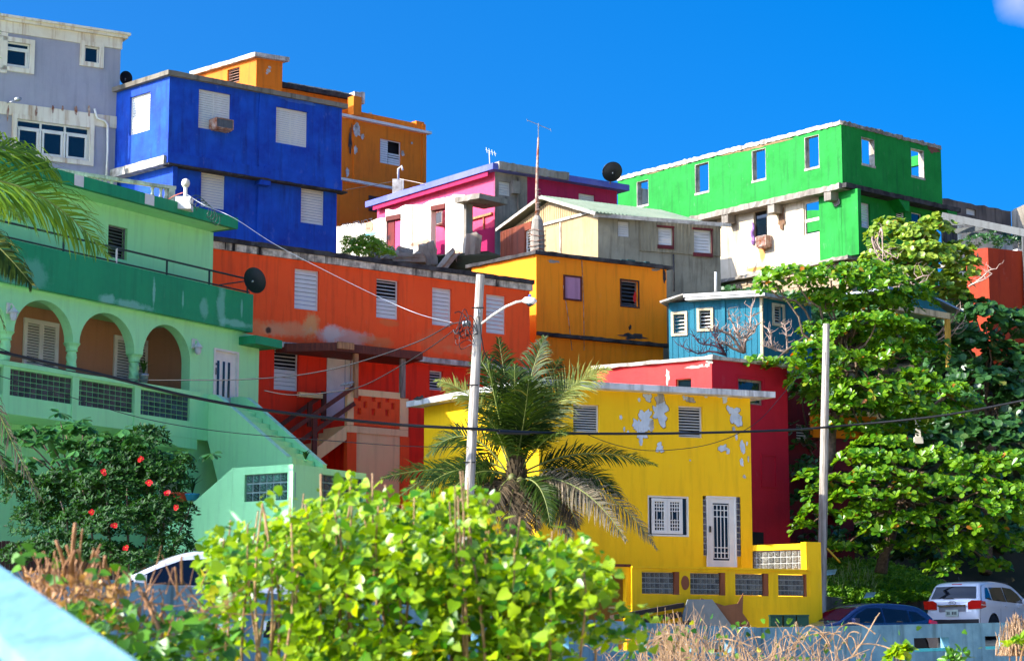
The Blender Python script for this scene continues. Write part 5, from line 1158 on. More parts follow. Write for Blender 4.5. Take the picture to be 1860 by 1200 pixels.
def leafmesh(name, P, D, N, S, kind):
    """one mesh of many leaves: position, direction, normal, size"""
    v, f = LK[kind]; D = nrm(D); X = nrm(np.cross(D, N)); N2 = np.cross(X, D); n = len(P); k = len(v)
    W = P[:, None, :]+S[:, None, None]*(v[None, :, 0:1]*X[:, None, :]+v[None, :, 1:2]*D[:, None, :]+v[None, :, 2:3]*N2[:, None, :])
    Fi = (f[None]+(np.arange(n)*k)[:, None, None]).reshape(-1)
    me = bpy.data.meshes.new(name); me.vertices.add(n*k); me.vertices.foreach_set('co', W.reshape(-1).astype(np.float32)); nf = n*len(f)
    me.loops.add(nf*3); me.loops.foreach_set('vertex_index', Fi.astype(np.int32)); me.polygons.add(nf)
    me.polygons.foreach_set('loop_start', np.arange(0, nf*3, 3, dtype=np.int32)); me.polygons.foreach_set('loop_total', np.full(nf, 3, np.int32))
    me.update(calc_edges=True); a = me.attributes.new('rnd', 'FLOAT', 'POINT'); a.data.foreach_set('value', np.repeat(RNG.random(n), k).astype(np.float32))
    me.shade_smooth(); return me
_leafunit = {}
def leafunit(kind, mat):
    key = (kind, mat.name)
    if key not in _leafunit:
        v, f = LK[kind]; me = bpy.data.meshes.new('leaf'); me.from_pydata(v.tolist(), [], f.tolist()); me.shade_smooth(); me.materials.append(mat); _leafunit[key] = me
    return _leafunit[key]
def crown(H, P, D, N, S, kind, mat, single_n=0, name='crown', leafname='leaf'):
    """the nearest leaves one object each, the others joined"""
    idx = np.argsort(P[:, 1]+RNG.random(len(P))*.6); near = idx[:single_n]; rest = idx[single_n:]
    me = leafmesh(name, P[rest], D[rest], N[rest], S[rest], kind); me.materials.append(mat); part(name, me, None, H, kind='stuff')
    lu = leafunit(kind, mat)
    for i in near:
        d = nrm(D[i]); x = nrm(np.cross(d, N[i])); n2 = np.cross(x, d); s = S[i]; p = P[i]
        M = Matrix(((x[0]*s, d[0]*s, n2[0]*s, p[0]), (x[1]*s, d[1]*s, n2[1]*s, p[1]), (x[2]*s, d[2]*s, n2[2]*s, p[2]), (0, 0, 0, 1)))
        part(leafname, lu, None, H, M)
def rosettes(centres, axes, k, size, open_=.35, up=.6):
    """whorls of k leaves round each centre"""
    n = len(centres); A = nrm(axes); t = nrm(np.cross(A, RNG.normal(size=(n, 3)))); b = np.cross(A, t); Ps, Ds, Ns, Ss = [], [], [], []
    for j in range(k):
        ph = 2*np.pi*j/k+RNG.normal(0, .25, n); tilt = open_+RNG.normal(0, .22, n)
        d = np.cos(ph)[:, None]*t+np.sin(ph)[:, None]*b+tilt[:, None]*A; nn = A-(tilt[:, None])*(np.cos(ph)[:, None]*t+np.sin(ph)[:, None]*b)+RNG.normal(0, .18, (n, 3))
        Ps.append(centres+.06*size*d); Ds.append(d); Ns.append(nn); Ss.append(size*RNG.uniform(.6, 1.15, n))
    return np.concatenate(Ps), np.concatenate(Ds), np.concatenate(Ns), np.concatenate(Ss)
def padpts(pads, dens, flat=.6, depth=1.0):
    """points and outward axes spread through ellipsoid pads given by photo position, size and distance"""
    C, A = [], []
    for (px_, py_, rx, ry, d) in pads:
        c = np.array(at(px_, py_, d)); a = rx/FPX*d; b = ry/FPX*d; n = max(4, int(dens*a*(a*.8+b)*depth)); u = nrm(RNG.normal(size=(n, 3))); u[:, 2] = np.where(u[:, 2] < -.35, -u[:, 2], u[:, 2]); r = RNG.uniform(.55, 1.05, n)**.6
        p = c+u*r[:, None]*np.array([a, a*.75, b]); C.append(p); ax = u*np.array([.8, .8, .6])+np.array([-.1, -.25, .75]); A.append(ax)
    return np.concatenate(C), np.concatenate(A)
def limb(pts, r0, r1, n=7):
    k = len(pts); return MB().tube(pts, [r0+(r1-r0)*i/(k-1) for i in range(k)], n)
def curve(a, b, sag=.0, n=6, wob=.0, seed=0):
    a = Vector(a); b = Vector(b); o = []
    for i in range(n+1):
        t = i/n; p = a.lerp(b, t); p.z += sag*4*t*(1-t)
        if wob: q = noise.noise_vector(p*.9+Vector((seed, 0, 0)))*wob*4*t*(1-t); p += q
        o.append(p)
    return o
Lalm = leafmat('almond_leaf', (46, 106, 12), (126, 164, 32), (190, 110, 40), .35, .3)
Lgrape = leafmat('sea_grape_leaf', (80, 124, 28), (164, 180, 66), (200, 150, 70), .3, .34)
Ldk = leafmat('dark_broad_leaf', (34, 74, 32), (66, 108, 50), (110, 110, 50), .25, .34)
def tree(name, label, base, top, pads, kind, mat, dens, size, k=7, single_n=300, branch_r=.12, barkm=None, open_=.35, group=None):
    t = thing(name, label, 'tree', base, group); C, A = padpts(pads, dens); P, D, N, S = rosettes(C, A, k, size, open_)
    tr = part('trunk', limb(curve(base, top, 0, 7, .35, len(pads)), branch_r*2, branch_r), barkm or M_['bark'], t, smooth=True)
    for i, p in enumerate(pads):
        e = at(p[0], p[1]-p[3]*.1, p[4]); s = Vector(base).lerp(Vector(top), .55+.45*((i*37) % 10)/10); part('branch', limb(curve(s, e, .12, 6, .5, i), branch_r*.62, .02), barkm or M_['bark'], tr, smooth=True)
    crown(t, P, D, N, S, kind, mat, single_n); return t
# upper right: sea grape over the green ruin, then almond tiers
tree('sea_grape_tree', 'sea grape tree with pale round leaves in front of the green ruin', at(1600, 700, 80), at(1650, 500, 80.5),
     [(1700, 418, 40, 26, 81), (1660, 432, 42, 26, 80.5), (1620, 424, 48, 28, 81), (1590, 440, 22, 24, 80), (1735, 470, 42, 34, 81), (1680, 470, 60, 32, 80), (1615, 470, 50, 26, 80), (1720, 520, 45, 28, 80), (1765, 478, 16, 12, 80), (1650, 510, 60, 26, 79.5), (1735, 545, 36, 22, 80), (1745, 500, 34, 26, 80), (1700, 400, 10, 14, 80.5)],
     'round', Lgrape, 70, .19, 6, 300, .10, M_['bark'])
tree('almond_tree', 'broad almond tree with bright green tiered leaves over the teal house', at(1500, 860, 71), at(1540, 600, 72),
     [(1400, 505, 26, 20, 71), (1440, 510, 60, 24, 71), (1510, 512, 62, 30, 71.5), (1580, 500, 60, 24, 72), (1600, 530, 75, 30, 72), (1500, 550, 70, 22, 72), (1560, 560, 60, 22, 72), (1660, 545, 46, 26, 72.5), (1395, 525, 20, 12, 71),
      (1590, 592, 75, 20, 71), (1530, 610, 60, 24, 71.5), (1650, 610, 50, 22, 72), (1485, 600, 34, 18, 71.5), (1480, 645, 60, 26, 70), (1540, 670, 70, 30, 70.5), (1620, 655, 60, 24, 71.5), (1425, 668, 40, 14, 69.5), (1375, 660, 34, 9, 69.5),
      (1480, 690, 55, 24, 70), (1580, 715, 85, 26, 70), (1660, 700, 55, 24, 71), (1540, 742, 70, 24, 70.2), (1640, 745, 65, 24, 70.5), (1720, 720, 60, 24, 71), (1700, 760, 60, 18, 71), (1760, 745, 30, 20, 71.5), (1500, 775, 34, 16, 70.4), (1570, 785, 40, 14, 70.5), (1600, 560, 70, 20, 72.5), (1610, 625, 70, 20, 72), (1500, 720, 60, 24, 71), (1620, 780, 60, 16, 71.5), (1690, 640, 44, 24, 72.5)],
     'obovate', Lalm, 42, .24, 7, 300, .1)
tree('almond_tree', 'lower almond tree spreading in tiers above the parked cars', at(1600, 1040, 71), at(1650, 850, 70.5),
     [(1560, 835, 50, 14, 69), (1620, 838, 55, 16, 69), (1700, 832, 55, 20, 69.5), (1780, 850, 70, 26, 69), (1840, 850, 60, 30, 69), (1600, 868, 60, 18, 68.6), (1530, 880, 50, 16, 68.6), (1680, 880, 60, 16, 68.8), (1760, 888, 60, 22, 68.5), (1830, 900, 60, 24, 68.5), (1560, 905, 50, 14, 68.2), (1640, 905, 50, 14, 68.4), (1800, 930, 60, 18, 68.2), (1480, 935, 40, 16, 69),
      (1545, 945, 40, 15, 68.6), (1600, 965, 40, 14, 68.4), (1720, 940, 70, 20, 69), (1860, 940, 50, 30, 68.6), (1680, 985, 50, 22, 69), (1620, 1000, 40, 14, 69.5), (1740, 1000, 50, 22, 69), (1790, 985, 50, 20, 69.5), (1720, 1035, 40, 14, 69), (1500, 900, 46, 16, 69.5), (1470, 870, 24, 18, 69), (1460, 960, 26, 14, 69), (1530, 1000, 40, 14, 69.5), (1580, 930, 50, 16, 68.8), (1650, 950, 50, 18, 68.6), (1760, 960, 60, 20, 68.6), (1850, 990, 40, 24, 69), (1600, 810, 60, 12, 69.5), (1800, 1030, 40, 14, 70)],
     'obovate', Lalm, 34, .25, 7, 300, .11)
tree('dark_leafed_tree', 'tall dark leafed tree climbing the bank below the brick red wall', at(1790, 1040, 77), at(1800, 640, 80),
     [(1790, 590, 60, 36, 79), (1850, 600, 50, 40, 80), (1760, 640, 70, 40, 79), (1830, 660, 60, 40, 79), (1790, 710, 80, 40, 78), (1850, 740, 50, 40, 78), (1720, 670, 40, 34, 78.5), (1740, 790, 80, 34, 77), (1820, 800, 70, 40, 77), (1700, 620, 34, 28, 79.5), (1860, 690, 50, 40, 79), (1770, 560, 34, 20, 80), (1680, 810, 60, 26, 76), (1630, 800, 60, 24, 76), (1560, 820, 60, 24, 76)],
     'round', Ldk, 26, .28, 6, 200, .12)
tree('dark_leafed_tree', 'dark leafed tree in the shade between crimson house and right pole', at(1470, 1040, 74), at(1480, 820, 74.5),
     [(1460, 700, 30, 24, 73.5), (1450, 760, 30, 28, 73.5), (1470, 820, 36, 30, 73.5), (1500, 840, 50, 26, 74), (1465, 880, 34, 26, 73), (1480, 940, 40, 26, 73.5), (1540, 800, 50, 24, 74.5), (1560, 990, 70, 24, 75), (1640, 940, 90, 40, 76), (1740, 900, 90, 50, 77), (1560, 880, 70, 40, 76), (1660, 1020, 70, 20, 76), (1840, 990, 70, 40, 77), (1456, 720, 26, 34, 71.5), (1450, 800, 24, 34, 71.5), (1470, 860, 40, 34, 71.5), (1455, 930, 26, 34, 71.5), (1520, 900, 60, 40, 73), (1600, 990, 70, 30, 73.5), (1500, 985, 50, 26, 72), (1700, 1000, 80, 30, 75)],
     'obovate', Ldk, 22, .28, 6, 150, .1)
# creeping cover on the shaded bank below and behind
def cover(name, label, cat, pts, mat, kind, size, n, base=None, k=5, kindtag='stuff', up=(-.1, -.3, .8)):
    C, A = [], []
    C = np.array(pts); A = np.tile(np.array(up), (len(C), 1))+RNG.normal(0, .35, (len(C), 3)); P, D, N, S = rosettes(C, A, k, size, .4)
    me = leafmesh(name, P, D, N, S, kind); me.materials.append(mat); o = single(name, me, None, label, cat, None, None, kindtag); return o
pts = []
rr = random.Random(3)
for i in range(5200):
    x = rr.uniform(7.5, 24); y = rr.uniform(79, 97); z = gz(x, y)+rr.uniform(0, .7); pts.append((x, y, z))
cover('creeper_cover', 'dark creeping leaves covering the shaded hillside at the right', 'creepers', pts, Ldk, 'round', .3, 0)
# ground cover mound on the low bank
Lgc = leafmat('ground_cover_leaf', (70, 128, 22), (130, 176, 44), None, .3, .45)
mb = MB(); nX, nY = 26, 10
def bank(u, v):
    px_ = 1478+(1725-1478)*u; top = [(0, 1024), (.2, 1018), (.5, 1022), (.75, 1040), (1, 1068)]; bot = [(0, 1098), (.5, 1094), (.8, 1090), (1, 1086)]
    f = lambda L, x: next(a[1]+(b[1]-a[1])*(x-a[0])/(b[0]-a[0]) for a, b in zip(L, L[1:]) if x <= b[0]+1e-6)
    y = f(bot, u)+(f(top, u)-f(bot, u))*v; return at(px_, y, 69.4+2.6*v-.5*math.sin(v*3)+2.2*u)
for j in range(nY+1):
    for i in range(nX+1): mb.v.append(bank(i/nX, j/nY))
for j in range(nY):
    for i in range(nX): a = j*(nX+1)+i; mb.f.append((a, a+1, a+nX+2, a+nX+1))
single('planted_bank', mb, M_['soil'], 'earth of the low planted bank behind the cars', 'bank', kind='structure', smooth=True)
pts = [bank(rr.random(), rr.random())+Vector((rr.gauss(0, .05), rr.gauss(0, .05), rr.uniform(-.04, .12))) for _ in range(5200)]
cover('ground_cover', 'low bright green ground cover on the bank behind the dark hatchback', 'ground cover', pts, Lgc, 'lance', .12, 0)
m = MB()
for i in range(90):
    b = bank(rr.uniform(.0, .45), rr.uniform(.2, .7)); a = rr.random()*6.28; h = rr.uniform(.3, .7); w = Vector((.012, 0, 0)); q = b+Vector((math.cos(a)*.15, -.1, h*.7)); t_ = b+Vector((math.cos(a)*.45, -.15+math.sin(a)*.2, h*.8)); m.add([b-w, b+w, q+w*.8, q-w*.8, t_], [(0, 1, 2, 3), (3, 2, 4)])
single('tall_grass', m, leafmat('pale_grass', (90, 120, 70), (150, 170, 110), None, .3), 'tuft of thin pale grass on the bank beside the yellow terrace', 'grass', kind='stuff')
# retaining wall below the bank
A = at(1478, 1098, 69.0); B = at(1900, 1080, 76.5); F = Fac(A, B); zt_ = at(1700, 1088, 73).z
Mrw = paint('mossy_stone_wall', (120, 108, 92), (60, 58, 40), .9, .5, (30, 28, 20), altscale=1.5)
H = thing('retaining_wall', 'mossy retaining wall below the planted bank behind the white car', 'wall', (A.x, A.y, 0)); part('wall', wall(F, 0, F.L, .3, zt_, (), .3, 0, rag(.08, 2), None, .4), Mrw, H, F.M)
# grass at the ruined wall
Lgr = leafmat('bright_weed_leaf', (112, 160, 34), (176, 204, 56), None, .35)
pads = [(665, 442, 26, 15, 84.3), (640, 452, 20, 16, 84.2), (680, 450, 26, 14, 84), (650, 462, 28, 12, 83.8), (700, 462, 18, 9, 83.8), (632, 440, 14, 12, 84.5)]
t = thing('weed_clump', 'bright green weeds below the graffiti on the broken wall', 'weeds', at(665, 465, 84)); C, A = padpts(pads, 380); P, D, N, S = rosettes(C, A, 5, .13, .5); crown(t, P, D, N, S, 'lance', Lgr, 0, 'foliage')
t = thing('weed_clump', 'small yellow flowering weed beside the red brown door leaf', 'weeds', at(709, 458, 84.4)); C, A = padpts([(709, 455, 7, 7, 84.2)], 260); P, D, N, S = rosettes(C, A, 5, .1, .5); crown(t, P, D, N, S, 'lance', Lgr, 0, 'foliage')
t = thing('weed_clump', 'dark weeds growing under the grey pergola', 'weeds', at(1810, 455, 86)); C, A = padpts([(1790, 440, 40, 12, 86), (1840, 445, 40, 14, 86), (1810, 428, 16, 10, 86)], 50); P, D, N, S = rosettes(C, A, 5, .22, .5); crown(t, P, D, N, S, 'lance', Ldk, 0, 'foliage')
# bare frangipani like shrub before the teal house
def bare(name, label, base, tips, r, mat, seed=0, sub=3):
    t = thing(name, label, 'shrub', base); rr = random.Random(seed)
    for tip in tips:
        pts = curve(base, tip, .0, 6, .35, rr.random()*9); part('branch', limb(pts, r, r*.4, 6), mat, t, smooth=True)
        m = MB()
        for s in range(sub):
            for i in (2, 3, 4, 5, 6):
                p = pts[i]; L0 = (Vector(tip)-Vector(base)).length*rr.uniform(.15, .32); d = Vector((rr.gauss(0, 1), rr.gauss(0, .6), rr.uniform(.2, 1.4))).normalized(); q = p+d*L0; m.tube([p, (p+q)/2+Vector((rr.gauss(0, .04), 0, rr.gauss(0, .04))), q], [r*.4, r*.3, r*.15], 4, False)
                e = q+Vector((rr.gauss(0, .12), rr.gauss(0, .1), rr.uniform(.02, .2))); m.tube([q, e], [r*.2, r*.1], 4, False)
        part('twigs', m, mat, t, kind='stuff')
    return t
bare('bare_shrub', 'leafless pale branched shrub against the lit teal boards', at(1352, 640, 72.6), [at(1325, 575, 72.5), at(1300, 600, 72), at(1365, 560, 72.8), at(1340, 585, 72.4), at(1375, 590, 72), at(1310, 625, 72)], .055, M_['pale_bark'], 2)
bare('bare_shrub', 'dark leafless shrub left of the pale one', at(1318, 645, 72), [at(1262, 612, 71.8), at(1290, 600, 72), at(1240, 630, 71.8), at(1305, 605, 72)], .04, plain('dark_twig', (70, 40, 50), .9), 5)
bare('bare_shrub', 'leafless branch reaching out right of the teal window', at(1430, 640, 71.4), [at(1395, 597, 71.2), at(1425, 590, 71.2), at(1392, 628, 71.2)], .045, M_['pale_bark'], 8)
for i, (a, b) in enumerate((((1745, 560), (1700, 610)), ((1630, 470), (1585, 430)), ((1690, 500), (1600, 530)), ((1752, 580), (1700, 620)), ((1810, 488), (1760, 520)), ((1610, 470), (1600, 415)))):
    bare('bare_branch', ('leafless branch poking out right of the teal porch', 'leafless branch above the sea grape by the green corner', 'long grey branch crossing the sea grape crown', 'second dead branch by the yellow post', 'thin dead twig before the brick red wall', 'upright dead twig by the green window')[i], at(*b, 78.5), [at(*a, 78), at(a[0]-8, a[1]+9, 78)], .04, M_['pale_bark'], i+20, 1)

# ------------------------------------------------------------------ palms
Lpalm = leafmat('palm_leaflet', (20, 44, 10), (66, 86, 22), (150, 140, 60), .25, .5, spec=.2); Lpd = leafmat('dead_frond_leaflet', (48, 42, 28), (96, 80, 58), None, .1, .7, spec=.15); Lpl = leafmat('near_palm_leaflet', (62, 104, 22), (126, 156, 44), None, .35, .45, spec=.25); Lpalmdry = leafmat('dry_palm_leaflet', (74, 74, 48), (128, 112, 86), (160, 140, 110), .15, .7); Lpy = leafmat('sunlit_palm_leaflet', (104, 122, 50), (160, 160, 80), None, .4, .4)
Mrach = plain('frond_rib', (126, 132, 60), .5)
def frond(t, a, m, b, wid=.62, n=58, mat=None, droop=.35, spread=.9, seed=0, name='frond', rib=.028):
    """a feather frond along the bezier a-m-b"""
    a, m, b = Vector(a), Vector(m), Vector(b); rr = random.Random(seed)
    B = lambda s: a*(1-s)**2+m*2*s*(1-s)+b*s*s
    dB = lambda s: ((m-a)*(1-s)*2+(b-m)*2*s).normalized()
    pts = [B(i/14) for i in range(15)]; fr = part(name, MB().tube(pts, [rib*(1-.85*i/14) for i in range(15)], 6), Mrach, t, smooth=True)
    mb = MB(); side0 = (b-a).cross(Vector((0, 0, 1)))
    if side0.length < .1: side0 = Vector((1, .2, 0))
    side0.normalize()
    ax_ = (b-a).normalized(); side0 = Matrix.Rotation((1 if ax_.x > 0 else -1)*R(48)*abs(side0.y)+rr.uniform(-.2, .2), 3, ax_) @ side0
    for sgn in (-1, 1):
        for i in range(n):
            s = .13+.86*(i+rr.random()*.5)/n; p = B(s); d = dB(s); up = side0.cross(d).normalized(); sd_ = (d.cross(up)).normalized()*sgn
            ln = wid*(math.sin(math.pi*min(1, (.18+s*.86)))**.55)*rr.uniform(.85, 1.1); ln = max(.12, ln)
            dir_ = (sd_*spread+d*(.55+.5*s)+up*.25*rr.uniform(.2, 1.2)+Vector((rr.gauss(0, .12), rr.gauss(0, .12), rr.gauss(0, .12)))).normalized()
            w = d*.019; q1 = p+dir_*ln*.35; q2 = q1+(dir_+Vector((0, 0, -droop*rr.uniform(.5, 1.3)))).normalized()*ln*.35; q3 = q2+(dir_+Vector((0, 0, -droop*2.4*rr.uniform(.5, 1.3)))).normalized()*ln*.32
            mb.add([p-w*.6, p+w*.6, q1+w, q1-w, q2+w*.75, q2-w*.75, q3], [(0, 1, 2, 3), (3, 2, 4, 5), (5, 4, 6)])
    me = mb.mesh('leaflets'); at_ = me.attributes.new('rnd', 'FLOAT', 'POINT'); at_.data.foreach_set('value', np.repeat(np.array([rr.random() for _ in range(2*n)]), 7).astype(np.float32))
    part('leaflets', me, mat or Lpalm, fr, kind='stuff'); return fr
dP = 54.0; c0 = at(938, 862, dP)
t = thing('coconut_palm', 'coconut palm in front of the yellow house with drooping lower fronds', 'palm tree', Vector((c0.x, c0.y, .5)))
part('trunk', MB().tube([Vector((c0.x-.1, c0.y, .4)), Vector((c0.x+.05, c0.y, c0.z*.5)), c0+Vector((0, 0, .2))], [.19, .16, .2], 12), M_['bark'], t, smooth=True)
m = MB()
for i in range(70):
    a = i*2.4; z = -.5+.012*i; r = .15-.001*i; p = c0+Vector((math.cos(a)*r*.9, math.sin(a)*r*.9, z)); q = p+Vector((math.cos(a)*.14, math.sin(a)*.14, .42)); m.beam(p, q, .09, .02)
part('leaf_bases', m, Lpd, t, kind='stuff')
def fp(x, y, dd=0): return at(x, y, dP+dd)
FR_ = [((935, 850), (925, 720), (905, 612), 0, .4, Lpalm, .5), ((940, 850), (950, 700), (990, 610), .2, .5, Lpalm, .55), ((945, 850), (960, 740), (1020, 650), -.3, .9, Lpalm, .6), ((930, 850), (900, 740), (885, 650), -.3, -.6, Lpalm, .6),
       ((925, 855), (915, 690), (860, 640), .5, .9, Lpalm, .55), ((948, 855), (985, 700), (1110, 668), .2, .4, Lpy, .7), ((925, 850), (880, 700), (790, 690), .3, .6, Lpy, .5), ((935, 852), (955, 760), (960, 690), -.8, -1.6, Lpalm, .75), ((930, 852), (905, 770), (870, 740), -.7, -1.3, Lpalm, .7),
       ((950, 858), (1060, 795), (1195, 845), .3, .2, Lpalm, .45), ((922, 860), (850, 740), (770, 832), .2, .5, Lpalm, .62), ((945, 855), (1000, 770), (1030, 790), -1.0, -2.0, Lpalm, .6),
       ((920, 868), (820, 835), (690, 868), .2, -.3, Lpalm, .48), ((925, 868), (860, 828), (800, 915), -.5, -1.0, Lpalm, .5), ((955, 868), (1100, 845), (1195, 1000), -.3, -.8, Lpalmdry, .62), ((952, 868), (1060, 850), (1140, 985), -.6, -1.4, Lpalmdry, .55),
       ((955, 866), (1060, 868), (1090, 905), .3, .6, Lpalm, .45), ((945, 870), (990, 860), (1000, 960), -.7, -1.2, Lpalm, .5), ((930, 872), (880, 870), (870, 960), -.6, -1.1, Lpalmdry, .5), ((938, 872), (930, 880), (920, 975), -.8, -1.0, Lpd, .45), ((935, 866), (900, 870), (890, 960), -.7, -.9, Lpd, .5), ((945, 866), (975, 880), (975, 965), -.7, -.9, Lpd, .5), ((940, 864), (940, 900), (942, 990), -.9, -1.0, Lpd, .5), ((930, 866), (850, 880), (845, 950), -.6, -.7, Lpd, .5), ((950, 866), (1030, 880), (1050, 960), -.6, -.8, Lpd, .5), ((950, 860), (1075, 830), (1130, 905), .1, -.2, Lpalm, .5), ((925, 858), (850, 800), (720, 905), .4, .3, Lpalm, .45),
       ((945, 868), (1010, 900), (1040, 985), -.5, -.9, Lpalmdry, .5), ((930, 868), (860, 900), (830, 985), -.4, -.7, Lpalmdry, .5), ((940, 870), (950, 920), (960, 1000), -.7, -1.0, Lpalmdry, .5), ((925, 862), (800, 820), (740, 930), -.2, -.5, Lpalm, .5),
       ((942, 850), (935, 760), (935, 660), -.5, -.7, Lpalm, .7), ((944, 852), (990, 720), (1050, 690), .4, 1.2, Lpalm, .55)]
for i, (a, m_, b, d1, d2, mt, wd) in enumerate(FR_): frond(t, fp(*a), fp(*m_, d1), fp(*b, d2), wd*1.35, 88, mt, .3 if mt is not Lpalmdry else .8, .9, i)
for i, (x, y) in enumerate(((930, 868), (945, 874), (936, 880))): part('coconut', MB().lathe([(.02, -.12), (.09, -.07), (.11, 0), (.09, .08), (.02, .12)], 10, fp(x, y, -.25)), plain('coconut_husk', (110, 110, 50), .6), t, smooth=True)
# palm at the left edge, trunk outside the picture
dQ = 26.0; c1 = at(-150, 350, dQ)
t = thing('coconut_palm', 'nearer palm whose fronds hang in from the left edge', 'palm tree', Vector((c1.x, c1.y, -.5)))
part('trunk', MB().tube([Vector((c1.x-.4, c1.y, -.8)), Vector((c1.x-.15, c1.y, c1.z*.5)), c1], [.2, .15, .16], 12), M_['bark'], t, smooth=True)
def fq(x, y, dd=0): return at(x, y, dQ+dd)
for i, (a, m_, b, d1, d2, mt, wd, dr) in enumerate((((-150, 345), (40, 270), (200, 470), .3, .6, Lpl, .95, .45), ((-150, 340), (0, 200), (110, 330), .8, 1.2, Lpl, .8, .5), ((-150, 350), (-30, 400), (60, 520), -.5, -.4, Lpalm, .5, .8), ((-160, 330), (-120, 150), (-10, 20), .5, .5, Lpl, .7, .4), ((-155, 350), (-100, 350), (-60, 650), 0, 0, Lpalm, .6, .7), ((-170, 340), (-300, 250), (-450, 420), 0, 0, Lpalm, .8, .6), ((-160, 340), (-200, 150), (-350, 120), 0, 1, Lpalm, .8, .6), ((-150, 345), (-60, 300), (40, 400), 1, 2, Lpl, .8, .6), ((-150, 350), (-90, 320), (10, 600), .2, .8, Lpalm, .5, .6))):
    frond(t, fq(*a), fq(*m_, d1), fq(*b, d2), wd, 84, mt, dr, .9, 40+i, rib=.02)
dR = 30.0
frond(t, at(-150, 380, dQ), at(-60, 640, dQ), at(75, 910, dQ), .42, 60, Lpalmdry, 1.4, .5, 77, 'dead_frond', .025)
frond(t, at(-150, 380, dQ), at(-90, 640, dQ), at(10, 850, dQ), .42, 60, Lpalmdry, 1.4, .5, 78, 'dead_frond', .025)
frond(t, at(-160, 700, dR), at(-60, 740, dR), at(35, 900, dR), .6, 50, Lpalm, .5, .9, 79, 'low_frond', .02)

# ------------------------------------------------------------------ hibiscus and umbrella tree before the mint house
Lhib = leafmat('hibiscus_leaf', (12, 44, 8), (46, 90, 20), None, .25, .55, spec=.25)
t = thing('hibiscus_bush', 'dark green hibiscus bush with red flowers before the mint house', 'bush', at(230, 1080, 50))
pads = [(250, 850, 60, 40, 50), (300, 880, 46, 40, 49.6), (200, 900, 70, 50, 49.8), (290, 940, 60, 40, 49.4), (220, 960, 80, 40, 49.3), (150, 960, 60, 40, 49.8), (330, 850, 26, 22, 50), (340, 930, 22, 16, 49.5), (120, 900, 60, 50, 50.4), (70, 960, 60, 50, 50.6), (270, 800, 40, 30, 50.6), (190, 830, 60, 40, 50.8), (310, 1000, 50, 30, 49.2), (180, 1010, 90, 26, 49.4), (110, 1000, 70, 30, 50), (260, 1025, 70, 26, 49), (60, 1010, 60, 26, 50.4), (230, 900, 90, 70, 51.5), (150, 930, 90, 70, 51.8), (300, 960, 50, 50, 51), (330, 1030, 40, 20, 49), (40, 900, 40, 40, 50.8)]
C, A = padpts(pads, 260); P, D, N, S = rosettes(C, A, 5, .13, .5); crown(t, P, D, N, S, 'lance', Lhib, 300)
for i in range(7): part('stem', limb(curve(at(230+(i-3)*22, 1090, 50), at(230+(i-3)*40, 850+abs(i-3)*20, 50), 0, 5, .2, i), .04, .015), M_['bark'], t, smooth=True)
Mfl = leafmat('hibiscus_petal', (214, 24, 18), (230, 44, 30), None, .25, .5)
for i, (x, y) in enumerate(((188, 856), (270, 876), (208, 954), (228, 994), (167, 930), (320, 920), (256, 833), (303, 896))):
    c = at(x, y, 47.9 if y > 840 else 48.6); vs = np.array([np.array(c)]*5); ax = np.tile(np.array([.2, -1, .15]), (1, 1)); P, D, N, S = rosettes(np.array([np.array(c)]), ax, 5, .085, .25); me = leafmesh('flower', P, D, N, S, 'round'); me.materials.append(Mfl); f = part('flower', me, None, t)
    part('stamen', MB().tube([c, c+Vector((.02, -.09, .01))], .008, 5), plain('stamen_yellow', (220, 160, 40), .6), f)
Lumb = leafmat('umbrella_leaf', (36, 84, 40), (74, 124, 60), None, .25, .28)
t = thing('umbrella_tree', 'umbrella tree with drooping finger leaves above the hibiscus', 'tree', at(150, 1080, 51.5))
part('trunk', limb(curve(at(150, 1080, 51.5), at(140, 800, 51.5), 0, 6, .3), .09, .05), M_['bark'], t, smooth=True)
heads = [(60, 775), (110, 765), (90, 800), (150, 790), (200, 800), (130, 830), (190, 775+50), (245, 820), (290, 820), (310, 845), (270, 850), (170, 850), (60, 830), (30, 790), (230, 790), (330, 830), (120, 790), (215, 830), (40, 860), (100, 860)]
Cs = []
for i, (x, y) in enumerate(heads):
    c = at(x, y, 51+.5*math.sin(i*2.1)); part('branch', limb(curve(at(140, 900, 51.5), c, .1, 5, .2, i), .03, .012, 5), M_['bark'], t, smooth=True)
    for j in range(5): Cs.append(np.array(c)+np.array([rr.gauss(0, .25), rr.gauss(0, .25), rr.gauss(0, .12)]))
Cs = np.array(Cs); P, D, N, S = rosettes(Cs, np.tile([0, -.15, 1.], (len(Cs), 1))+RNG.normal(0, .2, (len(Cs), 3)), 9, .3, -.45); crown(t, P, D, N, S, 'obovate', Lumb, 300)
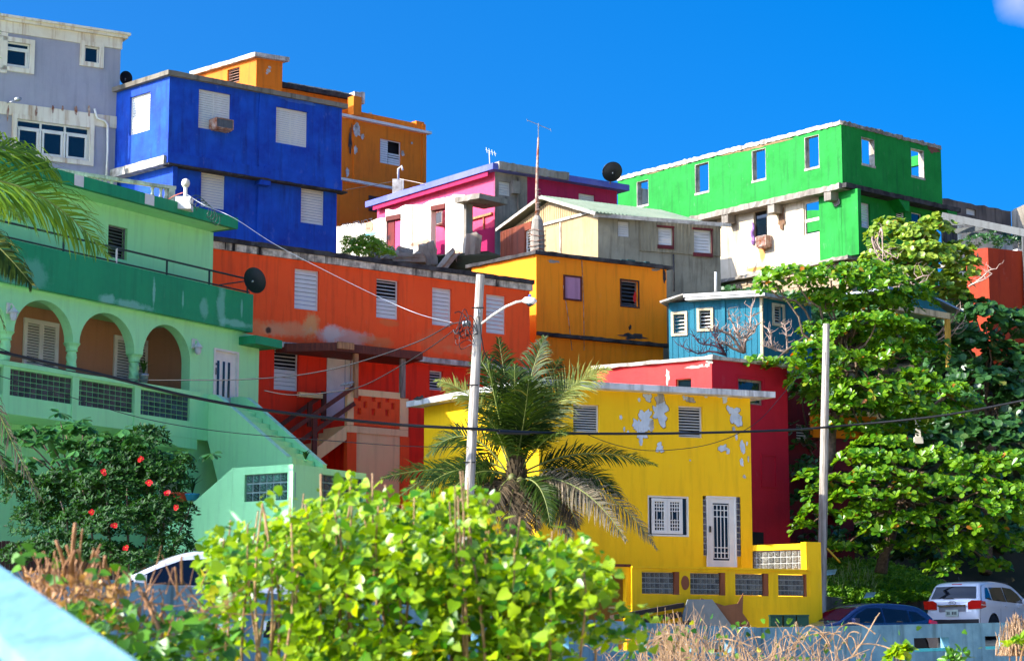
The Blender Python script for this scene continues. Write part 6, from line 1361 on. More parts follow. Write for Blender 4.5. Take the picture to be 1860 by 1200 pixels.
# brown slat fence below
Mfe = woodmat('dark_fence', (72, 36, 30), (44, 24, 22)); A = at(-60, 975, 52.5); B = at(235, 1012, 55); F = Fac(A, B)
H = thing('slat_fence', 'dark brown slat fence below the hibiscus at the left edge', 'fence', (A.x, A.y, 0)); me = MB().box(-.5, -.5, -.5, .5, .5, .5).mesh('fence_slat'); me.materials.append(Mfe); zf_ = at(-60, 988, 52.5).z
n = int(F.L/.11)
for i in range(n): part('fence_slat', me, None, H, F.M @ T((.05+i*.11, 0, zf_/2+.2)) @ Sc(.095, .03, zf_-.2+.04*math.sin(i*5)))
part('fence_rail', MB().box(0, .03, zf_-.4, F.L, .07, zf_-.32), Mfe, H, F.M)
TP = paint('terracotta', (180, 70, 40), (150, 56, 34), .4)
pot('potted_plant', 'red bowl of small plants on the landing under the mint stair', at(325, 912, 58), .3, .25, TP, 16, .3, Lhib, 3); pot('potted_plant', 'turquoise pot with spiky leaves on the landing under the mint stair', at(349, 908, 57.8), .2, .17, paint('turquoise_glaze', (30, 130, 160), None, .2), 14, .55, Lhib, 5)
c = Fm.uz(Z5(748, 1120), .1); p = Fm.w(c[0], .12, ztb+.025); pot('potted_plant', 'grey pot with a dark leafy plant on the arched porch balustrade', p, .14, .3, M_['metal'], 34, .42, Lhib, 9, spread=.3)
pot('potted_plant', 'spiky agave like plant on the mint stair wall', at(555, 838, 57), .06, .05, Mm, 16, .3, Lhib, 12, spread=.4)

# ------------------------------------------------------------------ foreground leafy shrub
Lbush = leafmat('heart_leaf', (46, 112, 8), (164, 190, 22), (206, 184, 36), .36, .32, spec=.45)
t = thing('heart_leaf_shrub', 'sunlit yellow green shrub with heart shaped leaves filling the foreground', 'shrub', at(720, 1500, 10.3)+Vector((0, 0, -.2)))
env = [(375, 1000), (400, 960), (440, 950), (480, 925), (520, 915), (560, 895), (600, 882), (640, 872), (690, 880), (730, 885), (760, 890), (800, 890), (840, 878), (870, 900), (900, 940), (930, 950), (960, 965), (1000, 958), (1040, 965), (1075, 985), (1092, 1020), (1100, 1080)]
def envy(x):
    for a, b in zip(env, env[1:]):
        if a[0] <= x <= b[0]: return a[1]+(b[1]-a[1])*(x-a[0])/(b[0]-a[0])
    return 1300
Ps, Ds, Ns, Ss = [], [], [], []
rr = random.Random(11)
def addleaf(p, s=.052):
    d = Vector((rr.gauss(0, .9), rr.gauss(-.1, .8), rr.gauss(-.35, .5))); n = Vector((rr.gauss(-.35, .5), rr.gauss(-.35, .5), rr.uniform(.3, 1.1))); Ps.append(p); Ds.append(d); Ns.append(n); Ss.append(s*(rr.uniform(.35, .8) if rr.random() < .5 else rr.uniform(.8, 1.3)))
cl = 0
while cl < 3300:
    x = rr.uniform(375, 1100); e = envy(x)+18+16*noise.noise(Vector((x*.035, 7, 1))); y = e+12+(1330-e)*rr.random()**1.2
    if x < 470 and y > 1090+rr.random()*30 and rr.random() < .75 : continue
    if noise.noise(Vector((x*.011, y*.013, 3))) < -.2 and y > e+40: continue
    if x > 1040 and y > 1090: continue
    if x < 500 and rr.random() < .35: continue
    if y < e+45 and rr.random() < .45: continue
    d = 10.3+rr.gauss(0, .42); cl += 1; c = at(x, y, d)
    for j in range(rr.randint(3, 5)): addleaf(c+Vector((rr.gauss(0, .045), rr.gauss(0, .06), rr.gauss(0, .045))))
for (x, y, n_) in ((480, 908, 5), (508, 918, 3), (850, 900, 12), (838, 905, 8), (640, 880, 8), (620, 890, 6), (880, 915, 6), (760, 905, 6), (1150, 1130, 14), (1120, 1110, 8), (1100, 1150, 26), (1050, 1140, 20), (1150, 1160, 12), (1170, 1120, 5), (395, 1000, 16), (400, 1040, 16), (390, 970, 10), (1095, 1040, 12), (1090, 1070, 8)):
    for j in range(n_*2): addleaf(at(x+rr.gauss(0, 14), y+rr.gauss(0, 11), 10.2+rr.gauss(0, .15)))
P, D, N, S = map(lambda a: np.array(a, float), (Ps, Ds, Ns, Ss)); crown(t, P, D, N, S, 'heart', Lbush, 300, 'foliage')
Mstem = woodmat('pale_stem', (176, 140, 96), (130, 96, 64), scl=(8, 8, 3))
for i in range(46):
    x = rr.uniform(395, 1090); e = envy(x)+rr.uniform(-30, 60); x0 = x+rr.uniform(-50, 50); part('stem', MB().tube(curve(at(x0, 1420, 10.3+rr.gauss(0, .3)), at(x, e, 10.0+rr.gauss(0, .25)), 0, 8, .12, i), [.011-.0009*k for k in range(9)], 6), Mstem, t, smooth=True)
for i, (x0, y0, x1, y1) in enumerate(((590, 985, 583, 860), (632, 940, 636, 868), (690, 950, 700, 880), (478, 1010, 476, 915), (845, 945, 838, 905), (858, 950, 850, 900), (868, 940, 880, 905), (850, 1000, 862, 930))): part('stem', MB().tube(curve(at(x0, y0, 10.1), at(x1, y1, 10.1), 0, 6, .03, i), .006, 6), Mstem, t, smooth=True)
# low dark undergrowth, left foreground
Lund = leafmat('undergrowth_leaf', (40, 84, 22), (96, 150, 36), (190, 180, 50), .35, .35)
t = thing('undergrowth', 'shaded green undergrowth below the dry stalks at the left', 'undergrowth', at(250, 1400, 9.5))
Ps, Ds, Ns, Ss = [], [], [], []
for i in range(1900):
    x = rr.uniform(80, 420); y = rr.uniform(1075+max(0, (200-x)*.0), 1330); 
    if y < 1085+abs(x-230)*.12 or (x > 200 and y < 1125): continue
    p = at(x, y, 9.6+rr.gauss(0, .5)); d = Vector((rr.gauss(0, .8), rr.gauss(0, .6), rr.gauss(-.1, .5))); Ps.append(p); Ds.append(d); Ns.append(Vector((rr.gauss(-.2, .5), rr.gauss(-.3, .5), 1))); Ss.append(.06*rr.uniform(.5, 1.2))
for (x, y, n_) in ((215, 1115, 8), (235, 1100, 5), (40, 1008, 5), (50, 1018, 3), (290, 1170, 6), (100, 1040, 4), (175, 1035, 5), (240, 1050, 8), (320, 1110, 6)):
    for j in range(n_): Ps.append(at(x+rr.gauss(0, 10), y+rr.gauss(0, 9), 9.2+rr.gauss(0, .1))); Ds.append(Vector((rr.gauss(0, .8), -.2, rr.gauss(0, .5)))); Ns.append(Vector((rr.gauss(-.3, .3), -.6, .8))); Ss.append(.05)
P, D, N, S = map(lambda a: np.array(a, float), (Ps, Ds, Ns, Ss)); crown(t, P, D, N, S, 'heart', Lund, 200, 'foliage')
# dry pruned stalks
Mdry = woodmat('dry_stalk', (176, 128, 84), (116, 76, 48), scl=(8, 8, 3)); Mdry2 = woodmat('bleached_twig', (182, 146, 106), (112, 84, 58), scl=(8, 8, 3))
t = thing('dry_hedge', 'pruned dry hedge with orange brown stalks at the left foreground', 'hedge', at(200, 1400, 9.6))
for i, (x0, y0, x1, y1, r) in enumerate(((118, 1050, 102, 981, .008), (128, 1046, 121, 990, .007), (132, 1044, 137, 950, .009), (126, 1040, 136, 1000, .008), (150, 1035, 141, 998, .004), (158, 1035, 170, 1000, .006), (160, 1045, 183, 988, .004), (190, 1045, 178, 1010, .006), (200, 1040, 192, 1010, .006), (248, 1060, 300, 1175, .009), (262, 1075, 305, 1175, .006), (244, 1130, 255, 1160, .007), (95, 1060, 75, 1030, .005), (330, 1060, 330, 1010, .005), (322, 1080, 318, 1030, .005), (85, 1040, 100, 1000, .005), (140, 1050, 150, 960, .004))):
    part('stalk', MB().tube(curve(at(x0, y0, 9.4), at(x1, y1, 9.3), 0, 5, .02, i), r, 7), Mdry, t, smooth=True)
m = MB()
for i in range(230):
    x = rr.uniform(45, 205) if i < 180 else rr.uniform(205, 330); top = 1026+(25 if x > 205 else 0)+abs(x-130)*.12+rr.uniform(0, 50); y = top+rr.uniform(0, 60); p = at(x, y, 9.5+rr.gauss(0, .3)); q = p+Vector((rr.gauss(0, .04), rr.gauss(0, .04), rr.uniform(.02, .12))); m.tube([p, (p+q)/2+Vector((rr.gauss(0, .006),)*3), q], [rr.uniform(.002, .005)]*3, 4, False)
for i in range(110):
    x = rr.uniform(180, 420); y = rr.uniform(1075, 1190); p = at(x, y, 9.8+rr.gauss(0, .3)); q = p+Vector((rr.gauss(0, .1), rr.gauss(0, .08), rr.gauss(.04, .08))); m.tube([p, (p+q)/2+Vector((rr.gauss(0, .012),)*3), q], [.003, .0025, .0015], 4, False)
part('twigs', m, Mdry, t, kind='stuff')
me = leafmesh('dry_leaves', *(lambda n: (np.array([list(at(rr.uniform(50, 230), rr.uniform(1040, 1140), 9.5+rr.gauss(0, .25))) for _ in range(n)]), RNG.normal(size=(n, 3)), RNG.normal(size=(n, 3)), np.full(n, .03)))(330), 'heart'); me.materials.append(leafmat('dry_leaf', (150, 104, 54), (190, 150, 84), None, .3)); part('dry_leaves', me, None, t, kind='stuff')
# dry brush along the railing, right
t = thing('dry_brush', 'tangled bleached dry grass and twigs along the foot of the blue railing', 'dry brush', at(1350, 1300, 22))
m = MB()
for i in range(620):
    x = rr.gauss(1330, 170); 
    if not 1090 < x < 1640: continue
    hgt = 1136+(abs(x-1230)*.12)+rr.uniform(0, 110)
    d = 22+rr.gauss(0, 1); p = at(x+rr.gauss(0, 26), hgt+rr.uniform(20, 90), d); q = at(x+rr.gauss(0, 30), hgt, d); mid = (p+q)/2+Vector((rr.gauss(0, .05), rr.gauss(0, .05), rr.gauss(0, .03)))
    r = rr.uniform(.002, .006); m.tube([p, mid, q], [r, r*.8, r*.5], 4, False)
for i in range(160):
    x = rr.gauss(1230, 26) if i < 100 else rr.uniform(1150, 1600); y = 1162-rr.uniform(0, 50 if i < 60 else 12); d = 21.5; p = at(x, y+60, d); q = at(x+rr.gauss(0, 14), y-rr.uniform(0, 25), d); r = rr.uniform(.003, .006); m.tube([p, (p+q)/2+Vector((rr.gauss(0, .05), 0, 0)), q], [r, r, r*.4], 4, False)
for i in range(26):   # long arching canes
    x = rr.uniform(1150, 1560); p = at(x, 1180, 21.6); q = at(x+rr.uniform(-90, 110), 1165+rr.uniform(-20, 30), 21.4); m.tube(curve(p, q, rr.uniform(.05, .28), 10, .1, i), .006, 4, False)
part('dry_twigs', m, Mdry2, t, kind='stuff')
me = leafmesh('small_leaves', *(lambda n: (np.array([list(at(rr.gauss(1300, 160), rr.uniform(1120, 1200), 21.8+rr.gauss(0, .5))) for _ in range(n)]), RNG.normal(size=(n, 3)), RNG.normal(size=(n, 3)), np.full(n, .06)))(150), 'heart'); me.materials.append(Lund); part('small_leaves', me, None, t, kind='stuff')
def clump(label, pads, dens, size, mat, kind, base, k=5):
    t = thing('weed_clump', label, 'weeds', base); C, A = padpts(pads, dens); P, D, N, S = rosettes(C, A, k, size, .6); crown(t, P, D, N, S, kind, mat, 40, 'foliage'); 
    for i in range(4): part('stem', limb(curve(base, Vector(C[i*3 % len(C)].tolist()), 0, 4, .05, i), .012, .005, 5), Mdry, t, smooth=True)
    return t
clump('yellow green weeds before the first right railing opening', [(1634, 1190, 14, 12, 22), (1622, 1195, 8, 8, 22), (1645, 1182, 8, 7, 22)], 900, .1, Lbush, 'heart', at(1634, 1260, 22))
clump('yellowish weeds below the dry tuft at the right edge', [(1845, 1185, 22, 22, 20), (1860, 1165, 14, 16, 20)], 500, .1, Lbush, 'lance', at(1845, 1280, 20))
clump('dark green weeds beside the near opening of the railing', [(1740, 1192, 14, 10, 21), (1730, 1200, 12, 10, 21)], 500, .12, Lund, 'lance', at(1738, 1260, 21))
m = MB()
for i in range(260): x = rr.gauss(1850, 14); p = at(x+rr.gauss(0, 5), 1190, 20.5+rr.gauss(0, .2)); q = at(x+rr.gauss(0, 7), 1150-rr.uniform(0, 42)+abs(x-1850)*.9, 20.5); m.tube([p, (p+q)/2+Vector((rr.gauss(0, .02), 0, 0)), q], [.006, .005, .002], 4, False)
single('dry_tuft', m, Mdry2, 'upright tuft of straw coloured grass at the lower right edge', 'dry grass', kind='stuff')
m = MB(); b_ = at(1560, 1210, 21.4); m.tube([at(1545, 1195, 21.4), at(1570, 1160, 21.4), at(1592, 1120, 21.4), at(1598, 1112, 21.4)], [.008, .007, .005, .003], 6); m.tube([at(1500, 1215, 21.4), at(1550, 1190, 21.4), at(1580, 1178, 21.4)], [.007, .006, .003], 6)
single('bare_cane', m, Mdry2, 'single long bare cane curving up across the blue railing', 'cane')
m = MB(); 
# ------------------------------------------------------------------ blue concrete railing
Mbr_ = paint('aqua_railing_paint', (120, 164, 180), (86, 128, 146), .9, .5, (60, 84, 84), rough=.75, bump=.5, altscale=1.8)
Mbi = paint('turquoise_sill_paint', (80, 196, 200), (60, 170, 180), .3)
zr = .78
pl = [(-9, 10.5), (-4.4, 15.2), (-3.2, 19.8), (1.08, 33.2), (4.2, 39.5), (10.4, 44.5), (14, 46)]
pts = [Vector((x, y, 0)) for x, y in pl]
H = thing('street_railing', 'pale blue concrete railing wall with rectangular openings along the street', 'railing', (4.2, 39.5, -.4))
def railsec(H, P, Q, z_top, openings, t=.22, zbot=-.6, zo0=None, zo1=None):
    F = Fac(P, Q); part('wall_panel', wall(F, 0, F.L, zbot, z_top, openings, t, 0), Mbr_, H, F.M)
    part('sill', MB().box(openings[0][0], .03, openings[0][1]-.0, openings[0][2], t-.03, openings[0][1]+.05), Mbi, H, F.M) if 0 else None
    for h in openings: part('sill', MB().box(h[0]+.003, .02, h[1]+.003, h[2]-.003, t+.12, h[1]+.07), Mbi, H, F.M)
    return F
for i in range(len(pts)-1):
    F = Fac(pts[i], pts[i+1]); hs = []
    if i == 4:
        for a, b, c, d in ((712, 1108, 888, 1150), (1062, 1050, 1175, 1092)):
            h = hole_of(F, (*B5(a, b), *B5(c, d))); hs.append((h[0], .26, h[2], .52))
        hs += [(F.L*.93+k*1.3, .28, F.L*.93+k*1.3+.5, .52) for k in range(1)]
        hs.append((.0+.02, .25, .0+.03, .26)) if 0 else None
    elif i == 3:
        h = hole_of(F, (*B5(375, 1105), *B5(520, 1150))); hs.append((h[0], .28, h[2], .52)); u = h[0]-1.9
        while u > .3: hs.append((u, .28, u+1.35, .52)); u -= 1.9
    else:
        u = .5
        while u+1.4 < F.L: hs.append((u, .28, u+1.35, .52)); u += 1.9
    e = .1 if i in (3,) else .0
    SH = Matrix.Identity(4); SH[2][0] = (.054 if i == 4 else 0); SH[2][3] = (.054*(pts[5]-pts[4]).length if i == 5 else 0); MM = F.M @ SH
    part('wall_panel', wall(F, 0.0, F.L, -.9, zr, hs, .22, 0), Mbr_, H, MM)
    for h in hs: part('sill', MB().box(h[0]+.003, .003, h[1]+.003, h[2]-.003, .34, h[1]+.06), Mbi, H, MM)
part('corner_post', MB().lathe([(.16, -.9), (.16, zr+.012)], 14, (pts[4].x, pts[4].y+.11, 0)), Mbr_, H)
# near stretch running down past the camera
A = at(-60, 985, 6.2); B = at(268, 1214, 3.3); d_ = (B-A); U_ = Vector((d_.x, d_.y, 0)); Ln = U_.length; sl = d_.z/Ln
F = Fac(A, B); Nr = thing('near_railing', 'blurred pale blue concrete handrail wall cutting the lower left corner', 'railing', A)
def sheared(u0, u1, z0, z1, y0, y1):
    m = MB(); zA = A.z; f = lambda u: zA+sl*u
    return m.add([(u0, y0, f(u0)+z0), (u1, y0, f(u1)+z0), (u1, y1, f(u1)+z0), (u0, y1, f(u0)+z0), (u0, y0, f(u0)+z1), (u1, y0, f(u1)+z1), (u1, y1, f(u1)+z1), (u0, y1, f(u0)+z1)], [(0,3,2,1),(4,5,6,7),(0,1,5,4),(1,2,6,5),(2,3,7,6),(3,0,4,7)])
m = sheared(-2.5, 5.5, -.075, 0, -.13, 0); v = m.v
for i in (4, 5): v[i] = (v[i][0], v[i][1], v[i][2]-.035)
part('top_rail', m, Mbr_, Nr, F.M)
for k in range(26): u = -2.3+k*.3; part('baluster', sheared(u, u+.11, -1.1, -.078, -.115, -.02), Mbr_, Nr, F.M)
part('bottom_rail', sheared(-2.5, 5.5, -1.3, -1.1, -.13, 0), Mbr_, Nr, F.M)

# ------------------------------------------------------------------ utility poles, lamp, cables
def pole(label, p0, p1, d, r0, r1):
    a = at(*p0, d); b = at(*p1, d); dr_ = (a-b).normalized(); base = b-dr_*(b.z-gz(b.x, d)+.3); t = thing('utility_pole', label, 'pole', base)
    part('shaft', MB().tube([base, base.lerp(a, .3), base.lerp(a, .7), a], [r0, r0*.95, r0*.86, r1], 12), woodmat('pole_wood_'+label[:4], (184, 176, 164), (132, 122, 108), scl=(5, 5, .35)), t, smooth=False); return t, a, base
dP1 = 50.5
t1, top1, bs1 = pole('leaning grey wooden utility pole carrying the street lamp', (872.5, 499), (849, 960), dP1, .128, .098)
for (x, y) in ((868, 560), (858, 700), (852, 840)): c = at(x, y, dP1); part('pole_hardware', MB().tube([c+Vector((-.14, -.1, 0)), c+Vector((.14, -.1, 0))], .015, 6), M_['black'], t1)
c = at(868, 568, dP1-.13); part('insulator', MB().lathe([(.03, -.1), (.06, -.06), (.035, -.02), (.07, .04), (.03, .09)], 10, c), M_['white'], t1, smooth=True)
for x, y in ((852, 588), (848, 586), (843, 588)): c = at(x, y, dP1-.1); part('connector', MB().lathe([(.02, -.07), (.045, -.04), (.045, .04), (.02, .07)], 8, c), M_['metal'], t1, smooth=True)
L1 = thing('street_lamp', 'white cobra head street lamp on a curved arm from the leaning pole', 'street lamp', at(876, 586, dP1-.05))
ar = [at(874, 588, dP1-.05), at(895, 572, dP1-.2), at(920, 556, dP1-.35), at(938, 548.5, dP1-.45), at(950, 546.5, dP1-.5)]; part('arm', MB().tube(ar, .028, 8), M_['white'], L1, smooth=True)
hp_ = at(949, 546.5, dP1-.5); part('lamp_head', MB().tube([hp_, hp_+Vector((.06, -.02, .01)), hp_+Vector((.16, -.05, .0)), hp_+Vector((.27, -.09, -.02)), hp_+Vector((.32, -.1, -.03))], [.03, .075, .09, .08, .03], 12), M_['white'], L1, smooth=True)
part('lens', MB().tube([hp_+Vector((.1, -.03, -.06)), hp_+Vector((.17, -.05, -.09)), hp_+Vector((.27, -.09, -.07))], [.03, .06, .03], 10), M_['glass'], L1, smooth=True)
part('photocell', MB().lathe([(.03, 0), (.035, .04), (.02, .06)], 10, hp_+Vector((.17, -.05, .085))), plain('blue_photocell', (30, 90, 190), .4), L1, smooth=True)
t2, top2, bs2 = pole('straight weathered wooden pole in front of the trees', (1501, 588), (1493.5, 1030), 66.5, .145, .1)
g = at(1530, 1020, 67); part('guy_guard', MB().tube([at(1502, 995, 66.4), at(1526, 1021, 66.4)], .035, 8), plain('guy_yellow', (220, 170, 20), .5), t2, smooth=True)
part('guy_wire', MB().tube([at(1499, 640, 66.4), at(1502, 995, 66.4)], .006, 5), M_['cable'], t2)
def cab(label, pts, r, mat=None, dd=None, name='cable'):
    P = []
    n = len(pts)
    for i in range(n-1):      # catmull-rom through photo points
        q = [pts[max(i-1, 0)], pts[i], pts[i+1], pts[min(i+2, n-1)]]
        for k in range(8):
            t = k/8; c = [.5*((2*q[1][j])+(-q[0][j]+q[2][j])*t+(2*q[0][j]-5*q[1][j]+4*q[2][j]-q[3][j])*t*t+(-q[0][j]+3*q[1][j]-3*q[2][j]+q[3][j])*t**3) for j in range(3)]; P.append(at(*c))
    P.append(at(*pts[-1])); return single(name, MB().tube(P, r, 6), mat or M_['cable'], label, 'cable', smooth=True)
cab('thick black main cable crossing the whole picture past both poles', [(-60, 624, 44), (0, 639, 44.5), (187, 681, 46), (345, 720, 47.3), (500, 747, 48.6), (700, 769, 49.8), (850, 778, 50.3), (1000, 786, 52.5), (1200, 787, 56.5), (1400, 782, 62), (1495, 776, 66.3), (1700, 756, 66), (1860, 727, 65.5), (1930, 714, 65)], .036)
single('cable_splice', MB().tube([at(905, 784, 50.9), at(960, 786, 51.6)], .05, 8), M_['cable'], 'thicker splice on the main cable right of the leaning pole', 'cable splice')
cab('thin service wire from the left edge to the wires beside the leaning pole', [(-40, 612, 56), (0, 633, 56), (100, 668, 55.5), (230, 688, 55), (350, 690, 54), (440, 689, 53), (550, 680, 52.5), (650, 658, 52), (760, 620, 51.5), (822, 588, 50.6), (846, 588, 50.4)], .014)
cab('thin wire from the rooftop of the mint house to the leaning pole', [(338, 352, 62), (370, 372, 61.5), (425, 396, 61), (500, 444, 58), (600, 496, 55), (690, 540, 52.5), (760, 570, 51.5), (822, 586, 50.6)], .008, M_['metal'])
cab('sagging wire from the porch corner to the leaning pole', [(480, 709, 56), (530, 717, 55.5), (600, 712, 55), (660, 700, 54), (735, 660, 52.5), (790, 625, 51.4), (826, 598, 50.7)], .013)
cab('low thin wire across the mint stair and porch base', [(-20, 677, 48), (100, 712, 48.5), (250, 757, 49), (400, 783, 49.5), (600, 800, 50), (743, 810, 50.2), (850, 811, 50.4)], .009)
cab('slack wire looping across the peeling yellow wall to the crimson house', [(1060, 786, 56), (1120, 808, 57), (1190, 818, 58), (1290, 806, 60), (1370, 770, 62), (1425, 712, 64), (1460, 672, 66)], .01)
cab('wire running down the pole side past the palm', [(868, 560, 50.3), (880, 640, 50.4), (900, 656, 51), (915, 668, 52)], .013)
# tangle by the pole
rr = random.Random(5)
T_ = MB()
for i in range(11):
    P = []; cx, cy = 838+rr.gauss(0, 6), 598+rr.gauss(0, 8); r1, r2 = rr.uniform(6, 22), rr.uniform(6, 18); a0 = rr.random()*6
    for k in range(14): a = a0+k*.36; P.append(at(cx+r1*math.cos(a)+k*.8, cy+r2*math.sin(a)+6*math.sin(a*2.3), dP1-.2+.05*math.sin(k)))
    T_.tube(P, rr.uniform(.007, .013), 5)
single('wire_tangle', T_, M_['cable'], 'tangle of looping black wires left of the leaning pole', 'wires')
T_ = MB()
for i in range(7):
    P = []; cx, cy = 348+i*7, 360+i*6
    for k in range(12): a = k*.5+i; P.append(at(cx+9*math.cos(a)+k, cy+11*math.sin(a)+k*.6, 61.8))
    T_.tube(P, .012, 5)
single('wire_tangle', T_, M_['greenmetal'], 'loops of green and grey wire beside the rooftop weatherhead of the mint house', 'wires')
# weatherhead and white box on the mint roof
b_ = at(*Z5(950, 205), 62.3); wh = thing('weatherhead', 'white service mast head and block on the corner of the mint roof', 'weatherhead', b_)
a = at(*Z5(912, 212), 62.3); c = at(*Z5(994, 165), 62.3); part('block', MB().box(a.x, 62.2, a.z-.1, c.x, 62.7, c.z), M_['white'], wh)
a = at(*Z5(962, 165), 62.25); c = at(*Z5(964, 95), 62.25); part('mast', MB().tube([a, c], .06, 8), M_['white'], wh); part('cap', MB().lathe([(.09, -.1), (.13, .0), (.1, .1), (.03, .14)], 10, c), M_['offwhite'], wh, smooth=True)
for (x, y, d, lb) in ((1630, 700, 97, 0),):
    a = at(*Z2(1628, 810), d); c = at(*Z2(1630, 735), d); w2 = thing('weatherhead', 'concrete stub with white service head behind the pink roof', 'weatherhead', a); part('stub', MB().box(a.x-.25, d, a.z-.6, a.x+.25, d+.4, c.z), M_['oldwhite'], w2); part('mast', MB().tube([c, c+Vector((0, 0, .45)), c+Vector((.15, 0, .6)), c+Vector((.2, 0, .4))], .05, 8), M_['white'], w2, smooth=True)
cab('pale wire from the service head behind the pink roof', [(726, 325, 93), (760, 332, 92.5), (800, 342, 92)], .012, M_['offwhite'])
cab('thin dark wire along the lower ochre wall', [(628, 345, 94), (680, 336, 93.6), (712, 330, 93)], .015)
# ------------------------------------------------------------------ dishes and aerials
def dish(label, c, r, facing, mast):
    t = thing('satellite_dish', label, 'satellite dish', mast); f = Vector(facing).normalized(); M = T(c) @ f.to_track_quat('Z', 'Y').to_matrix().to_4x4()
    m = MB(); k = 24; m.v.append((0, 0, -.18*r)); prof = [(.25, -.17), (.5, -.13), (.75, -.07), (1, 0)]
    for (q, z) in prof:
        for j in range(k): m.v.append((q*r*math.cos(6.2832*j/k), q*r*math.sin(6.2832*j/k), z*r*1.2))
    for j in range(k): m.f.append((0, 1+j, 1+(j+1) % k))
    for i in range(3):
        for j in range(k): m.f.append((1+i*k+j, 1+(i+1)*k+j, 1+(i+1)*k+(j+1) % k, 1+i*k+(j+1) % k))
    part('reflector', m, plain('dish_black', (26, 30, 36), .5), t, M, True); rim = MB().tube([(r*math.cos(6.2832*j/k), r*math.sin(6.2832*j/k), 0) for j in range(k+1)], .012, 5); part('rim', rim, M_['black'], t, M, True)
    back = M @ Vector((0, 0, -.2*r)); part('arm', MB().tube([mast, (Vector(mast)+back)/2+Vector((0, 0, .02)), back], .03, 6), M_['metal'], t, smooth=True)
    part('feed_arm', MB().tube([M @ Vector((0, -r, 0)), M @ Vector((0, -r*.5, r*.7)), M @ Vector((0, -r*.1, r*.95))], .014, 6), M_['metal'], t); part('receiver', MB().tube([M @ Vector((0, -r*.12, r*.85)), M @ Vector((0, 0, r*.95))], .04, 8), M_['metal'], t); return t
dish('black satellite dish at the end of the mint house railing', at(463, 509, 63.4), .38, (.45, .75, .35), at(452, 520, 63.6))
dish('black satellite dish on the far end of the pink roof', at(1112, 312, 91), .43, (-.2, .8, .45), at(1108, 334, 91.4))
dish('dark satellite dish behind the blue house by the grey house', at(229, 142, 81), .26, (.3, .8, .3), at(228, 160, 81.2))
t = thing('antenna_mast', 'tall rusty antenna mast wired to a cracked concrete stump', 'antenna', at(975, 462, 79))
mp = [at(976, 392, 79), at(975, 345, 79), at(976, 300, 79), at(978, 250, 79)]; part('mast', MB().tube(mp, [.08, .06, .05, .035], 8), M_['rust'], t, smooth=True); part('mast_tip', MB().tube([at(978, 250, 79), at(978, 224, 79)], .02, 6), M_['metal'], t); part('crossbar', MB().tube([at(957, 218, 79), at(1000, 236, 79)], .013, 6), M_['metal'], t)
for x, y in ((957, 218), (1000, 236), (978, 226)): part('element', MB().tube([at(x, y-2, 79.2), at(x+1, y+3, 78.6)], .01, 5), M_['metal'], t)
st = MB(); zz = [at(976, 462+6, 79).z, at(976, 430, 79).z, at(976, 400, 79).z, at(976, 392, 79).z]; st.lathe([(.27, 0), (.27, zz[1]-zz[0]), (.2, zz[2]-zz[0]), (.1, zz[3]-zz[0])], 9, at(976, 468, 79)); part('stump', st, M_['concrete'], t)
for k in range(5): z = at(976, 420+k*9, 79); part('wire_wrap', MB().tube([z+Vector((.3*math.cos(a), .3*math.sin(a), .05*math.sin(a*2+k))) for a in [j*.7 for j in range(10)]], .014, 5), M_['rust'], t)
for k in range(4): z = at(977, 350+k*12, 79); part('wire_wrap', MB().tube([z+Vector((.09*math.cos(a), .09*math.sin(a), .02*a)) for a in [j*.7 for j in range(14)]], .014, 5), M_['pale_bark'], t)
t = thing('roof_aerial', 'small white television aerial on the pink roof', 'antenna', at(890, 302, 90)); part('mast', MB().tube([at(890, 302, 90), at(888.5, 276, 90)], .02, 6), M_['white'], t); part('boom', MB().tube([at(882, 272, 90), at(902, 280, 90)], .013, 5), M_['white'], t)
for i in range(4): x = 883+i*5; part('element', MB().tube([at(x, 268+i*2.2, 90), at(x+2, 278+i*2, 89.6)], .01, 5), M_['white'], t)
# concrete balustrade behind the mint roof
A = at(*Z1(-40, 722), 64.5); zt_ = at(*Z1(790, 848), 67.5).z; F, z = fline(Z1(-40, 722), Z1(795, 848), dr=67.5)
t = thing('concrete_balustrade', 'weathered concrete balustrade with turned balusters before the blue house', 'balustrade', F.P0)
part('handrail', slab(F, 0, F.L, z-.1, z, -.08, .12, .012, .3), M_['oldwhite'], t, F.M); part('base', MB().box(0, -.08, z-1.0, F.L, .12, z-.75), M_['oldwhite'], t, F.M)
bm_ = MB().lathe([(.05, 0), (.07, .06), (.045, .14), (.085, .28), (.05, .46), (.045, .52), (.065, .6), (.06, .66)], 8).mesh('baluster', True); bm_.materials.append(M_['oldwhite'])
for x in (150, 210, 262, 300, 328, 355, 405, 430, 455, 478, 508, 695, 733, 756): u = F.uz(Z1(x, 840))[0]; part('baluster', bm_, None, t, F.M @ T((u, .02, z-.76)))
for x in (378, 778): u = F.uz(Z1(x, 840))[0]; part('pier', MB().box(u-.1, -.07, z-.75, u+.1, .11, z-.1), M_['oldwhite'], t, F.M)
cab('orange wire tied to the end pier of the concrete balustrade', [(300, 366, 64), (316, 356, 64), (332, 350, 62.4)], .014, plain('orange_wire', (190, 90, 70), .6))

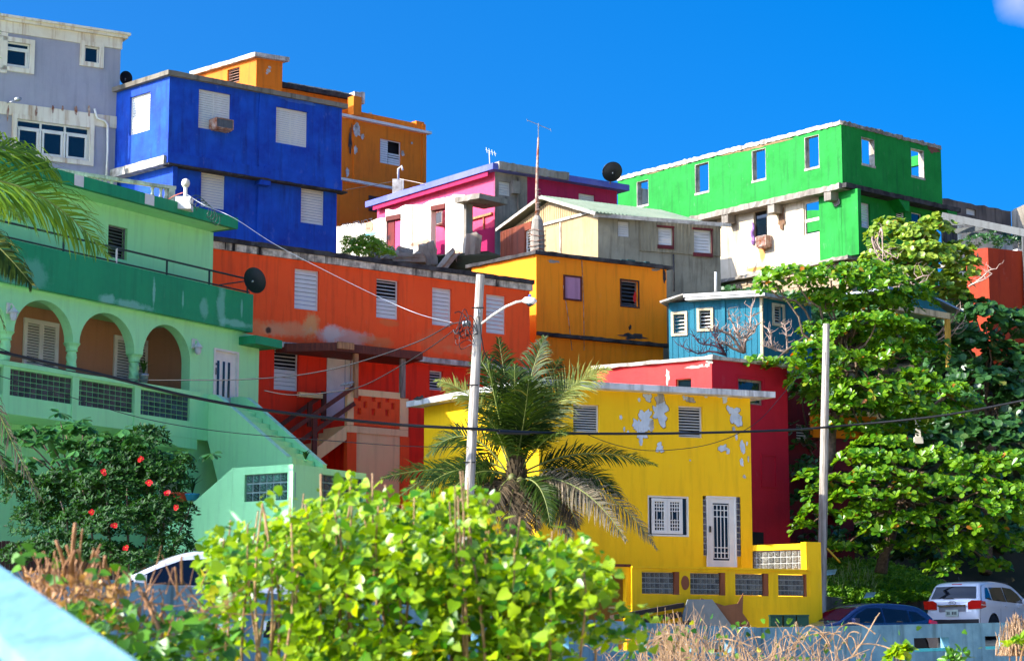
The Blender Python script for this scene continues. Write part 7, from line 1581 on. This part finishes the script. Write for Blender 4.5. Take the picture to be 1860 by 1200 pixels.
# ------------------------------------------------------------------ cars
def car(name, label, prof, zs, belt, halfw, roofw, wheels, wr, sidewins, M, body, parts_cb, cat='car'):
    """prof: side outline from rear bumper over the roof to the front bumper (x, z); wheels: x of the axles"""
    H = thing(name, label, cat, M=M)
    pr = [Vector((x, z)) for x, z in prof]; xr = min(p.x for p in pr); xf = max(p.x for p in pr); xm = (xr+xf)/2; hl = (xf-xr)/2; roof = max(p.y for p in pr)
    def w(x, z):
        k = 1-.10*abs((x-xm)/hl)**5
        if z < belt: s = halfw*(1-.05*((belt-z)/belt)**2)
        else: s = halfw+(roofw-halfw)*((z-belt)/(roof-belt))**.9
        return s*k
    # smooth outline
    sm = []
    for i in range(len(pr)-1):
        q = [pr[max(i-1, 0)], pr[i], pr[i+1], pr[min(i+2, len(pr)-1)]]
        for k in range(4):
            t = k/4; sm.append(.5*((2*q[1])+(-q[0]+q[2])*t+(2*q[0]-5*q[1]+4*q[2]-q[3])*t*t+(-q[0]+3*q[1]-3*q[2]+q[3])*t**3))
    sm.append(pr[-1]); nT = 13; mb = MB(); r = .07
    ts = [-1, -.985, -.95, -.88, -.7, -.4, 0, .4, .7, .88, .95, .985, 1]
    for i, p in enumerate(sm):
        a = sm[max(i-1, 0)]; b = sm[min(i+1, len(sm)-1)]; d = (b-a).normalized(); nrm_ = Vector((-d.y, d.x))
        for t in ts:
            ins = 0
            if abs(t) > .85: q = (abs(t)-.85)/.15; ins = r*(1-math.sqrt(max(0, 1-q*q)))
            crown_ = .03*(1-t*t); pp = p+nrm_*(crown_-ins); mb.v.append((pp.x, t*w(p.x, p.y), pp.y))
    for i in range(len(sm)-1):
        for j in range(nT-1): a = i*nT+j; mb.f.append((a, a+nT, a+nT+1, a+1))
    # sides: inner outline, arches cut
    for s in (-1, 1):
        o = []
        for i, p in enumerate(sm):
            a = sm[max(i-1, 0)]; b = sm[min(i+1, len(sm)-1)]; d = (b-a).normalized(); o.append(p+Vector((-d.y, d.x))*(-r))
        low = []
        for wx in sorted(wheels, reverse=True):
            for k in range(13): a = math.pi*k/12; low.append(Vector((wx+(wr+.05)*math.cos(a), max(zs, wr+(wr+.05)*math.sin(a)))))
        poly = o+low; n = len(poly); grid = []
        for gx in np.arange(xr+.1, xf-.1, .14):
            for g in np.arange(zs+.06, roof, .09): grid.append(Vector((gx+1e-4, g)))
        res = delaunay_2d_cdt(poly+grid, [(i, (i+1) % n) for i in range(n)], [], 1, 1e-5)
        vs, fs = res[0], res[2]; base = len(mb.v)
        for v in vs:
            crease = .014*math.exp(-((v.y-belt+.12)/.05)**2); mb.v.append((v.x, s*(w(v.x, v.y)+crease), v.y))
        mb.f += [tuple(base+i for i in (f if s < 0 else f[::-1])) for f in fs]
    part('body', mb, body, H, M, True)
    part('underbody', MB().box(xr+.25, -halfw+.1, .2, xf-.3, halfw-.1, .55), M_['black'], H, M)
    def side(poly, s, off=.008, name='window', mat=None, label=None):
        poly = [Vector(p) for p in poly]; n = len(poly); g = []
        xs_ = [p.x for p in poly]; zs_ = [p.y for p in poly]
        for gx in np.arange(min(xs_), max(xs_), .1):
            for gg in np.arange(min(zs_), max(zs_), .08): g.append(Vector((gx+.01, gg+.01)))
        res = delaunay_2d_cdt(poly+g, [(i, (i+1) % n) for i in range(n)], [], 1, 1e-5); m = MB(); m.v = [(v.x, s*(w(v.x, v.y)+off), v.y) for v in res[0]]; m.f = [tuple(f) for f in res[2]]
        return part(name, m, mat or M_['carglass'], H, M, True, label)
    for s in (-1, 1):
        for pw in sidewins: side(pw, s)
    # strip along the profile between two heights on the front or rear
    def strip(x0, x1, t0, t1, off=.012, name='window', mat=None, label=None):
        idx = [i for i, p in enumerate(sm) if x0[0] <= p.x <= x1[0] and x0[1] <= p.y <= x1[1]]; m = MB(); tt = np.linspace(t0, t1, 9)
        for i in idx:
            p = sm[i]; a = sm[max(i-1, 0)]; b = sm[min(i+1, len(sm)-1)]; d = (b-a).normalized(); nn = Vector((-d.y, d.x))
            for t in tt: ins = 0 if abs(t) < .85 else r*(1-math.sqrt(max(0, 1-((abs(t)-.85)/.15)**2))); pp = p+nn*(.03*(1-t*t)+off-ins); m.v.append((pp.x, t*w(p.x, p.y), pp.y))
        for i in range(len(idx)-1):
            for j in range(8): a = i*9+j; m.f.append((a, a+9, a+10, a+1))
        return part(name, m, mat or M_['carglass'], H, M, True, label)
    for wx in wheels:
        for s in (-1, 1):
            Mw = M @ T((wx, s*(halfw-.12), wr)) @ Rot(R(90)*-s, 'X')
            wh = part('wheel', MB().lathe([(wr*.62, -.1), (wr*.9, -.11), (wr, -.07), (wr, .07), (wr*.93, .11), (wr*.66, .11)], 24), M_['tyre'], H, Mw, True)
            m = MB().lathe([(.05, .06), (wr*.16, .09), (wr*.2, .06), (wr*.6, .05), (wr*.66, .1), (wr*.64, .02)], 20)
            for k in range(5): a = k*1.2566; m.beam((0, 0, .09), (wr*.6*math.cos(a), wr*.6*math.sin(a), .085), .07, .03)
            part('rim', m, M_['rim'], wh, Mw)
    parts_cb(H, M, side, strip, w); return H
M_['carglass'] = glassy('car_glass', (8, 14, 26), .03); M_['tyre'] = plain('tyre_rubber', (18, 18, 18), .9); M_['rim'] = plain('alloy_rim', (130, 132, 136), .35, .8); M_['red'] = plain('tail_lamp_red', (190, 14, 20), .15, coat=1); M_['chrome'] = plain('chrome', (190, 190, 195), .15, .9)
cw = plain('white_car_paint', (206, 208, 214), .3, var=.03, coat=1); cb_ = plain('midnight_blue_car_paint', (20, 30, 66), .25, var=.1, coat=1, spec=.6)
def heading(c, ang, z): return T(Vector((c.x, c.y, z))) @ Rot(R(ang), 'Z')
# white suv, seen from behind; x forward
def suvp(H, M, side, strip, w):
    strip((-2.6, 1.14), (-1.85, 1.56), -.86, .86, name='rear_window')
    strip((-2.6, .28), (-2.0, .62), -.98, .98, .02, 'rear_bumper', plain('dark_bumper', (30, 30, 34), .6))
    part('plate_recess', MB().box(-2.385, -.42, .80, -2.33, .42, .99), plain('recess_grey', (120, 122, 128), .4), H, M)
    part('number_plate', MB().box(-2.41, -.2, .66, -2.38, .2, .86), plain('plate_pale', (176, 190, 176), .5), H, M)
    m = MB(); [m.box(-2.416, -.15+i*.055, .71, -2.411, -.15+i*.055+.032, .80) for i in range(6) if i != 3]; part('plate_marks', m, M_['black'], H, M, kind='stuff')
    part('chrome_bar', MB().box(-2.42, -.45, .95, -2.38, .45, 1.0), M_['chrome'], H, M)
    e = MB(); k = 20; pts = [(-2.345, .11*math.cos(6.283*j/k), 1.06+.055*math.sin(6.283*j/k)) for j in range(k+1)]; em = part('emblem_ring', MB().tube(pts, .009, 5), M_['chrome'], H, M, True)
    text('KIA', .075, M @ T((-2.35, .075, 1.035)) @ Rot(R(-90), 'Z') @ Rot(R(90), 'X'), M_['black'], 'emblem_lettering', H)
    for s in (-1, 1):
        lp = [(-.5, .0), (-.9, .02), (-.93, .26), (-.62, .27), (-.5, .2)]
        m = MB(); ys = [s*q[0]*1.0 for q in lp]; vs = [(-2.33+.02*(abs(y)-.5), y, .86+q[1]) for y, q in zip(ys, lp)]; vs2 = [(x-.035, y, z) for x, y, z in vs]; n = len(vs); m.add(vs+vs2, [tuple(range(n)), tuple(range(n, 2*n))[::-1]]+[(i, (i+1) % n, n+(i+1) % n, n+i) for i in range(n)])
        tl_ = part('tail_light', m, M_['red'], H, M); side([(-2.27, .87), (-1.95, .93), (-2.0, 1.1), (-2.27, 1.13)], s, .012, 'tail_light', M_['red'])
        side([(-2.2, .64), (-1.9, .62), (-1.55, .3), (-1.5, .24), (-2.2, .24)], s, .012, 'bumper_side', bpy.data.materials['dark_bumper']) if 0 else None
        part('mirror', MB().box(.78, s*.93, 1.08, .92, s*1.12, 1.25), cw, H, M)
        for x in (-.55, .45): part('door_handle', MB().box(x-.1, s*(w(x, .98)+.02), .96, x+.1, s*(w(x, .98)+.045), 1.0), cw, H, M)
        for x in (-.92, .12, 1.0): side([(x-.006, .35), (x+.006, .35), (x+.006, 1.1), (x-.006, 1.1)], s, .004, 'door_seam', M_['black'])
    part('brake_lamp', MB().box(-1.98, -.16, 1.60, -1.94, .16, 1.635), M_['red'], H, M); part('wiper', MB().beam((-2.29, -.02, 1.19), (-2.31, .34, 1.2), .02, .02), M_['black'], H, M)
    part('aerial', MB().tube([(-1.7, 0, 1.69), (-1.85, 0, 1.85)], .012, 5), M_['black'], H, M)
    for s in (-1, 1): part('roof_rail', MB().tube([(-1.5, s*.6, 1.7), (-.5, s*.62, 1.745), (.5, s*.6, 1.71)], .018, 6), M_['black'], H, M)
profS = [(-2.28, .26), (-2.33, .45), (-2.34, .7), (-2.31, .95), (-2.27, 1.12), (-2.12, 1.36), (-1.97, 1.58), (-1.8, 1.655), (-1.4, 1.70), (-.6, 1.72), (.2, 1.68), (.6, 1.58), (1.05, 1.33), (1.4, 1.12), (1.9, 1.02), (2.2, .88), (2.32, .7), (2.33, .45), (2.28, .26)]
sw = [[(-1.95, 1.18), (-1.55, 1.14), (-1.55, 1.52), (-1.72, 1.52)], [(-1.5, 1.14), (-.5, 1.12), (-.5, 1.56), (-1.45, 1.53)], [(-.44, 1.12), (.95, 1.1), (.62, 1.38), (.25, 1.54), (-.44, 1.57)]]
rc = at(1729, 1110, 76); zsuv = at(1760, 1058, 68).z-1.72
car('white_suv', 'white sport utility car parked under the trees, seen from behind', profS, .3, 1.12, .94, .72, (-1.42, 1.35), .36, sw, heading(at(1730, 1100, 66.3)+Vector((2.34*math.cos(R(55)), 2.34*math.sin(R(55)), 0)), 55, zsuv), cw, suvp)
def hatp(H, M, side, strip, w):
    strip((.45, 1.0), (1.5, 1.42), -.88, .88, name='windscreen'); strip((-2.1, 1.02), (-1.3, 1.4), -.84, .84, name='rear_window')
    for s in (-1, 1):
        side([(-2.0, .86), (-1.65, .98), (-1.72, 1.08), (-1.98, 1.02)], s, .015, 'tail_light', M_['red']); part('mirror', MB().box(.72, s*.88, .95, .86, s*1.06, 1.08), cb_, H, M)
        side([(1.55, .72), (1.95, .66), (1.9, .8), (1.6, .86)], s, .015, 'headlight', M_['chrome'])
profH = [(-2.0, .22), (-2.06, .45), (-2.05, .75), (-1.98, 1.0), (-1.75, 1.25), (-1.5, 1.4), (-1.1, 1.47), (-.4, 1.5), (.2, 1.46), (.6, 1.33), (1.0, 1.1), (1.25, .98), (1.7, .88), (1.98, .72), (2.05, .5), (2.0, .22)]
sh = [[(-1.62, 1.08), (-1.1, 1.0), (-1.1, 1.3), (-1.35, 1.27)], [(-1.04, 1.0), (-.25, .98), (-.25, 1.37), (-1.04, 1.32)], [(-.19, .98), (.92, .96), (.6, 1.2), (.25, 1.36), (-.19, 1.37)]]
cH = at(1562, 1120, 61); zh = at(1590, 1096, 61).z-1.5
car('dark_blue_hatchback', 'dark blue hatchback parked in front of the planted bank', profH, .25, 1.0, .88, .64, (-1.3, 1.25), .32, sh, heading(cH, 205, zh), cb_, hatp)
profC = [(-2.2, .25), (-2.28, .5), (-2.26, .8), (-2.15, 1.0), (-1.85, 1.3), (-1.5, 1.45), (-.9, 1.52), (-.1, 1.52), (.35, 1.44), (.9, 1.2), (1.4, .98), (1.9, .86), (2.2, .7), (2.25, .45), (2.2, .25)]
sc_ = [[(-1.9, 1.08), (-1.2, 1.02), (-1.2, 1.38), (-1.5, 1.33)], [(-1.14, 1.02), (-.25, 1.0), (-.25, 1.41), (-1.14, 1.39)], [(-.19, 1.0), (1.2, .98), (.7, 1.22), (.3, 1.37), (-.19, 1.41)]]
def carp(H, M, side, strip, w):
    strip((.5, 1.02), (1.4, 1.42), -.9, .9, name='windscreen')
    for s in (-1, 1):
        part('mirror', MB().box(.85, s*.92, .98, 1.02, s*1.14, 1.13), cw, H, M); part('roof_rail', MB().tube([(-1.4, s*.6, 1.5), (-.6, s*.62, 1.57), (.1, s*.6, 1.54)], .02, 6), M_['black'], H, M)
cC = at(352, 1060, 34); zcar = at(345, 1003, 34).z-1.53
car('white_car', 'white family car half hidden by the foreground shrub and railing', profC, .25, 1.0, .92, .68, (-1.35, 1.35), .33, sc_, heading(cC, 196, zcar), cw, carp)
# small white shed top behind the suv, litter
single('white_wall_block', MB().prism([(0, 0), (1.6, 0), (1.6, 1.1), (.5, 1.25), (0, .9)], 0, .3, 'y'), M_['white'], 'white painted wall piece beyond the white car at the right edge', 'wall', T(at(1832, 1100, 82)))
for i, (x, y, lb) in enumerate(((1497, 1045, 'pale blue plastic scrap on the bank beside the pole foot'), (1568, 1086, 'pale litter at the foot of the planted bank'))): single('litter', MB().add([(0, 0, 0), (.35, .1, .05), (.4, 0, .2), (.1, -.05, .18), (.2, .05, .1)], [(0, 1, 4), (1, 2, 4), (2, 3, 4), (3, 0, 4)]), plain('litter_%d' % i, (150, 200, 210), .6), lb, 'litter', T(at(x, y, 68.2)))
m = MB(); 
for i in range(3): m.box(i*.34, 0, 0, i*.34+.3, .4, .26).box(i*.34-.01, -.02, .262, i*.34+.31, .42, .3)
single('green_bins', m, plain('green_plastic', (20, 70, 44), .5), 'row of low green crates before the yellow terrace wall', 'crates', T(at(1400, 1137, 57)))
